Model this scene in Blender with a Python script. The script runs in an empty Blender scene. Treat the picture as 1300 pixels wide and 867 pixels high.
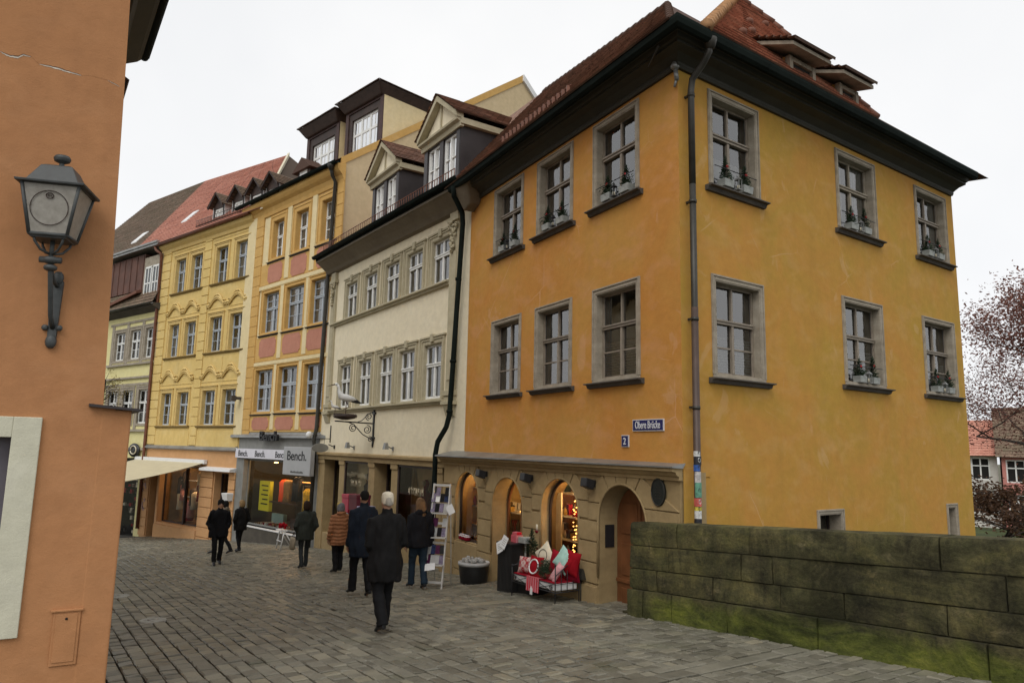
import bpy, bmesh, math, random
from mathutils import Matrix, Vector, noise
R = math.radians
random.seed(7)
SC = bpy.context.scene
COL = SC.collection
# ------------------------------------------------------------------ helpers
def lin(r, g, b, a=1.0):
    f = lambda c: (c/255/12.92) if c/255 <= .04045 else ((c/255+.055)/1.055)**2.4
    return (f(r), f(g), f(b), a)

def gz(x, y):                       # street level (falls away along the street)
    return -(1.8 + .07*(-.545*x + .839*y))

class MB:
    def __init__(s): s.v = []; s.f = []; s.uv = []; s.sm = []
    def add(s, vs, fs, uvs=None, smooth=False):
        n = len(s.v); s.v += [tuple(v) for v in vs]
        for i, f in enumerate(fs):
            s.f.append(tuple(n+k for k in f)); s.uv.append(uvs[i] if uvs else None); s.sm.append(smooth)
        return s
    def hexa(s, p):                 # p: 4 bottom ccw, 4 top ccw
        return s.add(p, [(3,2,1,0),(4,5,6,7),(0,1,5,4),(1,2,6,5),(2,3,7,6),(3,0,4,7)])
    def box(s, x0, x1, y0, y1, z0, z1):
        if x0 > x1: x0, x1 = x1, x0
        if y0 > y1: y0, y1 = y1, y0
        if z0 > z1: z0, z1 = z1, z0
        return s.hexa([(x0,y0,z0),(x1,y0,z0),(x1,y1,z0),(x0,y1,z0),(x0,y0,z1),(x1,y0,z1),(x1,y1,z1),(x0,y1,z1)])
    def quad(s, a, b, c, d, uv=None): return s.add([a,b,c,d], [(0,1,2,3)], [uv] if uv else None)
    def prism_xz(s, pts, y0, y1):   # polygon in x,z extruded along y
        n = len(pts)
        vs = [(x,y0,z) for x,z in pts]+[(x,y1,z) for x,z in pts]
        return s.add(vs, [tuple(range(n)), tuple(range(2*n-1,n-1,-1))]+[(i,(i+1)%n,n+(i+1)%n,n+i)[::-1] for i in range(n)])
    def prism_yz(s, pts, x0, x1):   # profile in y,z extruded along x
        n = len(pts)
        vs = [(x0,y,z) for y,z in pts]+[(x1,y,z) for y,z in pts]
        return s.add(vs, [tuple(range(n)), tuple(range(2*n-1,n-1,-1))]+[(i,(i+1)%n,n+(i+1)%n,n+i)[::-1] for i in range(n)])
    def prism_xy(s, pts, z0, z1):
        n = len(pts)
        vs = [(x,y,z0) for x,y in pts]+[(x,y,z1) for x,y in pts]
        return s.add(vs, [tuple(range(n))[::-1], tuple(range(n,2*n))]+[(i,(i+1)%n,n+(i+1)%n,n+i) for i in range(n)])
    def loft(s, rings, cap=True, smooth=True, close=True):
        n = len(rings[0]); vs = [p for r in rings for p in r]; fs = []
        for j in range(len(rings)-1):
            for i in range(n if close else n-1):
                a = j*n+i; b = j*n+(i+1) % n
                fs.append((a,b,b+n,a+n))
        if cap and close: fs += [tuple(range(n))[::-1], tuple(range((len(rings)-1)*n, len(rings)*n))]
        return s.add(vs, fs, None, smooth)
    def tube(s, pts, r, n=8, cap=True):
        pts = [Vector(p) for p in pts]; rings = []; up = None
        for i, p in enumerate(pts):
            a = pts[max(0,i-1)]; b = pts[min(len(pts)-1,i+1)]; d = (b-a).normalized()
            if up is None: up = Vector((0,0,1)) if abs(d.z) < .9 else Vector((0,-1,0))
            u = d.cross(up)
            if u.length < 1e-4: u = d.cross(Vector((0,1,.1)))
            u.normalize(); w = u.cross(d).normalized(); up = w
            rr = r[i] if isinstance(r, (list,tuple)) else r
            rx, ry = rr if isinstance(rr, tuple) else (rr, rr)
            rings.append([tuple(p+u*math.cos(t)*rx+w*math.sin(t)*ry) for t in [2*math.pi*k/n for k in range(n)]])
        return s.loft(rings, cap)
    def lathe(s, c, prof, n=16, smooth=True):   # prof (r,z)
        return s.loft([[(c[0]+r*math.cos(2*math.pi*k/n), c[1]+r*math.sin(2*math.pi*k/n), c[2]+z) for k in range(n)] for r, z in prof], True, smooth)
    def ell(s, c, rx, ry, rz, n=12, m=8):
        prof = []
        rings = []
        for j in range(1, m):
            a = math.pi*j/m
            rings.append([(c[0]+rx*math.sin(a)*math.cos(2*math.pi*k/n), c[1]+ry*math.sin(a)*math.sin(2*math.pi*k/n), c[2]-rz*math.cos(a)) for k in range(n)])
        return s.loft(rings)
    def merge(s, o, M=None):
        n = len(s.v); s.v += [tuple(M @ Vector(v)) if M else v for v in o.v]
        s.f += [tuple(n+k for k in f) for f in o.f]; s.uv += o.uv; s.sm += o.sm
        return s
    def mesh(s, name, bevel=0):
        me = bpy.data.meshes.new(name); me.from_pydata(s.v, [], s.f)
        if any(s.uv):
            l = me.uv_layers.new(name='uv'); k = 0
            for i, f in enumerate(s.f):
                for j in range(len(f)):
                    if s.uv[i]: l.data[k].uv = s.uv[i][j]
                    k += 1
        me.polygons.foreach_set('use_smooth', s.sm)
        me.validate(); me.update()
        return me

WM = {}                              # world matrices of everything built
def place(o, parent, M):
    COL.objects.link(o)
    if parent is not None:
        o.parent = parent; o.matrix_basis = WM[parent.name].inverted() @ M
    else: o.matrix_basis = M
    WM[o.name] = M.copy()
    return o
I4 = Matrix.Identity(4)
def obj(name, mb, mat, parent=None, M=None, bevel=0, label=None, kind=None, cat=None, group=None, recalc=True):
    me = mb.mesh(name) if isinstance(mb, MB) else mb
    if isinstance(mb, MB) and recalc:
        b = bmesh.new(); b.from_mesh(me); bmesh.ops.recalc_face_normals(b, faces=b.faces); b.to_mesh(me); b.free()
    if mat and not me.materials: me.materials.append(mat)
    o = bpy.data.objects.new(name, me)
    place(o, parent, M if M is not None else (I4 if parent is None else WM[parent.name]))
    if bevel:
        m = o.modifiers.new('bevel', 'BEVEL'); m.width = bevel; m.segments = 2; m.limit_method = 'ANGLE'; m.angle_limit = R(35)
    if label: o['label'] = label
    if kind: o['kind'] = kind
    if cat: o['category'] = cat
    if group: o['group'] = group
    return o
def thing(name, label, cat, M, group=None):
    o = bpy.data.objects.new(name, None); o.empty_display_size = .3
    place(o, None, M); o['label'] = label; o['category'] = cat
    if group: o['group'] = group
    return o
def XF(x, y, z, rz=0.0): return Matrix.Translation((x,y,z)) @ Matrix.Rotation(rz, 4, 'Z')
class Frame:                         # local X along the facade, Y out to the street, Z up
    def __init__(s, ox, oy, dx, dy, oz=0): s.M = Matrix.Translation((ox,oy,oz)) @ Matrix.Rotation(math.atan2(dy,dx), 4, 'Z')
    def at(s, x, y=0, z=0, rz=0): return s.M @ XF(x, y, z, rz)
    def p(s, x, y, z=0): return s.M @ Vector((x,y,z))
def facade(ox, oy, az): a = R(az); return Frame(ox, oy, math.sin(a), math.cos(a))

# ------------------------------------------------------------------ materials
MATS = {}
class ND:
    def __init__(s, name):
        s.m = bpy.data.materials.new(name); s.m.use_nodes = True; s.t = s.m.node_tree; s.n = s.t.nodes; s.n.clear()
        s.out = s.n.new('ShaderNodeOutputMaterial'); s.b = s.n.new('ShaderNodeBsdfPrincipled'); s.l(s.b.outputs[0], s.out.inputs[0])
    def l(s, a, b): s.t.links.new(a, b)
    def tex(s, kind='Object'):
        return s.n.new('ShaderNodeTexCoord').outputs[kind]
    def map(s, vec, scale=(1,1,1), loc=(0,0,0)):
        m = s.n.new('ShaderNodeMapping'); s.l(vec, m.inputs[0]); m.inputs['Scale'].default_value = scale; m.inputs['Location'].default_value = loc; return m.outputs[0]
    def noise(s, vec, scale, detail=4, rough=.55, dist=0):
        n = s.n.new('ShaderNodeTexNoise'); s.l(vec, n.inputs['Vector']); n.inputs['Scale'].default_value = scale; n.inputs['Detail'].default_value = detail
        n.inputs['Roughness'].default_value = rough; n.inputs['Distortion'].default_value = dist; return n.outputs['Fac']
    def ramp(s, fac, stops):
        r = s.n.new('ShaderNodeValToRGB'); s.l(fac, r.inputs[0]); e = r.color_ramp.elements
        while len(e) < len(stops): e.new(.5)
        for i, (p, c) in enumerate(stops): e[i].position = p; e[i].color = c if len(c) == 4 else (*c, 1)
        return r.outputs[0]
    def mix(s, fac, a, b, mode='MIX'):
        m = s.n.new('ShaderNodeMix'); m.data_type = 'RGBA'; m.blend_type = mode
        for i, v in ((0,fac),(6,a),(7,b)):
            if hasattr(v, 'is_linked'): s.l(v, m.inputs[i])
            else: m.inputs[i].default_value = v
        return m.outputs[2]
    def math(s, op, a, b=0.0, clamp=False):
        m = s.n.new('ShaderNodeMath'); m.operation = op; m.use_clamp = clamp
        for i, v in ((0,a),(1,b)):
            if hasattr(v, 'is_linked'): s.l(v, m.inputs[i])
            else: m.inputs[i].default_value = v
        return m.outputs[0]
    def bump(s, h, strength=.3, dist=.01, prev=None):
        b = s.n.new('ShaderNodeBump'); s.l(h, b.inputs['Height']); b.inputs['Strength'].default_value = strength; b.inputs['Distance'].default_value = dist
        if prev is not None: s.l(prev, b.inputs['Normal'])
        return b.outputs[0]
    def set(s, col=None, rough=None, normal=None, metal=None, spec=None):
        for k, v in (('Base Color',col),('Roughness',rough),('Normal',normal),('Metallic',metal),('Specular IOR Level',spec)):
            if v is None: continue
            if hasattr(v, 'is_linked'): s.l(v, s.b.inputs[k])
            else: s.b.inputs[k].default_value = v
        return s.m
def sc(c, k): return (c[0]*k, c[1]*k, c[2]*k, 1)
def mixc(a, b, t): return tuple(a[i]*(1-t)+b[i]*t for i in range(3))+(1,)

def plain(name, col, rough=.6, var=.12, scale=6, bump=.1, metal=0, bscale=60, spec=.4):
    if name in MATS: return MATS[name]
    d = ND(name); v = d.tex(); n = d.noise(v, scale, 5)
    c = d.ramp(n, [(.3, sc(col,1-var)), (.7, sc(col,1+var))])
    nn = d.noise(v, bscale, 3)
    MATS[name] = d.set(c, d.math('ADD', d.math('MULTIPLY', n, .15), rough-.07), d.bump(nn, bump, .004), metal, spec); return MATS[name]

def plaster(name, base, c2, c3, stain, seed=0, streak=.35, big=.45, rough=.88, crack=None):
    """weathered lime render: broad cloudy tints, faded patches, rain streaks, trowel texture"""
    if name in MATS: return MATS[name]
    d = ND(name); v = d.map(d.tex(), (1,1,1), (seed*7.3, seed*3.1, seed))
    n1 = d.noise(v, big, 6, .6, .6); n2 = d.noise(d.map(v, (1,1,1.6)), 1.6, 7, .62, .4); n3 = d.noise(v, 5.5, 6, .65)
    c = d.mix(d.ramp(n1, [(.38, (0,0,0)), (.62, (1,1,1))]), base, c2)
    c = d.mix(d.math('MULTIPLY', d.ramp(n2, [(.5, (0,0,0)), (.72, (1,1,1))]), .75), c, c3)
    st = d.noise(d.map(v, (2.2, 2.2, .22)), 1.5, 6, .6)
    c = d.mix(d.math('MULTIPLY', d.ramp(st, [(.52, (0,0,0)), (.78, (1,1,1))]), streak), c, stain)
    c = d.mix(.16, c, d.ramp(n3, [(.3, sc(base,.55)), (.7, sc(base,1.4))]))
    h = d.math('ADD', d.math('MULTIPLY', d.noise(v, 90, 4, .6), .35), d.math('MULTIPLY', d.noise(v, 9, 5, .6), 1.0))
    if crack:                                   # hairline cracks, filled scars and old repair patches
        wn = d.n.new('ShaderNodeTexNoise'); d.l(v, wn.inputs['Vector']); wn.inputs['Scale'].default_value = 1.8; wn.inputs['Detail'].default_value = 5
        wv = d.mix(.10, v, wn.outputs['Color']); vo = d.n.new('ShaderNodeTexVoronoi'); vo.feature = 'DISTANCE_TO_EDGE'; d.l(wv, vo.inputs['Vector']); vo.inputs['Scale'].default_value = .75
        ln = d.ramp(vo.outputs['Distance'], [(.0,(1,1,1,1)),(.007,(0,0,0,1))]); mk = d.ramp(d.noise(d.map(v,(1,1,1),(5,5,5)), .8, 3), [(.56,(0,0,0,1)),(.64,(1,1,1,1))])
        c = d.mix(d.math('MULTIPLY', d.math('MULTIPLY', ln, mk), .55), c, crack)
        pt = d.ramp(d.noise(d.map(v,(1,1,.6),(8,2,5)), 1.15, 5, .55, 1.4), [(.645,(0,0,0,1)),(.675,(1,1,1,1))])
        c = d.mix(d.math('MULTIPLY', pt, .26), c, crack)
    MATS[name] = d.set(c, rough, d.bump(h, .35, .02), spec=.25); return MATS[name]

def stone(name, base, dark, light, seed=0, scale=3, bump=.5, rough=.85):
    if name in MATS: return MATS[name]
    d = ND(name); v = d.map(d.tex(), (1,1,1), (seed, seed*2, 0))
    n = d.noise(v, scale, 8, .65, .3); n2 = d.noise(v, scale*6, 5, .6); n3 = d.noise(d.map(v, (1,1,4)), scale*.6, 4)
    c = d.ramp(n, [(.25, dark), (.5, base), (.78, light)])
    c = d.mix(.35, c, d.ramp(n3, [(.35, sc(dark,.9)), (.65, base)]))
    c = d.mix(.2, c, d.ramp(n2, [(.3, sc(base,.6)), (.7, sc(base,1.35))]))
    h = d.math('ADD', n2, d.math('MULTIPLY', d.noise(v, 70, 4, .7), .4))
    MATS[name] = d.set(c, rough, d.bump(h, bump, .015), spec=.3); return MATS[name]

def tiles(name, c1, c2, c3, moss=None, mossamt=.0, tw=.19, th=.17):
    if name in MATS: return MATS[name]
    d = ND(name); v = d.tex('UV')
    b = d.n.new('ShaderNodeTexBrick'); d.l(v, b.inputs['Vector']); b.offset = .5; b.inputs['Scale'].default_value = 1
    b.inputs['Brick Width'].default_value = tw; b.inputs['Row Height'].default_value = th; b.inputs['Mortar Size'].default_value = .006; b.inputs['Bias'].default_value = 0
    b.inputs['Color1'].default_value = (0,0,0,1); b.inputs['Color2'].default_value = (1,1,1,1); b.inputs['Mortar'].default_value = (.5,.5,.5,1)
    c = d.ramp(b.outputs['Color'], [(0, c1), (.5, c2), (1, c3)])
    c = d.mix(b.outputs['Fac'], c, sc(c1,.25))
    n = d.noise(v, .9, 6, .6, .5)
    c = d.mix(.3, c, d.ramp(n, [(.3, sc(c1,.6)), (.7, c3)]))
    if moss: c = d.mix(d.math('MULTIPLY', d.ramp(d.noise(v, 1.7, 7, .7, .8), [(.45, (0,0,0)), (.7, (1,1,1))]), mossamt), c, moss)
    h = d.math('SUBTRACT', d.noise(v, 30, 3), d.math('MULTIPLY', b.outputs['Fac'], 1.5))
    MATS[name] = d.set(c, .8, d.bump(h, .5, .012), spec=.25); return MATS[name]

def emis(name, col, s):
    if name in MATS: return MATS[name]
    d = ND(name); d.b.inputs['Emission Color'].default_value = col; d.b.inputs['Emission Strength'].default_value = s
    MATS[name] = d.set(col, .5); return MATS[name]

def glassm(name, ior=1.6, tint=(1,1,1,1), wob=.02):
    if name in MATS: return MATS[name]
    d = ND(name); d.n.remove(d.b)
    tr = d.n.new('ShaderNodeBsdfTransparent'); tr.inputs[0].default_value = tint
    gl = d.n.new('ShaderNodeBsdfGlossy'); gl.inputs['Roughness'].default_value = .03
    fr = d.n.new('ShaderNodeFresnel'); fr.inputs[0].default_value = ior
    nz = d.noise(d.tex(), 2.2, 2); bp = d.bump(nz, wob, .3); d.l(bp, gl.inputs['Normal'])
    mx = d.n.new('ShaderNodeMixShader'); d.l(fr.outputs[0], mx.inputs[0]); d.l(tr.outputs[0], mx.inputs[1]); d.l(gl.outputs[0], mx.inputs[2]); d.l(mx.outputs[0], d.out.inputs[0])
    MATS[name] = d.m; return d.m

def attr_mat(name, stops, rough=.7, bump=.3, nscale=14, mossy=None):
    """colour picked per stone from a face attribute, broken up by noise"""
    d = ND(name); a = d.n.new('ShaderNodeAttribute'); a.attribute_name = 'tint'
    c = d.ramp(a.outputs['Fac'], stops); v = d.tex()
    n = d.noise(v, nscale, 6, .65); n2 = d.noise(v, .5, 5, .6, .5)
    c = d.mix(.45, c, d.mix(n, sc(stops[0][1], .55), sc(stops[-1][1], 1.15)))
    wet = d.ramp(n2, [(.4, (0,0,0)), (.65, (1,1,1))])
    c = d.mix(d.math('MULTIPLY', wet, .45), c, d.mix(.6, c, sc(stops[0][1], .55)))
    if mossy: c = d.mix(d.math('MULTIPLY', d.ramp(d.noise(v, 1.3, 6, .7), [(.55, (0,0,0)), (.72, (1,1,1))]), .35), c, mossy)
    rg = d.math('SUBTRACT', rough, d.math('MULTIPLY', wet, .2))
    h = d.math('ADD', n, d.math('MULTIPLY', d.noise(v, 60, 4, .6), .4))
    MATS[name] = d.set(c, rg, d.bump(h, bump, .012), spec=.4); return d.m
CLOUD = 11.5; EXPO = 0.12
# ------------------------------------------------------------------ colours
M_och = plaster('ochre_render_street', (.49,.215,.045,1), (.48,.255,.058,1), (.56,.28,.12,1), (.36,.18,.05,1), 1, .22, .7, crack=(.60,.36,.22,1))
M_och2 = plaster('ochre_render_river', (.41,.245,.042,1), (.48,.23,.05,1), (.51,.295,.10,1), (.32,.185,.04,1), 2, .3, .7, crack=(.58,.38,.20,1))
M_left = plaster('terracotta_render', (.44,.21,.092,1), (.41,.192,.083,1), (.46,.23,.108,1), (.31,.14,.065,1), 3, .3, .7)
M_beige = plaster('beige_render', (.73,.65,.48,1), (.70,.62,.45,1), (.75,.68,.52,1), (.60,.53,.40,1), 4, .12)
M_dcream = plaster('cream_render', (.70,.58,.34,1), (.68,.56,.32,1), (.72,.61,.39,1), (.5,.38,.2,1), 5, .2)
M_dor = plaster('golden_render', (.57,.35,.115,1), (.54,.325,.10,1), (.60,.39,.15,1), (.4,.2,.05,1), 6, .25)
M_pink = plaster('pink_panel', (.46,.21,.145,1), (.43,.19,.13,1), (.5,.24,.17,1), (.34,.12,.08,1), 7, .2)
M_yel = plaster('yellow_render', (.64,.47,.18,1), (.61,.44,.16,1), (.67,.52,.24,1), (.43,.27,.06,1), 8, .3)
M_peach = plaster('peach_render', (.55,.31,.145,1), (.52,.29,.13,1), (.58,.34,.18,1), (.4,.22,.1,1), 9, .2)
M_pale = plaster('pale_yellow_render', (.66,.60,.30,1), (.64,.57,.27,1), (.68,.63,.36,1), (.46,.38,.14,1), 10, .2)
M_gable = plaster('pale_gable_render', (.56,.44,.27,1), (.53,.42,.25,1), (.60,.48,.31,1), (.42,.33,.2,1), 11, .3)
M_far1 = plaster('far_white_render', (.55,.53,.48,1), (.5,.48,.44,1), (.6,.58,.54,1), (.4,.38,.34,1), 12, .2)
M_far2 = plaster('far_pink_render', (.48,.20,.17,1), (.45,.18,.15,1), (.5,.23,.2,1), (.35,.14,.12,1), 13, .2)
M_sand = stone('sandstone', (.34,.245,.12,1), (.22,.155,.075,1), (.44,.33,.18,1), 1, 1.6, .35)
M_sand2 = stone('pale_sandstone', (.43,.38,.26,1), (.33,.29,.19,1), (.50,.45,.33,1), 2, 2.0, .25)
M_trim = stone('weathered_window_stone', (.33,.285,.22,1), (.18,.15,.11,1), (.50,.45,.37,1), 3, 3.5, .35)
M_sillm = stone('dark_sill', (.085,.075,.065,1), (.05,.045,.04,1), (.14,.125,.105,1), 4, 4, .2)
M_yst = plaster('yellow_stone_trim', (.62,.45,.18,1), (.58,.41,.15,1), (.64,.49,.23,1), (.38,.24,.06,1), 14, .3)
M_soff = stone('dark_painted_cornice', (.042,.040,.030,1), (.026,.025,.020,1), (.065,.06,.046,1), 5, 1.2, .15, .6)
M_soff2 = stone('grey_brown_soffit', (.17,.14,.10,1), (.11,.09,.065,1), (.22,.19,.14,1), 6, 1.2, .15, .7)
M_gut = plain('dark_gutter_metal', (.010,.014,.012,1), .95, .3, 3, .05, 0, spec=.08)
M_pipe = plain('grey_pipe_metal', (.045,.042,.035,1), .45, .25, 5, .05, .3)
M_pipeb = plain('brown_pipe_metal', (.075,.05,.04,1), .5, .2, 5, .05, .2)
M_copper = plain('red_brown_pipe', (.15,.06,.035,1), .5, .2, 5, .05, .2)
M_zinc = plain('zinc_sheet', (.25,.25,.24,1), .4, .25, 2, .1, .5)
M_sheet = plain('dark_sheet_metal', (.045,.038,.038,1), .45, .2, 2, .05, .3)
M_wood = plain('brown_door_wood', (.17,.065,.024,1), .5, .25, 4, .15)
M_woodd = plain('dark_brown_wood', (.045,.028,.022,1), .6, .3, 5, .1)
M_woodg = plain('weathered_grey_wood', (.24,.20,.15,1), .8, .25, 7, .25)
M_white = plain('white_window_paint', (.74,.74,.71,1), .45, .08, 6, .05)
M_blueg = plain('blue_grey_window_paint', (.40,.44,.48,1), .45, .08, 6, .05)
M_brow = plain('grey_brown_window_paint', (.24,.20,.155,1), .55, .2, 8, .1)
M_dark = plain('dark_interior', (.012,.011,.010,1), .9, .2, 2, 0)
M_curt = plain('white_curtain', (.78,.77,.74,1), .9, .1, 9, .1)
M_lace = plain('grey_lace_curtain', (.46,.45,.41,1), .9, .25, 30, .1)
M_black = plain('black_metal', (.018,.018,.02,1), .45, .2, 6, .05)
M_blackp = plain('black_plastic', (.015,.015,.015,1), .4, .2, 6, .05)
M_glass = glassm('window_glass', 2.7, (.93,.94,.93,1))
M_glassd = glassm('shop_glass', 1.5, (.93,.93,.92,1))
M_wht = plain('white_sheet', (.68,.68,.67,1), .5, .05, 5, .05)
M_txt = plain('black_lettering', (.012,.012,.014,1), .5, .05, 5, 0)
M_red = plain('red_cloth', (.25,.010,.020,1), .95, .2, 12, .3, spec=.05)
M_cream = plain('cream_cloth', (.62,.56,.42,1), .85, .1, 12, .3)
M_green = plain('dark_fir_green', (.018,.035,.014,1), .8, .4, 20, .2)
M_potg = plain('grey_planter', (.28,.29,.27,1), .7, .25, 12, .2)
M_wrm = emis('warm_lamp', (1.0,.55,.18,1), 9)
T_red = tiles('red_clay_tiles', (.34,.135,.085,1), (.46,.20,.13,1), (.56,.29,.20,1), (.16,.13,.09,1), .35)
T_old = tiles('old_brown_tiles', (.14,.075,.052,1), (.23,.12,.082,1), (.32,.175,.12,1), (.14,.11,.075,1), .5)
T_pink = tiles('pale_red_tiles', (.46,.19,.135,1), (.55,.25,.18,1), (.60,.30,.22,1), (.3,.14,.11,1), .3)
T_brown = tiles('brown_moss_tiles', (.14,.095,.065,1), (.19,.13,.09,1), (.24,.165,.115,1), (.09,.09,.05,1), .7)

# ------------------------------------------------------------------ building pieces
def wall_panel(mb, x0, x1, z0, z1, holes, y=0, depth=.3, arches=()):
    """front face with rectangular holes (a,b,c,d) and arched ones (a,b,bottom,spring); each gets reveals"""
    rects = list(holes)+[(a,b,c,sp+(b-a)/2) for a,b,c,sp in arches]
    xs = sorted({x0,x1,*[v for r in rects for v in r[:2]]}); zs = sorted({z0,z1,*[v for r in rects for v in r[2:]]})
    xs = [v for v in xs if x0-1e-6 <= v <= x1+1e-6]; zs = [v for v in zs if z0-1e-6 <= v <= z1+1e-6]
    for i in range(len(xs)-1):
        for j in range(len(zs)-1):
            cx, cz = (xs[i]+xs[i+1])/2, (zs[j]+zs[j+1])/2
            if any(a < cx < b and c < cz < d for a,b,c,d in rects): continue
            mb.quad((xs[i+1],y,zs[j]),(xs[i],y,zs[j]),(xs[i],y,zs[j+1]),(xs[i+1],y,zs[j+1]))
    yb = y-depth
    for a,b,c,d in holes:
        mb.quad((a,y,c),(a,yb,c),(a,yb,d),(a,y,d)); mb.quad((b,yb,c),(b,y,c),(b,y,d),(b,yb,d))
        mb.quad((a,y,d),(a,yb,d),(b,yb,d),(b,y,d)); mb.quad((a,yb,c),(a,y,c),(b,y,c),(b,yb,c))
    for a,b,c,sp in arches:
        r = (b-a)/2; cx = (a+b)/2; n = 20; top = sp+r
        P = [(cx-r*math.cos(math.pi*k/n), sp+r*math.sin(math.pi*k/n)) for k in range(n+1)]
        for k in range(n):
            (xa,za),(xb,zb) = P[k],P[k+1]
            mb.quad((xa,y,za),(xb,y,zb),(xb,y,top+1e-4),(xa,y,top+1e-4))
            mb.quad((xa,y,za),(xa,yb,za),(xb,yb,zb),(xb,y,zb))
        mb.quad((a,y,c),(a,yb,c),(a,yb,sp),(a,y,sp)); mb.quad((b,yb,c),(b,y,c),(b,y,sp),(b,yb,sp))
        mb.quad((a,yb,c),(a,y,c),(b,y,c),(b,yb,c))
    return mb

CACHE = {}
def cached(key, fn):
    if key not in CACHE: CACHE[key] = fn()
    return CACHE[key]

def mk_sash(w, h, rev, tz, lb, ub, fw):
    m = MB(); y0, y1 = -rev-.05, -rev
    W = w/2
    m.box(-W,-W+fw,y0,y1,0,h); m.box(W-fw,W,y0,y1,0,h); m.box(-W+fw,W-fw,y0,y1,0,fw*1.2); m.box(-W+fw,W-fw,y0,y1,h-fw,h)
    if tz:
        m.box(-W+fw,W-fw,y0-.002,y1+.03,tz-fw*.6,tz+fw*.6)
        m.box(-W+fw,W-fw,y0-.002,y1+.05,tz+fw*.25,tz+fw*.6+.008)
    zt = tz or h
    m.box(-fw*.55,fw*.55,y0+.003,y1+.014,fw*1.2,zt-(fw*.6 if tz else fw))
    if tz: m.box(-fw*.4,fw*.4,y0+.003,y1+.006,tz+fw*.6,h-fw)
    for k in range(lb):
        z = fw+(zt-fw)*(k+1)/(lb+1); m.box(-W+fw,W-fw,y0+.01,y1-.008,z-.012,z+.012)
    for k in range(ub):
        z = zt+(h-zt)*(k+1)/(ub+1); m.box(-W+fw,W-fw,y0+.01,y1-.008,z-.012,z+.012)
    return m.mesh('window_sash')
def mk_glass(w, h, rev):
    return MB().quad((w/2-.02,-rev-.03,.02),(-w/2+.02,-rev-.03,.02),(-w/2+.02,-rev-.03,h-.02),(w/2-.02,-rev-.03,h-.02)).mesh('glass')
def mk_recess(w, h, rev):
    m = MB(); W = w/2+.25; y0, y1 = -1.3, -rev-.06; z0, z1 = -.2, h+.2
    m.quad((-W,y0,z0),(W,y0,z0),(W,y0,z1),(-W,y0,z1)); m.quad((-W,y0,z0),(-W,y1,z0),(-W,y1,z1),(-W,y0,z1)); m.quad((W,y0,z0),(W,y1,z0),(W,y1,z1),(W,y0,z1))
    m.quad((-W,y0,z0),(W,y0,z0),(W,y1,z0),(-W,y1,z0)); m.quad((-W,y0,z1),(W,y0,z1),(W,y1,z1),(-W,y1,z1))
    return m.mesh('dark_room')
def mk_curtain(w, h, rev, kind):
    m = MB(); y = -rev-.075; W = w/2-.03
    def drape(xa, xb, za, zb, amp=.009, f=60):
        n = max(6, int((xb-xa)*40)); P = [(xa+(xb-xa)*k/n, y+amp*math.sin(f*(xa+(xb-xa)*k/n))+amp*.5*math.sin(f*.37*k)) for k in range(n+1)]
        m.loft([[(x,yy,za) for x,yy in P],[(x,yy,zb) for x,yy in P]], False, True, False)
    if kind == 'drapes': drape(-W,-W*.28,.02,h-.02); drape(W*.28,W,.02,h-.02)
    elif kind == 'full': drape(-W,W,.02,h-.02)
    elif kind == 'half': drape(-W,W,.02,h*.38)
    elif kind == 'blind':
        for k in range(14):
            z = .03+k*h*.42/14; m.quad((-W,y,z),(W,y,z),(W,y+.02,z+h*.021),(-W,y+.02,z+h*.021))
    elif kind == 'side': drape(-W,-W*.55,.02,h-.02); drape(W*.7,W,.02,h-.02)
    return m.mesh('curtain')
def mk_surround(w, h, sw, sp, rev, style):
    m = MB(); W = w/2
    def ring(a, b, y0, y1, bot=True):   # a inner offset, b outer offset
        m.box(-W-b,-W-a,y0,y1,-a if bot else 0,h+b); m.box(W+a,W+b,y0,y1,-a if bot else 0,h+b); m.box(-W-a,W+a,y0,y1,h+a,h+b)
    ring(0, sw*.62, -.02, sp*.55, False); ring(sw*.62, sw*.86, -.02, sp, False); ring(sw*.86, sw, -.02, sp*.7, False)
    if sp: m.box(-W-sw*.9,W+sw*.9,-.02,sp*.6,-sw*.55,0)
    t = .018
    m.box(-W,-W+t,-rev,sp*.3,0,h); m.box(W-t,W,-rev,sp*.3,0,h); m.box(-W+t,W-t,-rev,sp*.3,h-t,h); m.box(-W+t,W-t,-rev,sp*.3,0,t)
    if style == 'ears':                # raised key and eared top
        m.box(-.08,.08,-.01,sp+.03,h+sw*.3,h+sw+.09); m.box(-W-sw-.05,-.09,-.01,sp+.015,h+sw,h+sw+.05); m.box(.09,W+sw+.05,-.01,sp+.015,h+sw,h+sw+.05)
    if style == 'cap':
        m.box(-W-sw-.03,W+sw+.03,-.01,sp+.03,h+sw,h+sw+.035)
    return m.mesh('window_surround')
def mk_sill(w, sw, ext, dep, th):
    m = MB(); W = w/2+sw+ext
    m.prism_yz([(-.02,-th*.0),(dep,-th*.15),(dep,-th*.5),(dep*.55,-th*.62),(dep*.35,-th*1.6),(-.02,-th*1.7)], -W, W)
    return m.mesh('window_sill')
NWIN = 0
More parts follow.
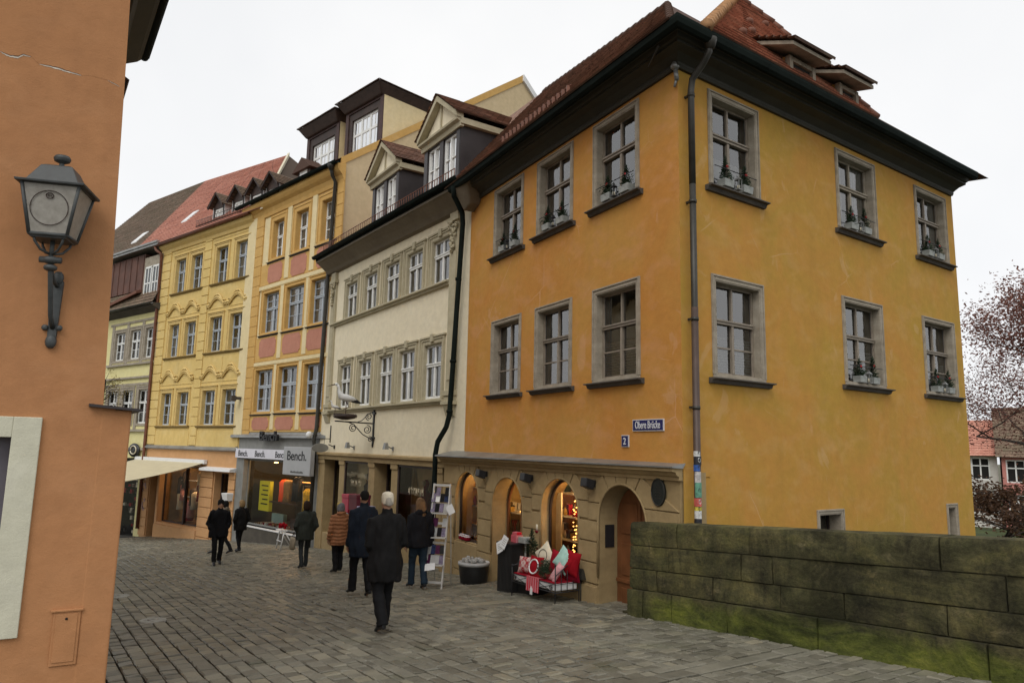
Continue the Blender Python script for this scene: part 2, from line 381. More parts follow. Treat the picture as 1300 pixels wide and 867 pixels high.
def window(root, F, s, z, w, h, sash, rev=.18, tz=.62, lb=1, ub=0, fw=.05, surround=None, sill=None, curtain=None, cm=None, y=0, label=None, lx=0):
    """opening centre s, opening bottom z (facade frame F). surround=(width,proud,mat,style) sill=(ext,depth,thick,mat)"""
    M = F.at(s, y, z); tzz = h*tz if tz else 0
    wn = obj('window', cached(('s',w,h,rev,tz,lb,ub,fw,sash.name), lambda: mk_sash(w,h,rev,tzz,lb,ub,fw)), sash, root, M, label=label)
    obj('glass', cached(('g',w,h,rev), lambda: mk_glass(w,h,rev)), M_glass, wn, M, recalc=False)
    obj('dark_room', cached(('r',w,h,rev), lambda: mk_recess(w,h,rev)), M_dark, wn, M)
    if curtain: obj('curtain', cached(('c',w,h,rev,curtain,(cm or M_curt).name), lambda: mk_curtain(w,h,rev,curtain)), cm or M_curt, wn, M)
    if surround: obj('window_surround', cached(('u',w,h,rev)+(surround[0],surround[1],surround[2].name,surround[3]), lambda: mk_surround(w,h,surround[0],surround[1],rev,surround[3])), surround[2], wn, M, bevel=.006)
    if sill: obj('window_sill', cached(('l',w,surround[0] if surround else 0,sill[0],sill[1],sill[2],sill[3].name), lambda: mk_sill(w,surround[0] if surround else 0,*sill[:3])), sill[3], wn, M @ XF(0,0,-(surround[0]*.5 if surround else 0)))
    return wn

def tile_quad(mb, e0, e1, r1, r0, th=.17, lift=.028):
    """stepped tile courses between eave e0-e1 and ridge r0-r1"""
    e0,e1,r1,r0 = map(Vector, (e0,e1,r1,r0)); n = max(2, int(round(max((r0-e0).length,(r1-e1).length)/th)))
    X = (e1-e0).normalized() if (e1-e0).length > .1 else (r1-r0).normalized()
    N = X.cross((r0-e0)+(r1-e1)).normalized()
    if N.z < 0: N = -N
    Y = N.cross(X)
    if Y.z < 0: Y = -Y
    uv = lambda p: ((p-e0).dot(X), (p-e0).dot(Y))
    for i in range(n):
        a, b = i/n, (i+1)/n
        A0, A1, B1, B0 = e0.lerp(r0,a), e1.lerp(r1,a), e1.lerp(r1,b), e0.lerp(r0,b)
        la = N*lift; lb_ = N*.004
        m = 6 if (A1-A0).length > 2 else 1
        for k in range(m):
            t0, t1 = k/m, (k+1)/m
            j = N*(random.uniform(-.004,.004) if m > 1 else 0)
            p = [A0.lerp(A1,t0)+la+j, A0.lerp(A1,t1)+la+j, B0.lerp(B1,t1)+lb_, B0.lerp(B1,t0)+lb_]
            mb.add(p, [(0,1,2,3)], [[uv(q) for q in p]])
            q = [A0.lerp(A1,t0)-N*.005, A0.lerp(A1,t1)-N*.005, p[1], p[0]]
            mb.add(q, [(0,1,2,3)], [[uv(p[0]+Y*.0),uv(p[1]),uv(p[1]),uv(p[0])]])
def ridge_caps(mb, a, b, r=.09, step=.33):
    a, b = Vector(a), Vector(b); n = max(2, int((b-a).length/step)); d = (b-a)/n
    for i in range(n):
        p = a+d*i; mb.tube([p, p+d*1.08], [r*1.12, r*.82], 8)
def gutter(mb, a, b, r=.075):
    a, b = Vector(a), Vector(b); d = (b-a).normalized(); u = d.cross(Vector((0,0,1))).normalized(); rings = []
    for p in (a, b):
        rings.append([tuple(p+u*math.cos(t)*r+Vector((0,0,1))*(-math.sin(t)*r)) for t in [math.pi*k/8 for k in range(9)]]+[tuple(p+u*math.cos(t)*r*.88+Vector((0,0,1))*(-math.sin(t)*r*.88)) for t in [math.pi*k/8 for k in range(8,-1,-1)]])
    mb.loft(rings, True, True)
    for p in (u*r, -u*r): mb.tube([a+p, b+p], .011, 6)
def text(body, size, mat, parent, M, name='lettering', extrude=.004, bold=0.0, sx=1, shear=0, align='CENTER', label=None):
    cu = bpy.data.curves.new('txt', 'FONT'); cu.body = body; cu.size = size; cu.extrude = extrude; cu.align_x = align; cu.shear = shear; cu.space_character = 1.0
    t = bpy.data.objects.new('txt', cu); COL.objects.link(t); dg = bpy.context.evaluated_depsgraph_get(); dg.update()
    me = bpy.data.meshes.new_from_object(t.evaluated_get(dg)); bpy.data.objects.remove(t); bpy.data.curves.remove(cu)
    me.name = name; me.materials.clear()
    if bold:
        bm = bmesh.new(); bm.from_mesh(me)
        for k,(dx,dy) in enumerate(((bold*size,0),(-bold*size,0),(0,bold*size*.6),(0,-bold*size*.6))):
            c = me.copy(); c.transform(Matrix.Translation((dx,dy,.0006*(k+1)))); bm.from_mesh(c); bpy.data.meshes.remove(c)
        bm.to_mesh(me); bm.free()
    me.transform(Matrix.Rotation(math.pi,4,'Z') @ Matrix.Rotation(math.pi/2,4,'X') @ Matrix.Diagonal((sx,1,1,1)))
    return obj(name, me, mat, parent, M, label=label)
def sweep(path, prof, flip=False):
    """sweep profile (out,z) along plan polyline; outward = right of travel"""
    m = MB(); P = [Vector(p) for p in path]; n = len(P); rings = []
    for i, p in enumerate(P):
        ds = []
        if i > 0: ds.append((P[i]-P[i-1]).normalized())
        if i < n-1: ds.append((P[i+1]-P[i]).normalized())
        ns = [Vector((d.y,-d.x)) for d in ds]
        if len(ns) == 2:
            b = (ns[0]+ns[1]).normalized(); k = 1/max(.3, b.dot(ns[0])); nn = b*k
        else: nn = ns[0]
        rings.append([(p.x+nn.x*o, p.y+nn.y*o, z) for o, z in prof])
    return m.loft(rings, True, False)
v2 = lambda v: (v.x, v.y)

# ================================================================== CORNER BUILDING (ochre)
A = facade(1.75, 11.7, -28.6)
cA = A.p(-1.53, 0)                               # street / river corner
BE = (cA.x+math.sin(R(54.8))*9.14, cA.y+math.cos(R(54.8))*9.14)
B = Frame(BE[0], BE[1], -math.sin(R(54.8)), -math.cos(R(54.8)))
bs = lambda s: 9.14-s
g0 = gz(cA.x, cA.y)
ROOTC = ROOT = thing('corner_building', 'big ochre corner house with sandstone arcade shop and flower windows beside the bridge parapet', 'building', A.at(-1.53,0,g0))
mw = MB(); W1, W2 = 1.12, 1.24
AW = [(.06,1.12),(2.03,1.14),(3.93,1.15)]
holes = [(s-w/2,s+w/2,z,z+h) for s,w in AW for z,h in ((1.17,1.50),(4.25,1.46))]
wall_panel(mw, -1.53, 5.86, -.3, 6.1, holes, 0, .3)
obj('street_wall', mw, M_och, ROOT, A.M)
mw = MB(); BW = [(1.34,1.12,1.16,1.47,4.18,1.49),(5.05,1.24,1.30,1.50,4.21,1.45),(8.07,1.24,1.31,1.49,4.22,1.42)]
holes = []
for s,w,z1,h1,z2,h2 in BW: holes += [(bs(s)-w/2,bs(s)+w/2,z1,z1+h1),(bs(s)-w/2,bs(s)+w/2,z2,z2+h2)]
holes += [(bs(4.02),bs(3.35),-1.9,-1.0),(bs(8.30),bs(7.97),-1.9,-1.02)]
wall_panel(mw, 0, 9.14, -8.5, 6.1, holes, 0, .3)
obj('river_wall', mw, M_och2, ROOT, B.M)
mw = MB()                                        # rear and far side
q = [v2(B.p(0,0)), v2(B.p(0,-7)), v2(A.p(5.86,-8)), v2(A.p(5.86,0))]
for a, b in zip(q[:-1], q[1:]): mw.quad((*a,-8.5),(*b,-8.5),(*b,6.1),(*a,6.1))
obj('rear_wall', mw, M_och2, ROOT, I4)
TRIM = (.095,.035,M_trim,'plain'); SILL = (.09,.14,.055,M_sillm)
cts = ['blind','full','side','half','drapes','side']
for i,(s,w) in enumerate(AW):
    window(ROOT, A, s, 1.17, w, 1.50, M_brow, .13, .60, 1, 0, .05, TRIM, SILL, ['blind','half','half'][i], M_lace)
    window(ROOT, A, s, 4.25, w, 1.46, M_brow, .13, .60, 0, 0, .05, TRIM, SILL, ['side','full','side'][i], M_lace)
for i,(s,w,z1,h1,z2,h2) in enumerate(BW):
    window(ROOT, B, bs(s), z1, w, h1, M_brow, .13, .58, 1, 0, .05, TRIM, SILL, 'blind', M_lace)
    window(ROOT, B, bs(s), z2, w, h2, M_brow if i != 1 else M_trim, .13, .60, 0, 0, .05, TRIM, SILL, ['half','drapes','side'][i], M_lace)
window(ROOT, B, bs(3.685), -1.9, .67, .9, M_woodd, .22, 0, 0, 0, .03, (.075,.03,M_trim,'plain'))
window(ROOT, B, bs(8.135), -1.9, .33, .88, M_woodd, .22, 0, 0, 0, .03, (.075,.03,M_trim,'plain'))
# coved eaves cornice and gutter right round
BEND = B.p(0,0); BACK = B.p(0,-7)
path = [v2(A.p(6.0,0)), v2(cA), v2(B.p(.04,0))]
prof = [(0,5.86),(.06,5.86),(.09,5.90),(.09,5.94),(.15,5.97),(.24,6.01),(.36,6.03),(.42,6.04),(.42,6.08),(.47,6.09),(.50,6.15),(.55,6.17),(.55,6.24),(0,6.24)]
prof = [(a*.8,b) for a,b in prof]
obj('eaves_cornice', sweep(path, prof), M_soff, ROOT, I4)
prof = [(.56,6.16),(.60,6.10),(.67,6.09),(.73,6.13),(.75,6.20),(.75,6.25),(.72,6.25),(.71,6.18),(.66,6.13),(.62,6.14),(.58,6.19)]
prof = [(a*.8,b) for a,b in prof]
obj('gutter', sweep(path, prof), M_gut, ROOT, I4)
# main roof: steep street slope, shallow river slope, hip between
def Ap(s, i, z): return A.p(s, -i, z)
zA = lambda i: 6.22+1.2*(i+.6)
rp = [(-2.1,-.55),(6.15,-.6),(6.15,2.18),(2.6,1.52),(-.5,.72),(-1.6,-.02)]
m = MB()
tile_quad(m, Ap(-2.05,-.62,6.22), Ap(6.15,-.62,6.22), Ap(6.15,2.18,zA(2.18)), Ap(-.5,.72,zA(.72)))
tile_quad(m, Ap(-2.05,-.6,6.23), Ap(-.4,-.6,6.23), Ap(-.45,.72,zA(.72)), Ap(-.55,.70,zA(.70)))
m.add([Ap(6.15,-.6,6.23),Ap(9.56,2.76,zA(2.76)),Ap(6.15,2.18,zA(2.18))], [(0,1,2)], [[(0,0),(3.4,4.5),(0,4.2)]])
obj('street_roof', m, T_old, ROOT, I4, recalc=False)
m = MB(); H0, H1, H2 = Ap(-2.05,-.6,6.24), Ap(-.5,.72,zA(.72)), Ap(6.15,2.18,zA(2.18))
e2 = B.p(-.5,.6,6.24); e3 = B.p(-.5,-7,7.2); r3 = A.p(6.15,-8,7.0)
m.add([H0,H1,H2,r3,e3,e2], [(0,1,5),(1,4,5),(1,2,3),(1,3,4)])
obj('river_roof', m, T_old, ROOT, I4)
m = MB(); ridge_caps(m, Ap(-2.0,-.56,6.24), H1-Vector((0,0,.03)), .07, .3); ridge_caps(m, H1-Vector((0,0,.03)), H2-Vector((0,0,.03)), .07, .3)
obj('ridge_tiles', m, T_old, ROOT, I4, recalc=False)
m = MB()
for k in range(16): p = Ap(1.0+k*.17, -.38, zA(-.38)); m.box(p.x-.03,p.x+.03,p.y-.05,p.y+.05,p.z,p.z+.14)
m.tube([Ap(.9,-.38,zA(-.38)+.13), Ap(3.7,-.38,zA(-.38)+.13)], .012, 6)
obj('snow_guard', m, M_copper, ROOT, I4)
ch = A.p(9.0,-5.4); m = MB()
chz = 12.9
# red steep wing over the river front
def Bp(s, i, z): return B.p(bs(s), -i, z)
zB = lambda i: 6.22+1.45*(i+.6)
wl, wr, at, ar = (.0,-.58), (4.85,-.58), (3.72,1.62), (4.45,1.28)
m = MB()
tile_quad(m, Bp(*wl,zB(wl[1])), Bp(*wr,zB(wr[1])), Bp(ar[0],ar[1],zB(ar[1])), Bp(2.9,1.28-.1,zB(1.18)), .115, .045)
tile_quad(m, Bp(2.9,1.18,zB(1.18)), Bp(ar[0],ar[1],zB(ar[1])), Bp(at[0]+.12,at[1],zB(at[1])), Bp(at[0],at[1],zB(at[1])), .115, .045)
rf = obj('river_wing_roof', m, T_red, ROOT, I4, recalc=False)
m = MB(); P0, P1, P2, P3 = Bp(*wl,zB(wl[1])), Bp(*wr,zB(wr[1])), Bp(ar[0],ar[1],zB(ar[1])), Bp(at[0],at[1],zB(at[1]))
Q0, Q1 = Bp(.2,3.6,6.5), Bp(4.9,3.6,6.5)
m.add([P0,P1,P2,P3,Q0,Q1], [(0,3,4),(1,5,2),(3,2,5,4)])
obj('river_wing_back', m, T_old, rf, I4)
m = MB(); ridge_caps(m, P0+Vector((0,0,.05)), P3+Vector((0,0,.08)), .1, .27)
obj('hip_tiles', m, plain('pale_clay_cap', (.42,.23,.11,1), .8, .35, 7, .2), rf, I4, recalc=False)
m = MB(); ridge_caps(m, P1+Vector((0,0,.03)), P2+Vector((0,0,.05)), .07, .27); ridge_caps(m, P2+Vector((0,0,.05)), P3+Vector((0,0,.05)), .07, .27)
obj('ridge_tiles', m, T_red, rf, I4, recalc=False)
m = MB()
for s,i in ((1.5,-.1),(2.1,.15),(2.6,.55),(3.3,.35),(3.6,.9)):
    p = Bp(s,i,zB(i)); m.ell((p.x,p.y,p.z+.05), .09,.09,.07, 8, 5)
obj('vent_tiles', m, T_red, rf, I4, recalc=False)
for s0, s1 in ((2.28,3.04),(3.80,4.44)):          # two shed dormers with flared roofs
    x0, x1 = bs(s1), bs(s0); fr = MB(); yf = .47
    for a, b in ((x0,x0+.09),(x1-.09,x1)): fr.box(a,b,yf-.09,yf,6.2,6.70)
    fr.box(x0+.09,x1-.09,yf-.08,yf-.01,6.62,6.70); fr.box(x0+.09,x1-.09,yf-.08,yf-.01,6.2,6.3)
    d = obj('dormer', fr, M_woodg, ROOT, B.M)
    m = MB()
    for x in (x0+.012, x1-.05): m.prism_yz([(yf-.09,6.2),(yf-.09,6.70),(-.15,6.86),(-.15,6.4)], x, x+.035)
    obj('cheek', m, M_och, d, B.M)
    m = MB(); m.quad((x0+.1,yf-.06,6.3),(x1-.1,yf-.06,6.3),(x1-.1,yf-.06,6.62),(x0+.1,yf-.06,6.62)); obj('window_pane', m, M_dark, d, B.M)
    m = MB(); fl, fr_, br, bl = (x1+.24,.70,6.76), (x0-.12,.70,6.78), (x0-.25,-.15,7.05), (x1+.52,.10,6.93)
    dn = lambda p, k: (p[0],p[1],p[2]-k)
    m.hexa([dn(fl,.07),dn(fr_,.07),dn(br,.07),dn(bl,.07),fl,fr_,br,bl]); obj('roof_board', m, M_woodg, d, B.M, bevel=.006)
    m = MB(); up = lambda p, dx, dy, k: B.p(p[0]+dx,p[1]+dy,p[2]+k)
    tile_quad(m, up(fl,.04,.05,.012), up(fr_,-.04,.05,.012), up(br,-.05,0,.03), up(bl,.05,.03,.03), .15, .045)
    for k in range(7): t = (k+.5)/7; p = Vector(fl).lerp(Vector(fr_),t); m.box(0,0,0,0,0,0) if False else None
    obj('dormer_roof', m, T_old, d, I4, recalc=False)
# sandstone arcade
SD = (A.M.to_3x3() @ Vector((1,.026,0))).normalized(); so = A.p(-1.5,.03)
S = Frame(so.x, so.y, SD.x, SD.y)
arch = [(.70,1.90,-3.2,-1.135),(4.28,5.52,-3.4,-1.20),(2.44,3.64,-1.96,-1.12),(6.12,7.26,-2.06,-1.11)]
m = MB(); wall_panel(m, 0, 7.95, -3.6, -.36, [], 0, .42, arch)
m.quad((0,0,-3.6),(0,-.5,-3.6),(0,-.5,-.3),(0,0,-.3)); m.quad((7.95,0,-3.6),(7.95,-1.2,-3.6),(7.95,-1.2,-.3),(7.95,0,-.3))
m.quad((0,0,-.36),(7.95,0,-.36),(7.95,-.6,-.36),(0,-.6,-.36))
ar_o = obj('sandstone_arcade', m, M_sand, ROOT, S.M)
m = MB(); gpx = .012; PR = .032
def blk(x0, x1, z0, z1): m.box(x0+gpx, x1-gpx, -.01, PR, z0+gpx, z1-gpx)
edges = sorted(arch)
bounds = [(0,.70)]+[(edges[i][1],edges[i+1][0]) for i in range(3)]+[(7.26,7.95)]
mids = [0]+[(a+b)/2 for a,b in bounds[1:4]]+[7.95]
for a, b in bounds:
    z = -1.16
    while z > -3.5:
        blk(a, b, z-.335, z); z -= .335
for sill_z, (a,b) in ((-1.96,(2.44,3.64)),(-2.06,(6.12,7.26))):
    blk(a, b, sill_z-.62, sill_z-.02); blk(a, b, sill_z-1.3, sill_z-.62)
top = -.40
for (a,b,_,sp), ml, mr in zip(edges, mids[:-1], mids[1:]):
    r = (b-a)/2; cx = (a+b)/2; spz = sp-.02
    angs = [0, .30, .75, 1.22, math.pi-1.92+ .70, math.pi-1.22, math.pi-.75, math.pi-.30, math.pi]
    angs = [0, .50, 1.02, 1.38, math.pi-1.38, math.pi-1.02, math.pi-.50, math.pi]
    def outer(t):
        if t < .75: return (ml, spz+r*math.sin(t))
        if t > math.pi-.75: return (mr, spz+r*math.sin(t))
        dx, dz = -math.cos(t), math.sin(t); k = 9
        if dz > 1e-6: k = min(k, (top-spz)/dz)
        if dx < -1e-6: k = min(k, (ml-cx)/dx)
        if dx > 1e-6: k = min(k, (mr-cx)/dx)
        return (cx+dx*k, spz+dz*k)
    cor = [(math.pi-math.atan2(top-spz, (mr-cx))), math.atan2(top-spz, cx-ml)]
    for t0, t1 in zip(angs[:-1], angs[1:]):
        t0 += .012; t1 -= .012
        inn = [(cx-r*math.cos(t0+(t1-t0)*k/5), spz+r*math.sin(t0+(t1-t0)*k/5)) for k in range(6)]
        cs = [c for c in sorted(cor) if t0 < c < t1]
        out = [outer(t1)]+[outer(c) for c in cs[::-1]]+[outer(t0)]
        pts = inn+out; gx = sum(p[0] for p in pts)/len(pts); gzz = sum(p[1] for p in pts)/len(pts)
        pts = [(p[0]+(gx-p[0])*.025, p[1]+(gzz-p[1])*.025) for p in pts]
        m.prism_xz(pts, -.01, PR)
obj('stone_blocks', m, M_sand, ar_o, S.M, bevel=.010)
m = MB()
for (a,b,_,sp) in edges:
    r = (b-a)/2+.0; cx = (a+b)/2; n = 24
    P = [(a-.0,sp-.9)]+[(cx-r*math.cos(math.pi*k/n), sp+r*math.sin(math.pi*k/n)) for k in range(n+1)]+[(b,sp-.9)]
    m.tube([(x, PR-.01, z) for x,z in P], .022, 6)
obj('arch_roll', m, M_sand, ar_o, S.M)
m = MB(); prof = [(-.02,-.42),(.05,-.42),(.05,-.37),(.09,-.35),(.12,-.30),(.18,-.29),(.18,-.24),(-.02,-.24)]
m.prism_yz(prof, -.03, 8.0); obj('string_course', m, M_sand, ROOT, S.M, bevel=.006)
m = MB(); m.hexa([(-.06,.0,-.245),(8.0,-.02,-.245),(8.0,.24,-.235),(-.06,.21,-.235),(-.06,-.05,-.17),(8.0,-.3,-.08),(8.0,.24,-.21),(-.06,.21,-.215)])
obj('lead_cover', m, M_zinc, ROOT, S.M)
m = MB(); m.box(0,7.95,-.02,.045,-3.7,-2.9); m.hexa([(0,-.02,-3.6),(.68,-.02,-3.6),(.68,.05,-3.6),(0,.05,-3.6),(0,-.02,-2.15),(.68,-.02,-2.15),(.68,.05,-2.15),(0,.05,-2.15)])
m.box(1.92,2.42,-.02,.06,-3.6,-2.2); m.box(3.66,4.26,-.02,.06,-3.6,-2.33); m.box(5.54,6.10,-.02,.06,-3.6,-2.45); m.box(7.28,7.95,-.02,.06,-3.6,-2.5)
obj('plinth', m, M_sand, ROOT, S.M, bevel=.01)
# doors / shop windows in the arches
def arch_face(a, b, bot, sp, y):
    r = (b-a)/2; cx = (a+b)/2
    return [(cx-r*math.cos(math.pi*k/20), sp+r*math.sin(math.pi*k/20)) for k in range(21)]+[(b,bot),(a,bot)]
m = MB(); m.prism_xz(arch_face(.72,1.88,-3.2,-1.14,0), -.42, -.36)
dr = obj('wooden_door', m, M_wood, ROOT, S.M)
m = MB()
for x0,x1,z0,z1 in ((.84,1.24,-1.35,-.85),(1.36,1.76,-1.35,-.85),(.84,1.24,-2.0,-1.5),(1.36,1.76,-2.0,-1.5),(.84,1.24,-3.0,-2.2),(1.36,1.76,-3.0,-2.2)): m.box(x0,x1,-.37,-.345,z0,z1)
m.box(.72,1.88,-.37,-.33,-2.12,-2.06); m.box(1.27,1.33,-.37,-.335,-3.1,-.6)
obj('door_panels', m, M_wood, dr, S.M, bevel=.008)
m = MB(); m.tube([(1.2,-.36,-1.75),(1.2,-.28,-1.75)], .012); m.ell((1.2,-.27,-1.75), .03,.03,.03); m.box(1.17,1.23,-.37,-.352,-1.85,-1.65)
obj('door_knob', m, M_black, dr, S.M)
m = MB(); m.box(1.885,1.9,-.30,-.12,-1.58,-1.22); obj('intercom', m, M_black, ROOT, S.M)
def shop_arch(a, b, bot, sp, seed, door=False, yf=-.36):
    """lit little shop behind an arch: lining, shelves, glazing and frame"""
    rnd = random.Random(seed); m = MB()
    fr = MB(); y = yf; r = (b-a)/2; cx = (a+b)/2
    P = [(a+.03,bot+.02)]+[(cx-(r-.03)*math.cos(math.pi*k/20), sp+(r-.03)*math.sin(math.pi*k/20)) for k in range(21)]+[(b-.03,bot+.02)]
    fr.tube([(x,y,z) for x,z in P], .03, 6); fr.box(a+.03,b-.03,y-.03,y+.03,bot,bot+.05)
    if door: fr.box(cx-.05,cx+.05,y-.03,y+.03,bot,sp+r-.05); fr.box(a,cx,y-.02,y+.02,bot,bot+.5)
    f = obj('shop_door' if door else 'shop_window', fr, M_wood if door else M_woodd, ROOT, S.M)
    g = MB(); pts = arch_face(a+.02,b-.02,bot+.02,sp,0); g.add([(x,y,z) for x,z in pts], [tuple(range(len(pts)))])
    obj('glass', g, M_glassd, f, S.M, recalc=False)
    rm = MB(); yb = yf-1.0; A_, B_, z0, z1 = a-.05, b+(1.2 if a > 6 else .6), bot-.05, sp+r+.1
    if door: z0 = bot
    ye = -.43
    rm.quad((A_,yb,z0),(B_,yb,z0),(B_,yb,z1),(A_,yb,z1)); rm.quad((A_,yb,z0),(A_,-.43,z0),(A_,-.43,z1),(A_,yb,z1)); rm.quad((B_,yb,z0),(B_,-.43,z0),(B_,-.43,z1),(B_,yb,z1))
    rm.quad((A_,yb,z0),(B_,yb,z0),(B_,-.43,z0),(A_,-.43,z0)); rm.quad((A_,yb,z1),(B_,yb,z1),(B_,-.43,z1),(A_,-.43,z1))
    obj('shop_room', rm, M_wood if door else plain('warm_shop_wall', (.50,.36,.16,1), .8, .2, 4, .1), f, S.M)
    sh = MB(); zs = [bot+.28+.42*k for k in range(4) if bot+.28+.42*k < sp+.3]
    for z in zs: sh.box(a+.3,b+.58,min(-.45,yf-.1)-.45,min(-.45,yf-.1),z,z+.025)
    obj('shelves', sh, M_wht, f, S.M)
    cols = [M_red, M_wht, plain('gold_ware', (.5,.3,.06,1), .35, .3, 10, .1), M_woodd, M_green, M_cream]
    for ci, mt in enumerate(cols):
        st = MB()
        for z in zs+[bot-.1]:
            for k in range(3):
                x = rnd.uniform(a+.40,b+.5); yy = min(-.45,yf-.1)-rnd.uniform(.06,.36); h = rnd.uniform(.07,.26); rr = rnd.uniform(.03,.065)
                if rnd.random() < .5: st.lathe((x,yy,z+.026), [(rr*.7,0),(rr,h*.4),(rr*.6,h*.8),(rr*.3,h)], 8)
                else: st.box(x-rr,x+rr,yy-rr,yy+rr,z+.026,z+.026+h)
        obj('shop_goods', st, mt, f, S.M, kind='stuff')
    lp = MB()
    for k in range(3): lp.ell((a+.35+(b-a-.4)*k/2, min(-.45,yf)-.22, sp+r-.12-.1*(k%2)), .035,.035,.045, 8, 6)
    obj('shop_lamp', lp, M_wrm, f, S.M)
    L = bpy.data.lights.new('shop_light', 'POINT'); L.energy = 14 if door else 60; L.color = (1,.62,.26); L.shadow_soft_size = .12
    o = bpy.data.objects.new('shop_light', L); place(o, f, S.at(cx-.1, min(-.45,yf)-.2, sp+r*.5))
    return f
s1 = shop_arch(6.12,7.26,-2.06,-1.11,3,False,-.12)
s2 = shop_arch(4.28,5.52,-2.9,-1.20,5,True)
s3 = shop_arch(2.44,3.64,-1.96,-1.12,8,False,-.17)
m = MB(); m.add([(x,-.39,z) for x,z in arch_face(2.9,3.62,-1.9,-1.12,0)], [tuple(range(23))]); 
# half drawn cream blinds inside the glass of two arches
m = MB(); m.box(3.45,3.62,-.33,-.30,-1.9,-.80); obj('blind', m, M_cream, s3, S.M)

m = MB()
for k in range(34):
    z = -2.6+random.random()*1.5; m.ell((5.20+.10*math.sin(k), -.55-.04*math.cos(k*2), z), .016,.016,.016, 6, 4)
for k in range(26):
    z = -1.9+random.random()*1.15; m.ell((3.15+.05*math.sin(k*1.3), -.40, z), .013,.013,.013, 6, 4)
obj('fairy_lights', m, emis('fairy_light', (1,.5,.12,1), 4), s2, S.M)
for x in (2.0, 3.96, 5.78):                        # flood lamps over the piers
    m = MB(); m.tube([(x,.04,-.56),(x,.13,-.56)], .02); m.box(x-.045,x+.045,.03,.06,-.62,-.5)
    l = obj('wall_lamp', m, M_black, ROOT, S.M); m = MB(); m.hexa([(x-.085,.1,-.66),(x+.085,.1,-.66),(x+.085,.26,-.60),(x-.085,.26,-.60),(x-.085,.08,-.50),(x+.085,.08,-.50),(x+.085,.24,-.46),(x-.085,.24,-.46)])
    obj('lamp_head', m, M_black, l, S.M, bevel=.01)
m = MB(); n = 28
ov = lambda a, b: [(.42+a*math.cos(2*math.pi*k/n), -.60+b*math.sin(2*math.pi*k/n)) for k in range(n)]
m.prism_xz(ov(.155,.205), .03, .05); pl = obj('oval_plaque', m, plain('dark_bronze', (.03,.035,.033,1), .4, .3, 9, .1, .6), ROOT, S.M)
m = MB(); m.tube([(x,.052,z) for x,z in ov(.14,.19)+[ov(.14,.19)[0]]], .008, 5)
for k in range(5): m.box(.36,.48,.05,.053,-.69+k*.04,-.685+k*.04)
obj('plaque_relief', m, M_pipe, pl, S.M)
# enamel signs
m = MB(); m.box(-1.14,-.41,.0,.022,.295,.475); sg = obj('street_sign', m, plain('white_enamel', (.6,.6,.62,1), .3, .05, 5, 0), ROOT, A.M, label='blue enamel street name sign with white blackletter writing')
m = MB(); m.box(-1.128,-.422,.02,.026,.307,.463); obj('sign_field', m, plain('blue_enamel', (.012,.014,.09,1), .25, .1, 5, 0), sg, A.M)
text('Obere Brücke', .165, MATS['white_enamel'], sg, A.at(-.775,.028,.335), bold=.012, sx=.62, extrude=.002)
m = MB(); m.box(-.30,-.12,.0,.02,.05,.235); sg = obj('house_number', m, MATS['white_enamel'], ROOT, A.M); m = MB(); m.box(-.29,-.13,.018,.025,.06,.225); obj('sign_field', m, MATS['blue_enamel'], sg, A.M)
text('2', .15, MATS['white_enamel'], sg, A.at(-.21,.027,.09), bold=.02, extrude=.002)
# down pipe on the river face with stickers at its foot
PX = bs(.16)
m = MB(); m.tube([(PX,.50,6.12),(PX,.48,5.98),(PX,.36,5.84),(PX,.15,5.68),(PX,.12,5.5),(PX,.12,4.0)], .052, 10); m.lathe((PX,.51,6.02), [(.06,0),(.1,.12),(.1,.16)], 12)
for z in (5.4,3.7,1.9,.6): m.tube([(PX,.12,z),(PX,.12,z+.05)], .060, 10); 
for z in (5.42,3.72,1.92,.62): m.box(PX-.02,PX+.02,-.02,.1,z,z+.03)
m.tube([(PX,.12,4.0),(PX,.12,.2)], .050, 10)
dp = obj('downpipe', m, M_pipe, ROOT, B.M)
m = MB(); m.tube([(PX,.12,2.1),(PX,.12,-8)], .053, 10); obj('lower_pipe', m, M_pipeb, dp, B.M)
rs = random.Random(4); pal = [(.5,.5,.48,1),(.02,.02,.025,1),(.03,.09,.3,1),(.45,.42,.4,1),(.10,.25,.17,1),(.5,.1,.08,1),(.5,.42,.06,1)]
z = .02; k = 0
while z > -1.25:
    h = rs.uniform(.06,.2); a0 = rs.uniform(-.5,.1); a1 = a0+rs.uniform(1.6,2.6); c = pal[k % len(pal)]; rr = .056+.0015*(k % 3)
    m = MB(); n = 10; P = [(PX+rr*math.cos(a0+(a1-a0)*i/n), .12+rr*math.sin(a0+(a1-a0)*i/n)) for i in range(n+1)]
    tw = rs.uniform(-.02,.02); m.loft([[(x,y,z-h) for x,y in P],[(x+0,y,z+tw) for x,y in P]], False, True, False)
    obj('sticker', m, plain('sticker_%d' % (k % len(pal)), c, .5, .35, 25, 0), dp, B.M)
    cx, cy = PX+rr*1.03*math.cos(1.2), .12+rr*1.03*math.sin(1.2); m = MB()
    m.tube([(cx+.022*math.cos(t), cy, z-h*.5+.03*math.sin(t)) for t in [j*.5 for j in range(rs.choice([6,9,13]))]], .005, 4)
    obj('sticker_drawing', m, plain('sticker_%d' % ((k+1) % 2), pal[(k+1) % 2], .5, .35, 25, 0), dp, B.M)
    z -= h*rs.uniform(.75,1.05); k += 1
m = MB(); m.tube([(0,.0,5.55),(0,.02,5.72)], .035, 8); m.lathe((0,.03,5.72), [(.03,0),(.07,.03),(.065,.07),(.03,.15),(.012,.17)], 12); m.tube([(0,.0,5.6),(.03,.02,5.45)], .02, 6)
obj('corner_knob', m, M_zinc, ROOT, A.at(-1.53,.02,.12))
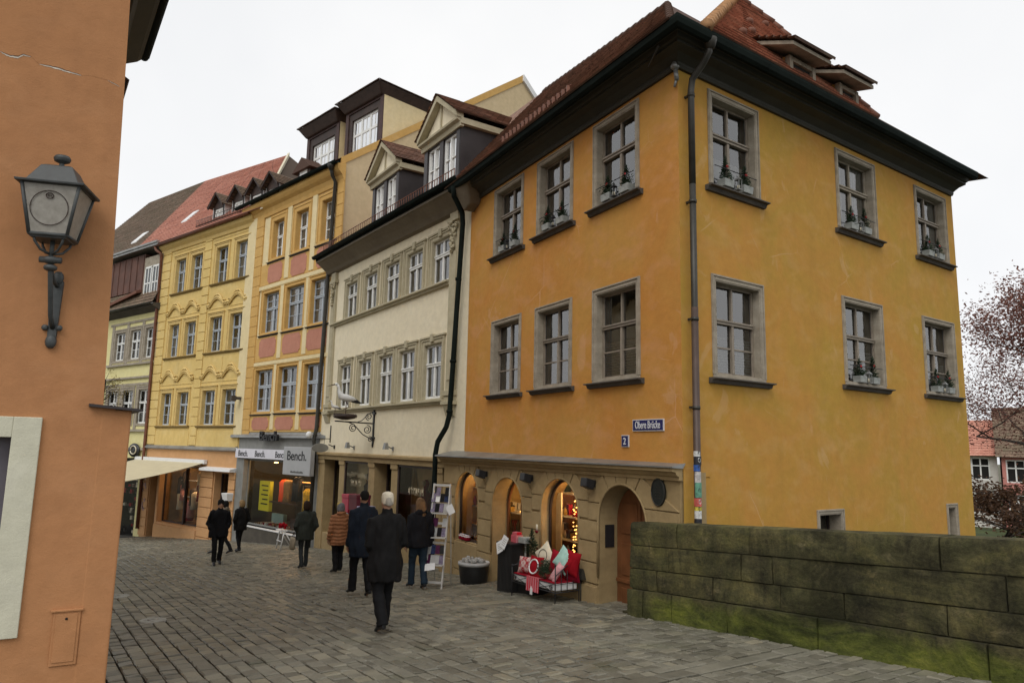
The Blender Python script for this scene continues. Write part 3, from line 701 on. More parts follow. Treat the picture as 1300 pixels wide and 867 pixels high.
m = MB(); m.tube([(-.1,.35,6.12),(.32,.2,6.02)], .02, 6); obj('eaves_bracket', m, M_pipe, ROOT, A.at(-1.53,.1,-.05))
# ================================================================== BEIGE STORK HOUSE
c0 = A.p(6.05, 0); C = facade(c0.x, c0.y, -33.2)
ROOT = thing('beige_house', 'narrow beige house with carved pilasters, two rows of five windows and two pedimented dormers', 'building', C.at(0,0,gz(c0.x,c0.y)))
LW = [1.62,3.19,4.65,6.26,7.97]; UW = [1.36,2.93,4.45,6.09,7.76]
m = MB(); ow = 1.0
holes = [(s-ow/2,s+ow/2,1.18,2.62) for s in LW]+[(s-ow/2,s+ow/2,4.19,5.38) for s in UW]
wall_panel(m, -.15, 10.15, -.32, 6.35, holes, 0, .32); obj('facade_wall', m, M_beige, ROOT, C.M)
m = MB()
for a,b in (((10.15,0),(10.15,-9)),((10.15,-9),(-.15,-9)),((-.15,-9),(-.15,0))): m.quad((*a,-4.2),(*b,-4.2),(*b,6.35),(*a,6.35))
obj('rear_wall', m, M_beige, ROOT, C.M)
for i,s in enumerate(LW): window(ROOT, C, s, 1.18, ow, 1.44, M_white, .07, .62, 0, 0, .07, (.16,.05,M_sand2,'ears'), None, ['side','drapes','full','drapes','half'][i])
for i,s in enumerate(UW): window(ROOT, C, s, 4.19, ow, 1.19, M_white, .07, .62, 0, 0, .065, (.16,.05,M_sand2,'ears'), None, 'full' if i % 2 else 'drapes')
m = MB()
for z0,z1,ws,wz in ((1.17,2.86,LW,(1.19,2.8)),(4.17,5.62,UW,(4.19,5.56))):
    for a, b in zip(ws[:-1], ws[1:]): m = MB(); m.box((a+b)/2-.045,(a+b)/2+.045,-.01,.03,z0+.02,z1-.05); obj('window_band', m, M_sand2, ROOT, C.M, bevel=.006)
m = MB()
for z in (1.12, 4.13): m.prism_yz([(-.01,z-.10),(.07,z-.09),(.08,z-.04),(.14,z-.02),(.14,z+.03),(-.01,z+.04)], .78, 9.5)
obj('sill_ledge', m, M_sand2, ROOT, C.M, bevel=.005)
for s, in ((.55,),(9.42,)):
    m = MB(); m.box(s-.22,s+.22,-.01,.07,1.35,5.75); m.box(s-.15,s+.15,.06,.09,1.6,4.85)
    m.box(s-.27,s+.27,-.01,.13,1.22,1.35); m.box(s-.24,s+.24,-.01,.10,1.08,1.22); m.box(s-.29,s+.29,-.01,.16,1.0,1.09); m.prism_yz([(-.01,.72),(.04,.72),(.12,.95),(.14,1.0),(-.01,1.0)], s-.2, s+.2)
    m.box(s-.29,s+.29,-.01,.14,5.62,5.74); m.box(s-.2,s+.2,-.01,.11,5.74,6.0)
    pl = obj('pilaster', m, M_sand2, ROOT, C.M, bevel=.008)
    m = MB(); rr = random.Random(int(s*10))
    for k in range(26):
        t = k/26; w = .2*(1-t*.85); m.ell((s+rr.uniform(-w,w), .10+rr.uniform(0,.05), 5.6-t*.8), rr.uniform(.03,.06),.04,rr.uniform(.035,.06), 7, 5)
    for sg in (-1,1): m.tube([(s+sg*(.17+.05*math.cos(a)), .13, 5.5+.05*math.sin(a)) for a in [j*.6 for j in range(11)]], .022, 6)
    obj('carved_capital', m, M_sand2, pl, C.M)
# eaves: wide sloping boarded soffit and dark gutter rising a little to the left
m = MB(); a, b = -.55, 10.05
m.loft([[(a,0,5.80),(a,.12,5.84),(a,.2,5.92),(a,.50,6.12),(a,.56,6.14),(a,.56,6.26),(a,0,6.40)],[(b,0,6.02),(b,.12,6.06),(b,.2,6.16),(b,.50,6.40),(b,.56,6.42),(b,.56,6.54),(b,0,6.66)]], True, False)
obj('eaves_cornice', m, M_soff2, ROOT, C.M)
m = MB(); gutter(m, C.p(-.6,.64,6.32), C.p(10.1,.64,6.62), .085); gt = obj('gutter', m, M_gut, ROOT, I4)
m = MB(); m.loft([[(a-.05,.57,6.20),(a-.05,.57,6.31),(a-.05,.0,6.66),(a-.05,0,6.4)],[(b+.05,.57,6.48),(b+.05,.57,6.6),(b+.05,.0,6.9),(b+.05,0,6.66)]], True, False); obj('eaves_board', m, M_gut, ROOT, C.M)
m = MB(); tile_quad(m, C.p(-.5,.55,6.34), C.p(10.1,.55,6.64), C.p(10.1,-5.5,9.6), C.p(-.5,-5.5,9.6)); obj('roof', m, T_old, ROOT, I4, recalc=False)
m = MB(); m.add([C.p(-.5,-5.5,9.6),C.p(10.1,-5.5,9.6),C.p(10.1,-10,6.3),C.p(-.5,-10,6.3)], [(0,1,2,3)]); obj('rear_roof', m, T_old, ROOT, I4)
m = MB()
for k in range(64): s = .0+k*.155; z = 6.5+.03*s; p = C.p(s,.42,z); m.tube([p,p+Vector((0,0,.26))], .011, 5)
for dz in (.06,.26): m.tube([C.p(0,.42,6.5+dz), C.p(9.8,.42,6.79+dz)], .013, 5)
obj('snow_guard', m, M_copper, ROOT, I4)
for s, zz in ((1.35,0),(5.06,.05)):               # pedimented dormers
    w = 1.0; y = .12; zb, zt, zp = 6.4+zz, 8.2+zz, 9.12+zz
    m = MB(); wall_panel(m, s-w, s+w, zb, zt, [(s-.82,s-.10,6.75+zz,8.02+zz),(s+.10,s+.82,6.75+zz,8.02+zz)], y, .15); d = obj('dormer', m, M_sheet, ROOT, C.M)
    for c in (s-.46,s+.46): window_in = obj('window_sash', cached(('s',.72,1.27,.06,.62,'dz'), lambda: mk_sash(.72,1.27,.06,0,1,0,.06)), M_white, d, C.at(c,y,6.75+zz)); 
    m = MB()
    for c in (s-.46,s+.46): m.quad((c-.34,y-.1,6.77+zz),(c+.34,y-.1,6.77+zz),(c+.34,y-.1,8.0+zz),(c-.34,y-.1,8.0+zz))
    obj('glass', m, M_glass, d, C.M, recalc=False)
    m = MB(); m.quad((s-.95,y-.75,6.3),(s+.95,y-.75,6.3),(s+.95,y-.75,8.15),(s-.95,y-.75,8.15)); obj('dark_room', m, M_dark, d, C.M)
    m = MB()
    for c in (s-.46,s+.46):
        for e in (-.25,.22): m.box(c+e-.09,c+e+.09,y-.16,y-.14,6.8+zz,8.0+zz)
    obj('curtain', m, M_curt, d, C.M)
    m = MB()
    for sd in (-1,1): x = s+sd*w; m.hexa([(x-.03,-3.6,6.4),(x+.03,-3.6,6.4),(x+.03,y-.01,6.4),(x-.03,y-.01,6.4),(x-.03,-3.6,zt),(x+.03,-3.6,zt),(x+.03,y-.01,zt),(x-.03,y-.01,zt)])
    for sd in (-1,1):
        for k in range(1,5): x = s+sd*(w+.03); yy = -.15-k*.7; m.box(x-.012,x+.012,yy,yy+.03,6.5,zt)
    obj('cheek', m, M_sheet, d, C.M)
    m = MB(); m.prism_yz([(y-.05,zt-.16),(y+.05,zt-.16),(y+.07,zt-.04),(y+.16,zt),(y+.17,zt+.06),(y-.05,zt+.07)], s-w-.12, s+w+.12)
    th = .12
    for sd in (-1,1):
        xo, xi = s+sd*(w+.14), s; m.hexa([(xo,y-.02,zt+.05),(xi,y-.02,zp-.02),(xi,y+.2,zp-.02),(xo,y+.2,zt+.05),(xo,y-.02,zt+.05+th*1.2),(xi,y-.02,zp+th*1.2),(xi,y+.2,zp+th*1.2),(xo,y+.2,zt+.05+th*1.2)])
    m.box(s-.03,s+.03,y+.0,y+.06,zt+.06,zp-.06)
    obj('pediment_moulding', m, M_sand2, d, C.M, bevel=.006)
    m = MB(); m.prism_xz([(s-w,zt+.05),(s+w,zt+.05),(s,zp)], y-.04, y+.015); obj('pediment_field', m, M_beige, d, C.M)
    m = MB()
    for sd in (-1,1): x = s+sd*w; m.prism_yz([(y+.05,zt-.10),(y+.05,zt+.06),(-3.6,zt+.06),(-3.6,zt-.10)], x-.0, x+sd*.15)
    obj('side_cornice', m, M_sand2, d, C.M, bevel=.005)
    m = MB()
    for sd in (-1,1): tile_quad(m, C.p(s+sd*(w+.2),y+.24,zt+.16), C.p(s+sd*(w+.2),-3.7,zt+.16), C.p(s,-3.7,zp+.2), C.p(s,y+.24,zp+.2), .16, .03)
    obj('dormer_roof', m, T_old, d, I4, recalc=False)
# shop front
m = MB(); zt = -.32
m.prism_yz([(-.01,zt-.2),(.05,zt-.2),(.06,zt-.08),(.12,zt-.05),(.12,zt+.02),(-.01,zt+.05)], -.1, 10.1)
for a,b in ((9.5,10.13),(7.6,8.05),(5.13,5.56),(3.52,3.92),(.87,1.38),(-.15,.62)): m.box(a,b,-.5,.0,-4.2,zt-.2); m.box(a-.02,b+.02,-.01,.03,zt-.34,zt-.2)
for a,b in ((5.56,7.6),(1.38,3.52),(8.05,9.5)): m.box(a,b,-.45,-.03,-4.2,-2.95 if a > 4 else -2.62)
sf = obj('shop_front', m, M_sand, ROOT, C.M, bevel=.008)
def shop_bay(root, F, a, b, z0, z1, y=-.2, back=M_sand2, depth=1.0, fr=M_woodd, nm='shop_window'):
    m = MB()
    m.box(a,a+.06,y-.04,y+.03,z0,z1); m.box(b-.06,b,y-.04,y+.03,z0,z1); m.box(a+.06,b-.06,y-.04,y+.03,z1-.06,z1); m.box(a+.06,b-.06,y-.04,y+.03,z0,z0+.06)
    w = obj(nm, m, fr, root, F.M, bevel=.004)
    g = MB(); g.quad((b-.05,y,z0+.05),(a+.05,y,z0+.05),(a+.05,y,z1-.05),(b-.05,y,z1-.05)); obj('glass', g, M_glassd, w, F.M, recalc=False)
    r = MB(); yb = y-depth
    r.quad((a,yb,z0),(b,yb,z0),(b,yb,z1),(a,yb,z1)); r.quad((a,yb,z0),(a,y-.05,z0),(a,y-.05,z1),(a,yb,z1)); r.quad((b,yb,z0),(b,y-.05,z0),(b,y-.05,z1),(b,yb,z1))
    r.quad((a,yb,z0),(b,yb,z0),(b,y-.05,z0),(a,y-.05,z0)); r.quad((a,yb,z1),(b,yb,z1),(b,y-.05,z1),(a,y-.05,z1))
    obj('shop_room', r, back, w, F.M); return w
M_shopb = plain('reflection_tone_backdrop', (.62,.50,.29,1), .85, .15, 3, .1)  # pale colour stands in for reflections and brightness in the shop glass
w1 = shop_bay(ROOT, C, 5.56, 7.6, -2.95, zt-.2, -.04, M_shopb, .40); w2 = shop_bay(ROOT, C, 1.38, 3.52, -2.62, zt-.2, -.04, M_shopb, .40)
shop_bay(ROOT, C, 8.05, 9.5, -2.95, zt-.2, -.38, plain('brown_shop_backdrop', (.12,.08,.04,1), .8, .2, 3, .1), .8)
shop_bay(ROOT, C, 3.92, 5.13, -3.3, zt-.2, -.42, M_dark, 1.6, M_woodd, 'shop_door')
for w, x in ((w2,2.35),(w1,6.3)):                # dressed figure and faint gilt lettering
    m = MB(); m.lathe((x,-.31,-2.3), [(.20,0),(.19,.5),(.11,.85),(.14,1.05),(.05,1.15),(.075,1.25),(.085,1.33),(.05,1.42)], 12); obj('window_mannequin', m, M_red if x < 3 else M_woodd, w, C.M)
    m = MB(); m.lathe((x,-.25,-1.05), [(.02,0),(.06,.04),(.07,.1),(.03,.16)], 10); obj('mannequin_face', m, M_cream, w, C.M)
m = MB(); m.add([(3.3,-.4,-.6),(2.7,-.4,-1.7),(3.4,-.4,-1.9)], [(0,1,2)]); m.add([(1.5,-.4,-.6),(2.0,-.4,-1.75),(1.45,-.4,-1.9)], [(0,1,2)]); obj('window_drape', m, plain('ochre_drape', (.3,.2,.07,1), .9, .2, 8, .2), w2, C.M)
rr = random.Random(17)                          # worn gilt lettering, no longer legible
for w0 in (1.95, 6.2):
    m = MB()
    for k in range(8): x = w0+k*.115; m.box(x,x+.018,-.032,-.028,-1.25-rr.uniform(0,.04),-1.10+rr.uniform(0,.03)); m.box(x+.02,x+.02+rr.uniform(.02,.06),-.032,-.028,-1.16+rr.uniform(-.07,.06),-1.145+rr.uniform(-.0,.06))
    obj('worn_lettering', m, plain('pale_gilt', (.50,.42,.28,1), .6, .3, 19, 0), ROOT, C.M)
for k, x in enumerate((8.6,6.80,3.84)):           # small fittings above the shop front
    m = MB(); m.box(x-.03,x+.03,0,.04,-.16,-.04); m.tube([(x,.03,-.1),(x,.22,-.02)], .018, 6)
    if k: m.hexa([(x-.09,.18,-.12),(x+.09,.18,-.12),(x+.09,.3,-.12),(x-.09,.3,-.12),(x-.06,.2,.06),(x+.06,.2,.06),(x+.06,.27,.06),(x-.06,.27,.06)])
    obj('wall_lamp', m, M_zinc if k else M_black, ROOT, C.M)
# shared downpipe and hopper between beige and ochre house
m = MB(); m.tube([(-.35,.62,6.15),(-.25,.55,5.95),(-.06,.2,5.65),(-.03,.16,5.4),(.16,.16,3.0),(.33,.16,.75),(.40,.20,.45),(.62,.30,.10),(.68,.32,-.2),(.70,.30,-3.3)], .062, 10)
for x,z in ((.1,4.0),(.24,2.0),(.33,.8)): m.tube([(x,.16,z),(x+.003,.16,z+.06)], .08, 10)
obj('downpipe', m, M_gut, ROOT, C.M)
m = MB(); m.hexa([(-.62,.05,5.72),(-.3,.02,5.62),(-.3,.3,5.62),(-.62,.3,5.72),(-.95,-.05,6.25),(-.3,-.1,6.15),(-.3,.62,6.15),(-.95,.62,6.25)])
obj('eaves_corbel', m, M_soff2, ROOT, C.M, bevel=.03)
# stork sign ------------------------------------------------------
T = thing('stork_sign', 'wrought iron shop sign with white stork on a dark nest, on the beige house', 'sign', C.at(5.3,.05,.1))
m = MB(); X0 = 5.3
m.box(X0-.03,X0+.03,.0,.045,.02,1.05); m.ell((X0,.03,1.08), .05,.04,.07, 8, 6); m.ell((X0,.03,0), .03,.03,.09, 8, 6)
for z in (.2,.93): m.box(X0-.11,X0+.11,.0,.05,z-.03,z+.03)
YA = 1.2
m.tube([(X0,.03,.62),(X0+.05,YA,.66)], .022, 6)
def scroll(cx, cz, r, a0, turns, sgn=1):
    n = int(turns*14); return [(X0, cx+sgn*r*(1-k/n*.75)*math.cos(a0+2*math.pi*turns*k/n), cz+r*(1-k/n*.75)*math.sin(a0+2*math.pi*turns*k/n)) for k in range(n+1)]
for cx,cz,r,a0,t,sg in ((.22,.44,.13,1.5,1.6,1),(.66,.47,.12,1.5,1.6,-1),(.18,.82,.11,-1.5,1.5,1),(.12,.16,.08,1.2,1.4,1)): m.tube(scroll(cx,cz,r,a0,t,sg), .013, 6)
m.tube([(X0,.03,.12),(X0,.2,.22),(X0,.36,.30),(X0,.5,.44),(X0,.64,.58),(X0,.8,.63)], .014, 6); m.tube([(X0,.05,.98),(X0,.2,.90),(X0,.4,.70),(X0,.55,.64)], .012, 6)
obj('bracket', m, M_black, T, C.M)
m = MB(); cy = .92; n = 30; rr = random.Random(5)
m.lathe((X0,cy,.70), [(.08,0),(.30,.05),(.34,.12),(.26,.17),(.1,.14)], 18)
for k in range(60):
    a = rr.uniform(0,6.28); r = rr.uniform(.24,.36); b = a+rr.uniform(.5,1.1); m.tube([(X0+r*math.cos(a),cy+r*math.sin(a),.74+rr.uniform(0,.13)),(X0+r*math.cos(b),cy+r*math.sin(b),.74+rr.uniform(0,.13))], .009, 4)
obj('nest', m, M_woodd, T, C.M)
SM = C.at(X0,cy,.85,R(90))                         # stork faces outward/left
def stork(M, k, nm, T):
    m = MB()
    m.tube([(-.30*k,0,.36*k),(-.16*k,0,.40*k),(0,0,.42*k),(.13*k,0,.46*k),(.19*k,0,.58*k),(.20*k,0,.68*k),(.24*k,0,.74*k)], [.03*k,(.085*k,.07*k),(.115*k,.10*k),(.09*k,.09*k),.045*k,.032*k,.038*k], 10)
    m.ell((.265*k,0,.755*k), .05*k,.036*k,.038*k, 8, 6)
    b = obj(nm, m, M_wht, T, M)
    m = MB(); m.tube([(.30*k,0,.75*k),(.52*k,0,.68*k)], [.018*k,.004*k], 6); obj('beak', m, M_woodd, b, M); m = MB(); m.tube([(0,.03*k,.34*k),(.0,.03*k,0)], .011*k, 5); m.tube([(-.02*k,-.03*k,.34*k),(-.10*k,-.03*k,.2*k),(.04*k,-.03*k,.14*k)], .011*k, 5); m.tube([(-.05*k,.03*k,0),(.07*k,.03*k,0)], .01*k, 5)
    obj('legs', m, plain('faded_red', (.10,.05,.04,1), .6, .2, 9, 0), b, M)
    m = MB(); m.tube([(-.12*k,0,.40*k),(-.3*k,0,.34*k),(-.42*k,0,.30*k)], [.07*k,.05*k,.01*k], 8); obj('tail', m, M_black, b, M)
stork(SM, 1.15, 'stork', T)
stork(C.at(X0,cy+.32,.85,R(90)), .5, 'stork_chick', T)
# oval projecting sign
T = thing('oval_sign', 'blank grey oval sign hanging from a thin bracket between beige and golden house', 'sign', C.at(9.3,.1,-.3))
m = MB(); m.tube([(9.05,.02,.05),(9.05,.02,.62)], .018, 6); m.tube([(9.05,.03,.17),(9.1,.6,.17)], .014, 6); m.tube([(9.1,.45,.17),(9.1,.45,.0)], .008,5); m.tube([(9.1,.2,.17),(9.1,.2,.0)], .008,5); obj('bracket', m, M_black, T, C.M)
m = MB(); m.loft([[(x,.33+.29*math.cos(2*math.pi*k/24),-.14+.15*math.sin(2*math.pi*k/24)) for k in range(24)] for x in (9.08,9.13)], True, False); obj('sign_board', m, M_zinc, T, C.M, bevel=.005)

# ================================================================== GOLDEN HOUSE WITH PINK PANELS
D = facade(-6.76, 25.59, -44.9); dp_ = D.p(0,0); zg = gz(dp_.x, dp_.y)
ROOT = thing('golden_house', 'tall cream and golden house with pink panels under the windows and two big dark dormers', 'building', D.at(0,0,zg))
UWD = [(.28,1.0,7.5,1.62),(2.25,.98,7.5,1.62),(4.19,.95,7.52,1.62)]; MWD = [(.55,1.32,4.4,1.7),(2.43,1.42,4.4,1.7),(4.40,1.35,4.42,1.68)]; LWD = [(.64,1.42,1.2,1.72),(2.60,1.48,1.22,1.72),(4.57,1.50,1.2,1.72)]
m = MB(); holes = [(s-w/2,s+w/2,z,z+h) for L in (UWD,MWD,LWD) for s,w,z,h in L]
wall_panel(m, -.65, 6.95, .2, 10.2, holes, 0, .35); obj('facade_wall', m, M_dcream, ROOT, D.M)
m = MB(); m.quad((6.95,0,-5),(6.95,-12,-5),(6.95,-12,10.2),(6.95,0,10.2)); m.quad((6.95,-12,-5),(-.65,-12,-5),(-.65,-12,10.2),(6.95,-12,10.2)); obj('rear_wall', m, M_gable, ROOT, D.M)
for i,(s,w,z,h) in enumerate(UWD): window(ROOT, D, s, z, w, h, M_white, .20, .58, 1, 0, .07, (.26,.05,M_dor,'plain'), (.02,.11,.04,M_sillm), 'full')
for i,(s,w,z,h) in enumerate(MWD): window(ROOT, D, s, z, w, h, M_blueg, .14, .60, 1, 1, .07, (.18,.06,M_dor,'plain'), (.02,.11,.04,M_sillm), 'full')
for i,(s,w,z,h) in enumerate(LWD): window(ROOT, D, s, z, w, h, M_blueg, .14, .60, 1, 0, .09, (.16,.06,M_dor,'plain'), (.02,.11,.04,M_sillm), 'half', M_lace)
m = MB()
for z0,z1 in ((9.25,10.0),): m.box(-.65,5.35,-.01,.02,9.42,9.46)
for (za,zb) in ((6.45,7.35),(3.25,4.25),(.42,1.05)): m.box(-.65,5.5,-.01,.03,za,zb)
m.box(5.5,6.1,-.01,.045,.3,9.9); m.box(-.75,-.32,-.01,.045,.3,9.9)
for k in range(22): z = .5+k*.43; m.box(5.48,6.12,-.01,.06,z,z+.39)
for k in range(22): z = .5+k*.43; m.box(-.76,-.36,-.01,.06,z,z+.39)
obj('golden_mouldings', m, M_dor, ROOT, D.M, bevel=.006)
m = MB()
for x in (1.27,3.23): m.box(x-.17,x+.17,-.01,.05,6.5,9.5)
for x in (1.45,3.42): m.box(x-.15,x+.15,-.01,.05,3.3,6.3)
for x in (1.6,3.6): m.box(x-.14,x+.14,-.01,.05,.5,3.1)
m.box(-.5,5.45,-.01,.07,6.26,6.42); m.box(-.4,5.45,-.01,.07,3.08,3.22); m.box(6.12,6.9,-.01,.07,.3,10.0)
obj('cream_pilasters', m, M_dcream, ROOT, D.M, bevel=.006)
def panel(m, cx, cz, w, h, y=.035):
    c = .12; W, H = w/2, h/2
    m.prism_xz([(cx-W+c,cz-H),(cx+W-c,cz-H),(cx+W-c*.9,cz-H+c*.6),(cx+W,cz-H+c),(cx+W,cz+H-c),(cx+W-c*.9,cz+H-c*.6),(cx+W-c,cz+H),(cx-W+c,cz+H),(cx-W+c*.9,cz+H-c*.6),(cx-W,cz+H-c),(cx-W,cz-H+c),(cx-W+c*.9,cz-H+c*.6)], y-.02, y+.012)
for L,zc,h in ((UWD,6.88,.80),(MWD,3.80,.78),(LWD,.74,.50)):
    for s,w,z,_ in L: m = MB(); panel(m, s+.02, zc, 1.42 if zc < 6 else 1.22, h); obj('pink_panel', m, M_pink, ROOT, D.M, bevel=.01)
m = MB(); m.prism_yz([(-.01,9.45),(.05,9.45),(.07,9.6),(.13,9.75),(.25,9.85),(.32,9.95),(.34,10.02),(.34,10.12),(-.01,10.2)], -.75, 7.1); obj('eaves_cornice', m, M_dor, ROOT, D.M)
m = MB(); gutter(m, D.p(-.85,.44,10.16), D.p(7.5,.44,10.22), .09); obj('gutter', m, M_gut, ROOT, I4)
m = MB(); m.prism_yz([(-.02,.42),(.05,.32),(.13,.28),(.14,.19),(-.02,.17)], -.65, 7.0); obj('ledge', m, M_zinc, ROOT, D.M)
# gable facing the camera
m = MB(); m.add([D.p(-.66,0,5.5), D.p(-.66,-12,5.5), D.p(-.66,-12,15.5), D.p(-.66,-10.1,16.7), D.p(-.66,-9.2,17.2), D.p(-.66,0,10.25)], [(0,1,2,3,4,5)]); obj('gable_wall', m, M_gable, ROOT, I4)
m = MB(); k = .745
m.loft([[D.p(-.70,.15,10.12),D.p(-.60,.15,10.12),D.p(-.60,.15,10.42),D.p(-.70,.15,10.42)],[D.p(-.70,-9.2,17.05),D.p(-.60,-9.2,17.05),D.p(-.60,-9.2,17.4),D.p(-.70,-9.2,17.4)]], True, False)
obj('verge_band', m, M_dor, ROOT, I4)
m = MB(); m.loft([[D.p(-.78,-9.2,17.1),D.p(-.60,-9.2,17.1),D.p(-.60,-9.2,17.42),D.p(-.78,-9.2,17.42)],[D.p(-.78,-12,15.0),D.p(-.60,-12,15.0),D.p(-.60,-12,15.3),D.p(-.78,-12,15.3)]], True, False); obj('verge_flashing', m, M_wht, ROOT, I4)
m = MB(); tile_quad(m, D.p(-.66,.4,10.2), D.p(7.0,.4,10.2), D.p(7.0,-9.2,17.36), D.p(-.66,-9.2,17.36)); obj('roof', m, T_old, ROOT, I4, recalc=False)
m = MB(); m.add([D.p(-.66,-9.2,17.36),D.p(7,-9.2,17.36),D.p(7,-12.5,14.8),D.p(-.66,-12.5,14.8)], [(0,1,2,3)]); obj('rear_roof', m, T_old, ROOT, I4)
for s0,s1,k in ((-.45,2.2,0),(2.75,5.4,1)):       # big hipped dormers
    y = -1.7; zb, zt = 11.0, 13.75-.1*k; m = MB(); wx0, wx1 = s0+.38, s1-.42
    wall_panel(m, s0, s1, zb, zt, [(wx0,wx1,11.75-.1*k,13.25-.15*k)], y, .2); d = obj('dormer', m, M_woodd, ROOT, D.M)
    m = MB(); m.box(s0-.02,s0+.2,y,y+.05,zb,zt); m.box(s1-.2,s1+.02,y,y+.05,zb,zt); m.box(s0+.2,s1-.2,y,y+.05,zt-.2,zt); obj('dormer_posts', m, plain('dark_red_wood', (.055,.028,.024,1), .6, .3, 5, .1), d, D.M, bevel=.01)
    w = wx1-wx0; h = 1.5; n = 3; m = MB(); z0 = 11.75-.1*k; z1 = 13.25-.15*k
    for j in range(n+1): x = wx0+w*j/n; m.box(x-.05,x+.05,y-.14,y-.08,z0,z1)
    for j,z in enumerate((z0+.05,z0+h*.55,z1-.05)): m.box(wx0,wx1,y-.135,y-.085,z-.05,z+.05)
    for j in range(n): x = wx0+w*(j+.5)/n; m.box(x-.015,x+.015,y-.125,y-.095,z0,z1)
    f = obj('window_sash', m, M_white, d, D.M); m = MB(); m.quad((wx0,y-.11,z0),(wx1,y-.11,z0),(wx1,y-.11,z1),(wx0,y-.11,z1)); obj('glass', m, M_glass, d, D.M, recalc=False)
    m = MB(); m.box(wx0,wx1,y-.24,y-.22,z0,z1); obj('curtain', m, M_curt, d, D.M)
    m = MB(); yr = -6.4
    for x in (s0,s1): m.prism_yz([(y,zb),(y,zt),(yr,zt),(yr+1.5,zb)], x-.02, x+.02)
    obj('cheek', m, M_dcream, d, D.M)
    m = MB(); o = .42; x0,x1,y0,y1 = s0-o*.6,s1+o*.6,y+o,yr
    m.hexa([(x0+.25,y1,zt-.12),(x1-.25,y1,zt-.12),(x1-.25,y0-.28,zt-.12),(x0+.25,y0-.28,zt-.12),(x0,y1,zt+.28),(x1,y1,zt+.28),(x1,y0,zt+.28),(x0,y0,zt+.28)]); obj('dormer_eaves', m, M_woodd, d, D.M, bevel=.04)
    m = MB(); e = [D.p(x0-.04,y0+.04,zt+.29),D.p(x1+.04,y0+.04,zt+.29),D.p(x1+.04,y1,zt+.29),D.p(x0-.04,y1,zt+.29)]; cx = (x0+x1)/2; r0, r1 = D.p(cx,y0-1.2,zt+.95), D.p(cx,y1,zt+.95)
    tile_quad(m, e[1], e[2], r1, r0, .16); tile_quad(m, e[0], e[3], r1, r0, .16); tile_quad(m, e[0], e[1], r0+Vector((.01,0,0)), r0, .16)
    obj('dormer_roof', m, T_old, d, I4, recalc=False)
m = MB(); s = 3.45; m.box(s-.5,s+.5,-.9,-.55,10.6,11.3); d = obj('small_dormer', m, M_woodd, ROOT, D.M)
m = MB(); m.box(s-.3,s+.3,-.56,-.53,10.75,11.2); obj('dormer_window', m, M_white, d, D.M); m = MB(); m.prism_xz([(s-.75,11.2),(s+.75,11.2),(s,11.75)], -1.2, -.4); obj('dormer_roof', m, T_old, d, D.M)
# downpipe at the beige house
m = MB(); m.tube([(-.45,.44,10.0),(-.35,.3,9.75),(-.3,.13,9.55),(-.16,.13,6.0),(.0,.13,.55),(.02,.2,.1),(.02,.14,-.2),(.05,.14,-3.6)], .07, 10); m.lathe((-.45,.44,10.0), [(.07,-.1),(.13,.05),(.13,.1)],10); obj('downpipe', m, M_pipe, ROOT, D.M)
m = MB(); m.tube([(.1,.1,.3),(.1,.3,.35)], .03,6); m.ell((.1,.35,.3), .11,.11,.13); obj('wall_lamp', m, M_wht, ROOT, D.M)
m = MB(); m.box(6.35,6.5,.07,.35,1.75,1.87); m.box(6.32,6.52,.3,.5,1.68,1.9); obj('wall_lamp', m, M_sillm, ROOT, D.M)
# shop front
M_gray = plain('grey_shop_frame', (.20,.20,.185,1), .6, .15, 4, .1)
m = MB(); wall_panel(m, -.6, 6.95, -5, .2, [(.35,5.85,-3.25,-.68)], -.02, .4); obj('shop_front', m, M_gray, ROOT, D.M); m = MB(); m.box(.3,5.9,-.1,.03,-5,-3.31); obj('shop_plinth', m, plain('brown_stone_plinth', (.07,.06,.045,1), .7, .3, 3, .2), ROOT, D.M)
sw = shop_bay(ROOT, D, .35, 5.85, -3.25, -.68, -.25, plain('dark_shop_backdrop', (.05,.042,.03,1), .8, .3, 2, .1), 2.2, M_gray)
m = MB(); m.box(.35,5.85,-.24,.06,-3.30,-3.25); obj('window_ledge', m, M_wht, sw, D.M)
bn = MB(); bn.box(2.2,6.45,.02,.10,-.63,-.26); b = obj('banner_sign', bn, plain('white_banner', (.62,.61,.66,1), .5, .06, 4, 0), ROOT, D.M, label='white banner sign repeating the word Bench in black')
for x in (5.75,4.25,2.55): text('Bench.', .34, M_txt, b, D.at(x,.103,-.56), bold=.02, sx=.98, shear=.05, extrude=.002)
bx = MB(); bx.box(-.22,1.72,.25,.42,-1.13,-.13); b = obj('sign_box', bx, plain('pale_sign_box', (.36,.365,.37,1), .45, .06, 3, 0), ROOT, D.M, bevel=.015, label='square white sign box reading Bench')
text('Bench.', .47, M_txt, b, D.at(.75,.423,-.60), bold=.02, sx=1.12, extrude=.002); m = MB()
for k in range(12): x = .25+k*.075; m.box(x,x+.05,.42,.424,-1.05,-1.05+(.07 if k % 3 else .05))
obj('small_print', m, MATS['grey_pipe_metal'], b, D.M)
b = text('Bench', .52, M_black, ROOT, D.at(3.4,.2,.08), name='raised_letters', extrude=.05, bold=.02, sx=1.15, label='dark raised letters reading Bench on the ledge')
for nm, mt, boxes in (('poster', emis('glowing_yellow_poster',(.55,.52,.02,1),.12), [(4.62,5.5,-2.72,-1.55)]),('shop_goods', plain('teal_box',(.22,.36,.36,1),.7,.1,5,0), [(3.35,4.3,-3.2,-2.75)]),('counter', M_woodd, [(2.3,4.6,-2.35,-2.3),(1.4,2.8,-3.2,-2.85)])):  # poster is no lamp; a faint glow is put into its material
    m = MB()
    for x0,x1,z0,z1 in boxes: m.box(x0,x1,-.75,-.6,z0,z1)
    obj(nm, m, mt, sw, D.M)
m = MB()
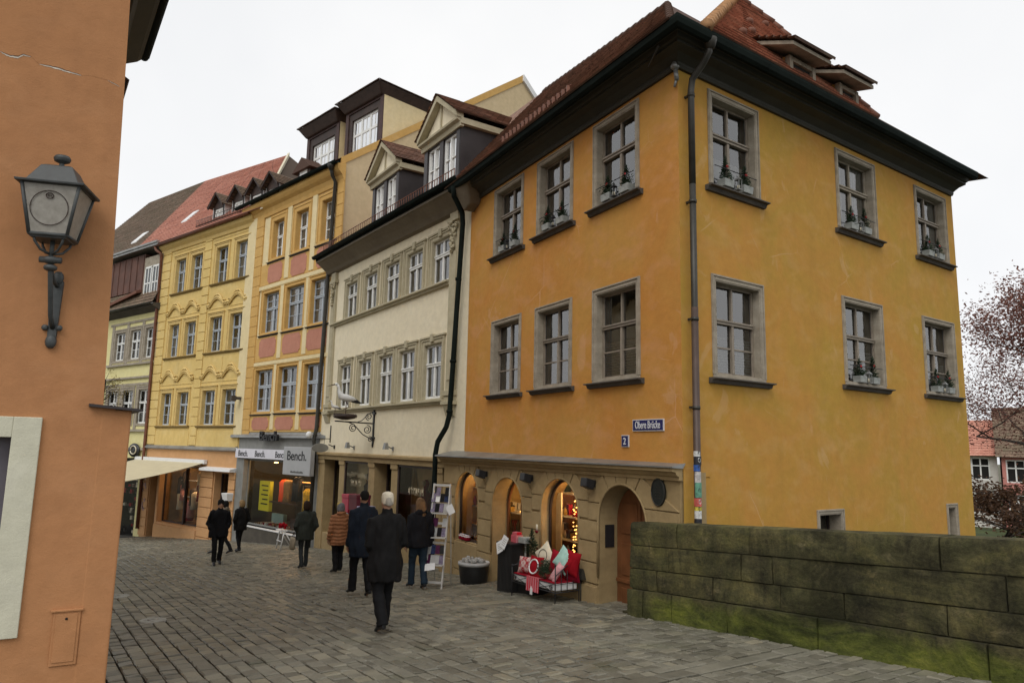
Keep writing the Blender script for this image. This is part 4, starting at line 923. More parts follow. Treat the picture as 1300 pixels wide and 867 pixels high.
for k in range(5): m.box(4.75,5.3-.1*(k%2),-.6,-.585,-1.75-k*.18,-1.70-k*.18)
obj('poster_print', m, M_txt, sw, D.M)
for nm, mt, x, z, n in (('orange_jacket', emis('glowing_orange_cloth',(.75,.09,.02,1),.10), 4.15, -1.75, 2),('tan_jacket', plain('tan_cloth',(.30,.19,.08,1),.9,.2,9,.2), 3.8, -1.75, 3),('grey_jackets', plain('grey_cloth',(.10,.10,.11,1),.9,.3,9,.2), 5.7, -1.9, 3),('dark_jackets', M_txt, 3.1, -1.6, 3),('yellow_shirts', plain('mustard_cloth',(.62,.44,.05,1),.9,.2,9,.2), 2.25, -2.0, 9)):  # orange jacket cloth emits a little light of its own to look lit
    m = MB()
    for k in range(n): c = x-k*.16; m.loft([[(c+.10*a*math.cos(t), -.95+.2*a*math.sin(t), z+dz) for t in [j*.785 for j in range(8)]] for a,dz in ((.4,.3),(1,.2),(.9,-.2),(1.05,-.62))])
    obj(nm, m, mt, sw, D.M)
m = MB(); m.tube([(.9,-.95,-1.62),(2.5,-.95,-1.62)], .015, 6); m.tube([(2.6,-.95,-3.2),(2.6,-.95,-1.62)], .015,6); m.tube([(.8,-.95,-3.2),(.8,-.95,-1.62)], .015,6); obj('clothes_rail', m, M_zinc, sw, D.M)
m = MB(); m.box(1.1,2.7,-1.0,-.94,-1.50,-1.47); obj('lit_shelf', m, emis('orange_shelf_light',(1,.38,.08,1),2.2), sw, D.M)
rr = random.Random(9); 
for mt in (M_red, M_cream, plain('tan_cloth',(0,0,0,1)), M_white):
    m = MB()
    for k in range(9): x = rr.uniform(.7,5.0); m.box(x,x+rr.uniform(.1,.3),-.6,-.35,-3.24,-3.24+rr.uniform(.04,.16))
    obj('shop_goods', m, mt, sw, D.M, kind='stuff')
for x in (1.6,3.6):
    L = bpy.data.lights.new('shop_light','POINT'); L.energy = 70; L.color = (1,.58,.25); L.shadow_soft_size = .15; place(bpy.data.objects.new('shop_light', L), sw, D.at(x,-1.1,-.85))
m = MB(); 
for x in (1.6,3.6,5.2): m.lathe((x,-1.1,-.75), [(.05,0),(.08,-.05),(.08,-.08)], 10)
obj('ceiling_spots', m, M_wrm, sw, D.M)
# ================================================================== YELLOW HOUSE
E_ = facade(-11.449, 30.296, -50.8); e0 = E_.p(0,0)
ROOT = thing('yellow_house', 'bright yellow house with wavy mouldings over paired windows and a pale red tiled roof', 'building', E_.at(0,0,gz(e0.x,e0.y)))
rows = [(7.15,1.70,[(.70,1.08),(2.43,1.05),(4.72,1.08),(6.30,1.02)]),(3.97,1.62,[(.76,1.08),(2.50,1.08),(4.83,1.05),(6.40,.98)]),(.70,1.56,[(.90,1.12),(2.62,1.12),(4.96,1.08),(6.59,1.02)])]
holes = [(s-w/2,s+w/2,z,z+h) for z,h,L in rows for s,w in L]
m = MB(); wall_panel(m, -.2, 8.25, -.3, 9.85, holes, 0, .3); m.quad((8.25,0,-5.2),(8.25,-9,-5.2),(8.25,-9,9.85),(8.25,0,9.85)); m.quad((-.2,-9,-5.2),(8.25,-9,-5.2),(8.25,-9,9.85),(-.2,-9,9.85)); obj('facade_wall', m, M_yel, ROOT, E_.M)
for r,(z,h,L) in enumerate(rows):
    for i,(s,w) in enumerate(L): window(ROOT, E_, s, z, w, h, M_blueg, .16, .62, 1, 0, .07, (.17,.05,M_yst,'cap'), None, ['full','half','side','drapes'][(i+r) % 4], M_lace if r == 2 else M_curt)
for z,h,L in rows:
    for a, b in ((L[0],L[1]),(L[2],L[3])): m = MB(); m.prism_yz([(-.01,z-.12),(.05,z-.11),(.11,z-.05),(.11,z-.02),(-.01,z)], a[0]-a[1]/2-.28, b[0]+b[1]/2+.28); obj('sill_ledge', m, plain('brown_yellow_ledge',(.22,.15,.05,1),.8,.2,4,.2), ROOT, E_.M)
m = MB()
for (x0,x1) in ((3.38,4.0),(7.35,8.2),(-.15,-.0)):
    for k in range(23): z = -.2+k*.43; m.box(x0,x1,-.01,.045,z+.015,z+.415)
for z,h,L in rows:
    for s,w in L:
        m.box(s-w/2-.3,s+w/2+.3,-.008,.022,z+h+.36,z+h+.40)
        if z < 7: m.box(s-w/2-.3,s+w/2+.3,-.008,.02,z-.95,z-.25)
obj('raised_mouldings', m, M_yel, ROOT, E_.M, bevel=.008)
for zr in (5.98,2.72):
    for s in ((.78,2.5,4.85,6.45) if zr > 5 else (.86,2.58,4.92,6.5)):
        m = MB()
        for dz, r, sx in ((0,.055,1),(.13,.04,.82),(-.08,.035,1.0)):
            pts = []
            for k in range(25):
                t = -1+2*k/24; f = .50*math.cos(math.pi*t/2)**1.3 if abs(t) < .75 else .50*math.cos(math.pi*.75/2)**1.3+.05*math.sin((abs(t)-.75)*12)
                pts.append((s+t*.86*sx, .05, zr+f+dz))
            m.tube(pts, r, 6)
        m.ell((s,.06,zr+.60), .10,.05,.05, 8, 5)
        obj('wavy_moulding', m, M_yst, ROOT, E_.M)
m = MB(); m.prism_yz([(-.01,9.35),(.05,9.35),(.08,9.5),(.2,9.62),(.25,9.72),(.25,9.8),(-.01,9.85)], -.2, 8.35); obj('eaves_cornice', m, M_yst, ROOT, E_.M)
m = MB(); gutter(m, E_.p(-.2,.34,9.86), E_.p(8.7,.34,9.80), .08); obj('gutter', m, M_copper, ROOT, I4)
m = MB(); m.tube([(8.55,.34,9.75),(8.45,.32,9.55),(8.15,.2,9.35),(8.25,.12,9.1),(8.22,.12,4.0),(8.15,.12,-.3),(8.12,.12,-4.2)], .075, 8); obj('downpipe', m, M_copper, ROOT, E_.M)
kE = 1.2; zE = lambda i: 9.86+kE*(i+.38)
def Ep(s,i): return E_.p(s,-i,zE(i))
m = MB(); tile_quad(m, Ep(-1.2,-.38), Ep(10.9,-.38), Ep(14.6,5.0), Ep(3.7,3.8), .22, .035); obj('roof', m, T_pink, ROOT, I4, recalc=False)
m = MB(); m.loft([[E_.p(-1.3,.38,9.8),E_.p(-1.1,.38,9.8),E_.p(-1.1,.38,10.0),E_.p(-1.3,.38,10.0)],[Vector(v)+Vector((0,0,dz)) for v,dz in ((E_.p(3.55,-3.8,zE(3.8)),-.15),(E_.p(3.75,-3.8,zE(3.8)),-.15),(E_.p(3.75,-3.8,zE(3.8)),.1),(E_.p(3.55,-3.8,zE(3.8)),.1))]], True, False); obj('verge_board', m, M_cream, ROOT, I4)
m = MB(); m.add([Ep(3.7,3.8),Ep(14.6,5.0),E_.p(14.6,-10,9.9),E_.p(-1,-8,9.9),E_.p(-1.2,0,9.85)], [(0,1,2,3),(0,3,4)]); obj('rear_roof', m, T_brown, ROOT, I4)
m = MB(); s, i = 8.1, 1.0; N = Vector((0,0,.09)); q = [Ep(8.35,.75)+N,Ep(7.75,.75)+N,Ep(7.75,1.35)+N,Ep(8.35,1.35)+N]; m.hexa([p-N*1.5 for p in q]+q); obj('skylight', m, M_wht, ROOT, I4)
for s in (3.15,1.45,-.05,-1.3):
    m = MB(); w = .50; y = -.03; zb, zt, zp = 9.9, 10.92, 11.45
    m.box(s-w,s-w+.14,y-.1,y,zb,zt); m.box(s+w-.14,s+w,y-.1,y,zb,zt); m.box(s-w,s+w,y-.1,y,zt-.12,zt); m.prism_xz([(s-w,zt),(s+w,zt),(s,zp-.08)], y-.1, y); d = obj('dormer', m, M_woodd, ROOT, E_.M)
    m = MB(); m.box(s-.34,s-.28,y-.07,y-.03,zb,zt-.12); m.box(s+.28,s+.34,y-.07,y-.03,zb,zt-.12); m.box(s-.03,s+.03,y-.07,y-.03,zb,zt-.12); m.box(s-.34,s+.34,y-.07,y-.03,zt-.2,zt-.12); m.box(s-.34,s+.34,y-.07,y-.03,zt-.5,zt-.46); obj('window_sash', m, M_white, d, E_.M)
    m = MB(); m.box(s-.34,s+.34,y-.09,y-.08,zb,zt-.15); obj('curtain', m, M_curt, d, E_.M)
    m = MB()
    for sd in (-1,1): x = s+sd*w; m.prism_yz([(y,zb),(y,zt),(-.9,zt),(-.4,zb)], x-.03, x+.03)
    obj('cheek', m, M_wht, d, E_.M)
    m = MB()
    for sd in (-1,1): tile_quad(m, E_.p(s+sd*(w+.18),.22,zt-.05), E_.p(s+sd*(w+.18),-1.3,zt-.05), E_.p(s,-1.3,zp+.08), E_.p(s,.22,zp+.08), .17, .03)
    bb = MB(); bb.prism_xz([(s-w-.18,zt-.06),(s-w-.14,zt-.12),(s,zp),(s+w+.14,zt-.12),(s+w+.18,zt-.06),(s,zp+.08)], .13, .2); obj('barge_board', bb, M_woodd, d, E_.M)
    obj('dormer_roof', m, T_brown, d, E_.M if False else I4, recalc=False) if False else obj('dormer_roof', m, T_brown, d, I4, recalc=False)
m = MB()
for k in range(36): p = E_.p(k*.14-.2,.2,10.1); m.tube([p,p+Vector((0,0,.33))], .012, 4)
for dz in (.05,.33): m.tube([E_.p(-.2,.2,10.1+dz),E_.p(4.8,.2,10.1+dz)], .014, 4)
obj('snow_guard', m, M_pipe, ROOT, I4)
# shop zone
m = MB(); m.prism_yz([(-.01,-.20),(.14,-.30),(.14,-.36),(-.01,-.42)], -.15, 8.2); obj('ledge', m, M_zinc, ROOT, E_.M)
m = MB(); wall_panel(m, -.2, 8.25, -5.2, -.38, [(2.75,6.55,-3.75,-1.15),(.40,1.55,-4.4,-1.32),(6.75,7.45,-4.8,-1.2)], -.01, .5); obj('shop_front', m, M_peach, ROOT, E_.M)
for x0,x1 in ((1.62,2.68),(-.15,.34),(7.5,8.2)):
    m = MB()
    for k in range(8): z = -4.5+k*.42; m.box(x0,x1,-.01,.05,z+.015,z+.405)
    obj('rusticated_pier', m, M_peach, ROOT, E_.M, bevel=.012)
m = MB(); m.box(2.7,6.6,-.01,.09,-5,-3.85); obj('window_plinth', m, M_peach, ROOT, E_.M, bevel=.012)
m = MB(); m.prism_yz([(-.01,-1.08),(.3,-1.14),(.32,-1.24),(-.01,-1.26)], -.15, 2.35); obj('canopy', m, M_wht, ROOT, E_.M)
sw = shop_bay(ROOT, E_, 2.75, 6.55, -3.75, -1.15, -.3, plain('orange_brown_shop_backdrop', (.20,.12,.045,1), .8, .4, 1.5, .1), 1.8)
m = MB(); m.box(4.42,4.5,-.35,-.22,-3.75,-1.15); obj('window_mullion', m, M_woodd, sw, E_.M)
rr = random.Random(31)
for mt in (M_red, M_cream, M_woodd, plain('pink_cloth',(.45,.2,.2,1),.9,.2,9,.2)):
    m = MB()
    for k in range(6):
        x = rr.uniform(3.0,6.3); z = rr.uniform(-3.4,-1.7); m.loft([[(x+.16*a*math.cos(t), -.9+.2*a*math.sin(t), z+dz) for t in [j*.785 for j in range(8)]] for a,dz in ((.4,.3),(1,.2),(.9,-.2),(1.05,-.5))])
    obj('shop_goods', m, mt, sw, E_.M, kind='stuff')
m = MB(); 
for z in (-1.85,-2.6): m.box(3.0,6.3,-.85,-.8,z,z+.03)
obj('lit_shelf', m, M_wht, sw, E_.M)
L = bpy.data.lights.new('shop_light','POINT'); L.energy = 60; L.color = (1,.65,.35); L.shadow_soft_size = .2; place(bpy.data.objects.new('shop_light', L), sw, E_.at(4.6,-1.1,-1.4))
shop_bay(ROOT, E_, .40, 1.55, -4.4, -1.32, -.35, M_dark, 1.2, M_woodd, 'shop_door'); shop_bay(ROOT, E_, 6.75, 7.45, -4.8, -1.2, -.35, M_dark, 1.2, M_woodd, 'shop_door')
m = MB(); m.hexa([(-.1,.0,-2.42),(.35,.0,-2.42),(.3,.25,-2.42),(-.05,.25,-2.42),(-.15,.0,-2.1),(.4,.0,-2.1),(.36,.32,-2.1),(-.1,.32,-2.1)]); obj('stone_bracket', m, M_wht, ROOT, E_.M, bevel=.02)
m = MB(); rr = random.Random(3)
for k in range(16): x = 7.6+.45*rr.random(); z = -3.4+2.0*rr.random(); m.box(x,x+.12,.05,.065,z,z+.17)
obj('postcards', m, plain('colourful_cards',(.4,.25,.22,1),.5,.9,9,0), ROOT, E_.M)
# awning
T = thing('awning', 'cream shop awning stretched out over the pavement from the yellow house', 'awning', E_.at(5.3,0,-.95))
x0,x1 = 2.35,8.9; m = MB(); P = 3.25; n = 12
for k in range(n):
    a, b = k/n, (k+1)/n; z = lambda t: -.93-.72*t-.06*math.sin(math.pi*t)
    m.hexa([(x0,.1+P*a,z(a)-.01),(x1,.1+P*a,z(a)-.01),(x1,.1+P*b,z(b)-.01),(x0,.1+P*b,z(b)-.01),(x0,.1+P*a,z(a)),(x1,.1+P*a,z(a)),(x1,.1+P*b,z(b)),(x0,.1+P*b,z(b))])
M_awn = plain('cream_awning_cloth', (.52,.46,.31,1), .85, .07, 3, .1)
obj('canopy_cloth', m, M_awn, T, E_.M)
m = MB(); n = 60; m.loft([[(x0+(x1-x0)*k/n, .1+P, -1.66) for k in range(n+1)],[(x0+(x1-x0)*k/n, .1+P+.01, -1.86-.03*abs(math.sin(k*.6))) for k in range(n+1)]], False, False, False); obj('valance', m, M_awn, T, E_.M)
m = MB(); m.box(x0-.1,x1+.1,.02,.16,-.98,-.80); m.tube([(x0,.1+P,-1.66),(x1,.1+P,-1.66)], .035, 8)
for x in (x0+.3,x1-.4): m.tube([(x,.1,-1.05),(x+.5,1.7,-1.45),(x,3.3,-1.7)], .025, 6)
obj('awning_frame', m, M_wht, T, E_.M)

# ================================================================== PALE HOUSE (far left)
f0 = E_.p(8.25, 0); Ff = facade(f0.x, f0.y, -52)
ROOT = thing('pale_house', 'pale yellow house with grey timber window bands and mansard, leftmost of the row', 'building', Ff.at(0,0,gz(f0.x,f0.y)))
r1 = [(.58,1.15,4.12,1.55),(2.25,1.15,4.12,1.55),(3.98,1.15,4.12,1.52)]; r2 = [(.75,1.25,.8,1.72),(2.52,1.25,.8,1.72),(4.25,1.2,.8,1.7)]
m = MB(); holes = [(s-w/2,s+w/2,z,z+h) for L in (r1,r2) for s,w,z,h in L]; wall_panel(m, -.1, 7.0, -5.5, 6.8, holes+[(.5,3.0,-4.8,-.9),(3.6,6.0,-4.8,-.9)], 0, .3)
m.quad((7,0,-5.5),(7,-9,-5.5),(7,-9,6.8),(7,0,6.8)); m.quad((-.1,-9,-5.5),(7,-9,-5.5),(7,-9,9.8),(-.1,-9,9.8)); obj('facade_wall', m, M_pale, ROOT, Ff.M)
for L in (r1,r2):
    for s,w,z,h in L: window(ROOT, Ff, s, z, w, h, M_white, .1, .62, 1, 0, .08, (.2,.05,M_trim,'plain'), None, 'half')
m = MB()
for z0,z1 in ((3.95,6.05),(.55,2.75)):
    for x in (1.42,3.12,4.85): m.box(x-.14,x+.14,-.01,.03,z0,z1)
    m.box(-.1,5.2,-.01,.12,z0-.14,z0-.02); m.box(-.1,5.2,-.01,.04,z1,z1+.12)
m.box(-.1,7,-.01,.1,3.1,3.2); m.box(-.1,7,-.01,.1,-.5,-.38); obj('timber_bands', m, M_trim, ROOT, Ff.M)
m = MB(); m.prism_yz([(0,6.45),(.3,6.62),(.42,6.66),(.42,6.8),(0,6.85)], -.2, 7.2); obj('eaves_board', m, M_sillm, ROOT, Ff.M)
m = MB(); gutter(m, Ff.p(-.2,.5,6.8), Ff.p(7.2,.5,6.78), .09); obj('gutter', m, M_pipe, ROOT, I4)
m = MB(); tile_quad(m, Ff.p(-.1,.4,6.86), Ff.p(7.1,.4,6.86), Ff.p(7.1,-.9,9.9), Ff.p(-.1,-.9,9.9), .2); obj('mansard_roof', m, T_brown, ROOT, I4, recalc=False)
m = MB(); m.box(-.05,1.75,-.6,.12,7.0,9.4); d = obj('dormer', m, M_trim, ROOT, Ff.M)
m = MB()
for x in (.05,.85): m.box(x,x+.08,.12,.16,7.15,8.85); m.box(x+.62,x+.7,.12,.16,7.15,8.85); m.box(x,x+.7,.12,.16,8.78,8.88); m.box(x,x+.7,.12,.16,7.1,7.2); m.box(x,x+.7,.12,.155,7.95,8.02); m.box(x+.32,x+.38,.12,.155,7.2,8.8)
f = obj('window_sash', m, M_white, d, Ff.M)
m = MB(); m.box(.1,1.55,.115,.13,7.2,8.8); obj('glass', m, plain('dark_window_glass',(.03,.035,.035,1),.1,.3,3,0,spec=.8), d, Ff.M)
m = MB(); m.box(1.8,6.4,-.7,.10,7.75,9.65)
for k in range(7): x = 1.9+k*.7; m.box(x,x+.04,.09,.13,7.75,9.6)
obj('clad_dormer', m, plain('brown_cladding',(.11,.05,.035,1),.7,.3,1.5,.1), ROOT, Ff.M)
m = MB(); m.hexa([(1.8,.1,7.6),(6.4,.1,6.95),(6.4,.45,6.9),(1.8,.4,7.5),(1.8,.1,7.75),(6.4,.1,7.1),(6.4,.45,7.05),(1.8,.4,7.65)]); obj('skirt_flashing', m, T_red, ROOT, Ff.M)
m = MB(); m.box(-.1,7.2,-.9,.45,9.78,9.92); m.box(-.1,7.2,.3,.5,9.9,10.02); obj('upper_eaves', m, M_zinc, ROOT, Ff.M, bevel=.02)
m = MB(); tile_quad(m, Ep(10.9,-.38), Ep(22.6,-.38), Ep(23.3,5.4), Ep(14.6,5.0), .22, .03); obj('roof', m, T_brown, ROOT, I4, recalc=False)
m = MB(); q = [Ep(13.6,.5)+N,Ep(12.9,.5)+N,Ep(12.9,1.1)+N,Ep(13.6,1.1)+N]; m.hexa([p-N*1.5 for p in q]+q); obj('skylight', m, M_wht, ROOT, I4)
m = MB(); m.add([Ep(14.6,5.0),Ep(23.3,5.4),E_.p(23.3,-10,9.5),E_.p(14.6,-10,9.9),Ep(22.6,-.38)], [(0,1,2,3),(1,4,2)]); obj('rear_roof', m, T_brown, ROOT, I4)
shop_bay(ROOT, Ff, .5, 3.0, -4.8, -.9, -.2, M_dark, 1.4); shop_bay(ROOT, Ff, 3.6, 6.0, -4.8, -.9, -.2, M_dark, 1.4)
rr = random.Random(12)
for mt in (M_woodd, M_cream, M_red, M_pipe):
    m = MB()
    for k in range(14): x = rr.uniform(.6,2.8); z = -4.6+.32*rr.randrange(9); m.box(x,x+rr.uniform(.1,.25),-.5,-.4,z,z+rr.uniform(.1,.25))
    obj('shop_goods', m, mt, ROOT, Ff.M, kind='stuff')
m = MB(); m.loft([[(.9+.55*math.cos(t),.12+dy,-.85+.55*math.sin(t)*.6+.35) for t in [k*2*math.pi/20 for k in range(20)]] for dy in (0,.05)]); sg = obj('round_sign', m, M_black, ROOT, Ff.M)
m = MB(); m.tube([(.9+.3*math.cos(t),.19,-.5+.2*math.sin(t)) for t in [k*.4 for k in range(16)]], .03, 5); obj('sign_ornament', m, M_cream, sg, Ff.M)

# ================================================================== TERRACOTTA HOUSE (near left)
LF = Frame(-3.3, 6.0, -.866, -.5); gl = gz(-3.3, 6)
ROOT = thing('terracotta_house', 'terracotta house wall filling the left side, with cracked plaster and a cream framed window', 'building', LF.at(0,0,gl))
m = MB(); sd = LF.M.to_3x3().inverted() @ Vector((-.559,.829,0))     # street side direction in local
zs = [-3.6,.26,7.0]; ex = lambda z: .09+(z-.3)*.034 if z > .3 else .09
TH = lambda x,z: (x, 0, z)
W0,W1,Z0,Z1 = .95,2.0,-1.32,-.02                # window opening (local x grows to the left of the photo)
xs = [0,.4,W0-.2,W1,6.0]
def face(m, x0, x1, z0, z1, y=0, l0=0, l1=0): m.quad((x1,y,z0),(x0+l0,y,z0),(x0+l1,y,z1),(x1,y,z1))
face(m,0,.4,-3.6,.26); 
m.quad((.4,0,.26),(ex(.3),0,.26),(ex(7),0,7.2),(.4,0,7.2)); m.quad((6,0,.26),(.4,0,.26),(.4,0,7.2),(6,0,7.2))
wall_panel(m, .4, 6.0, -3.6, .26, [(.69,1.9,-1.36,.0)], 0, .3)
s0 = Vector((ex(.3),0,0)); S1 = s0+sd*5.9; a7 = Vector((ex(7),0,0)); S7 = a7+sd*5.9
m.quad((s0.x,0,-3.6),(S1.x,S1.y,-3.6),(S7.x,S7.y,7.2),(a7.x,0,7.2)); m.quad((S1.x,S1.y,-5),(6,-4,-5),(6,-4,7.2),(S7.x,S7.y,7.2)); m.quad((6,-4,-5),(6,0,-5),(6,0,7.2),(6,-4,7.2))
obj('house_wall', m, M_left, ROOT, LF.M)
m = MB(); P_ = [Vector((.16,0,0)),Vector((-.13,0,0))]; q = [(.10,.004),(-.125,.004),(-.125+sd.x*3.0,sd.y*3.0),(.10+sd.x*3.0,sd.y*3.0)]
m.prism_xy(q, -3.6, .245); obj('battered_base', m, M_left, ROOT, LF.M, bevel=.015)
m = MB(); m.hexa([(.19,.06,.262),(-.20,.07,.235),(-.20+sd.x*3.1,sd.y*3.1,.235),(.2+sd.x*3.1,sd.y*3.1,.30),(.19,.06,.285),(-.20,.07,.255),(-.20+sd.x*3.1,sd.y*3.1,.255),(.2+sd.x*3.1,sd.y*3.1,.325)]); obj('coping_sheet', m, M_sheet, ROOT, LF.M)
m = MB(); t = .03; m.box(.50,.69,-.01,t,-1.51,.16); m.box(.69,2.2,-.01,t,.0,.16); m.box(.69,2.2,-.01,t,-1.51,-1.36); m.box(1.9,2.2,-.01,t,-1.36,0); wn = obj('window_surround', m, plaster('cream_surround', (.60,.58,.45,1), (.57,.55,.43,1), (.63,.61,.50,1), (.42,.40,.3,1), 15, .2), ROOT, LF.M, bevel=.006)
m = MB(); y = -.14; m.box(.69,.77,y-.05,y,-1.36,0); m.box(.77,1.84,y-.05,y,-.06,0); m.box(.77,1.84,y-.05,y,-1.36,-1.3); m.box(1.84,1.9,y-.05,y,-1.36,0); m.box(.77,1.84,y-.05,y+.02,-.49,-.43); m.box(1.35,1.4,y-.05,y,-1.3,-.06); wf = obj('window', m, plain('grey_violet_paint', (.13,.125,.15,1), .45, .1, 5, 0), ROOT, LF.M)
m = MB(); m.quad((1.85,y-.03,-1.32),(.74,y-.03,-1.32),(.74,y-.03,-.03),(1.85,y-.03,-.03)); obj('glass', m, M_glass, wf, LF.M, recalc=False)
m = MB(); m.box(.6,2.0,-.9,-.85,-1.5,.1); m.box(.6,.62,-.9,-.25,-1.5,.1); obj('dark_room', m, M_dark, wf, LF.M); m = MB(); m.box(.78,1.3,-.3,-.28,-.42,-.1); obj('curtain', m, M_red, wf, LF.M)
CR = [(1.219, 3.13), (1.087, 3.12), (1.06, 3.111), (1.021, 3.102), (0.963, 3.11), (0.928, 3.142), (0.906, 3.138), (0.873, 3.138), (0.843, 3.108), (0.813, 3.089), (0.747, 3.095), (0.674, 3.095), (0.628, 3.088), (0.587, 3.085), (0.529, 3.081), (0.506, 3.077), (0.437, 3.097), (0.366, 3.093), (0.312, 3.09), (0.256, 3.073), (0.212, 3.056)]
CW = [.002,.004,.010,.016,.022,.014,.010,.003,.003,.005,.014,.018,.016,.010,.010,.003,.003,.003,.003,.007,.002]
def ribbon(m, i0, i1, off, k, y):                # flat sliver following the crack
    fine = []
    for i in range(i0, i1):
        for q in range(5): t = q/5; fine.append((CR[i][0]*(1-t)+CR[i+1][0]*t, CR[i][1]*(1-t)+CR[i+1][1]*t+.004*noise.noise(Vector((i*3+q*1.3,2,5))), (CW[i]*(1-t)+CW[i+1]*t)*k*(.75+.6*abs(noise.noise(Vector((i*2+q*.9,8,1)))))))
    m.loft([[(x,y,z+off*w+w*.5),(x,y,z+off*w-w*.5)] for x,z,w in fine], False, False, False)
m = MB(); ribbon(m, 1, 7, -.4, 1, .0022); ribbon(m, 9, 15, -.4, 1, .0022); ribbon(m, 18, 20, -.4, 1, .0022); obj('plaster_crack', m, plain('exposed_plaster', (.60,.54,.46,1), .9, .3, 20, .3), ROOT, LF.M)
m = MB(); ribbon(m, 0, 20, .35, .45, .0030); obj('crack_line', m, plain('crack_brown', (.09,.045,.025,1), .95, .3, 20, 0), ROOT, LF.M)
m = MB(); m.box(.095,.28,-.005,.014,-1.75,-1.335); pn = obj('conduit_cover', m, M_left, ROOT, LF.M, bevel=.003); m = MB(); m.box(.115,.262,.006,.020,-1.725,-1.365); m.box(.08,.30,.0,.028,-1.345,-1.33); obj('cover_plate', m, M_left, pn, LF.M, bevel=.003)
m = MB(); m.ell((.19,.022,-1.40), .01,.006,.01); obj('cover_screw', m, M_dark, pn, LF.M)
# eaves on the street side of this and the next house
LS = Matrix(); rgt = Vector((.829,.559,0)); fwd = Vector((-.559,.829,0)); b0 = Vector((-3.3,6.0,0))-rgt*.25
ps = lambda o, t, z: b0+rgt*(.25+o)+fwd*t+Vector((0,0,z))
def eave(t0, t1, z, o):
    return [[ps(-.3,t,z-.35),ps(.05,t,z-.33),ps(.12,t,z-.2),ps(o-.08,t,z-.08),ps(o-.02,t,z-.02),ps(o,t,z+.12),ps(-.3,t,z+.3)] for t in (t0,t1)]
m = MB(); m.loft(eave(-1.5,5.95,6.30,.42), True, False); obj('eaves_board', m, M_soff, ROOT, I4)
m = MB(); gutter(m, ps(.44,-1.5,6.38), ps(.44,6.0,6.36), .07); obj('gutter', m, M_gut, ROOT, I4)
m = MB(); tile_quad(m, ps(.45,-1.5,6.45), ps(.45,5.95,6.45), ps(-3.2,5.95,9.6), ps(-3.2,-1.5,9.6)); m.add([ps(-3.2,5.95,9.6),ps(-3.2,-1.5,9.6),ps(-6,-1.5,7),ps(-6,5.95,7)], [(0,1,2,3)]); obj('roof', m, T_old, ROOT, I4, recalc=False)
T = thing('neighbour_house', 'house hidden behind the terracotta wall with only its dark eave showing', 'building', Matrix.Translation(ps(-2,9,-2.6)) )
m = MB(); m.prism_xy([(ps(-.3,6.0,0).x,ps(-.3,6.0,0).y),(ps(-.3,16,0).x,ps(-.3,16,0).y),(ps(-5,16,0).x,ps(-5,16,0).y),(ps(-5,6.0,0).x,ps(-5,6.0,0).y)], -4.5, 5.7); obj('house_wall', m, M_beige, T, I4)
m = MB(); m.loft([[p for p in r] for r in eave(6.05,16,5.75,.22)], True, False); obj('eaves_board', m, M_soff, T, I4)
m = MB(); tile_quad(m, ps(.25,6.05,5.9), ps(.25,16,5.9), ps(-3,16,8.4), ps(-3,6.05,8.4)); obj('roof', m, T_old, T, I4, recalc=False)

# wall lantern ----------------------------------------------------
T = thing('wall_lantern', 'old grey square street lantern on an iron bracket fixed to the terracotta wall', 'lantern', LF.at(.50,0,.75))
LM = LF.M @ Matrix.Translation((.50,0,.77)) @ Matrix.Rotation(R(-16),4,'Z') @ Matrix.Scale(.86,4) @ Matrix.Scale(.85,4,Vector((0,1,0))) @ Matrix.Translation((-.50,0,-.72))
M_lm = plain('lantern_grey_paint', (.055,.06,.06,1), .5, .25, 12, .1); lx = .50
m = MB(); m.hexa([(lx-.035,0,.72),(lx+.035,0,.72),(lx+.035,.03,.72),(lx-.035,.03,.72),(lx-.05,0,1.30),(lx+.05,0,1.30),(lx+.05,.035,1.30),(lx-.05,.035,1.30)]); m.ell((lx,.03,1.33), .05,.03,.07, 8, 6); m.ell((lx,.03,.72), .05,.04,.07, 8, 6)
m.tube([(lx,.03,.85),(lx,.12,.95),(lx,.26,1.32),(lx,.30,1.46)], .022, 8); m.tube([(lx,.03,1.25),(lx,.15,1.28),(lx,.28,1.40)], .018, 8)
m.ell((lx,.28,1.38), .06,.06,.035, 10, 6); m.ell((lx,.30,1.45), .075,.05,.04, 10, 6); m.tube([(lx-.09,.30,1.45),(lx+.09,.30,1.45)], .03, 8)
for a in (.06,-.06): m.ell((lx+a,.04,.85), .03,.025,.03, 8, 6)
m.tube([(lx,.30,1.45),(lx,.30,1.66)], .02, 8)
for k in range(4):
    a = math.pi/4+k*math.pi/2; m.tube([(lx,.30,1.50),(lx+.10*math.cos(a),.30+.10*math.sin(a),1.53),(lx+.16*math.cos(a),.30+.16*math.sin(a),1.60),(lx+.175*math.cos(a),.30+.175*math.sin(a),1.66)], .012, 6)
obj('bracket', m, M_lm, T, LM)
zb, zt = 1.66, 2.12; hb, ht = .155, .235; cy = .30
def sq(h, z): return [(lx-h,cy-h,z),(lx+h,cy-h,z),(lx+h,cy+h,z),(lx-h,cy+h,z)]
m = MB()
for k in range(4): m.tube([sq(hb,zb)[k], sq(ht,zt)[k]], .016, 6)
for h, z, r in ((hb,zb,.018),(ht,zt,.014)): q = sq(h,z); m.tube(q+[q[0]], r, 6)
m.hexa(sq(hb-.01,zb-.03)+sq(hb,zb-.01)); obj('frame', m, M_lm, T, LM)
m = MB()
for i in range(4): a, b = sq(hb-.004,zb)[i], sq(hb-.004,zb)[(i+1)%4]; c, d = sq(ht-.004,zt)[(i+1)%4], sq(ht-.004,zt)[i]; m.quad(a,b,c,d)
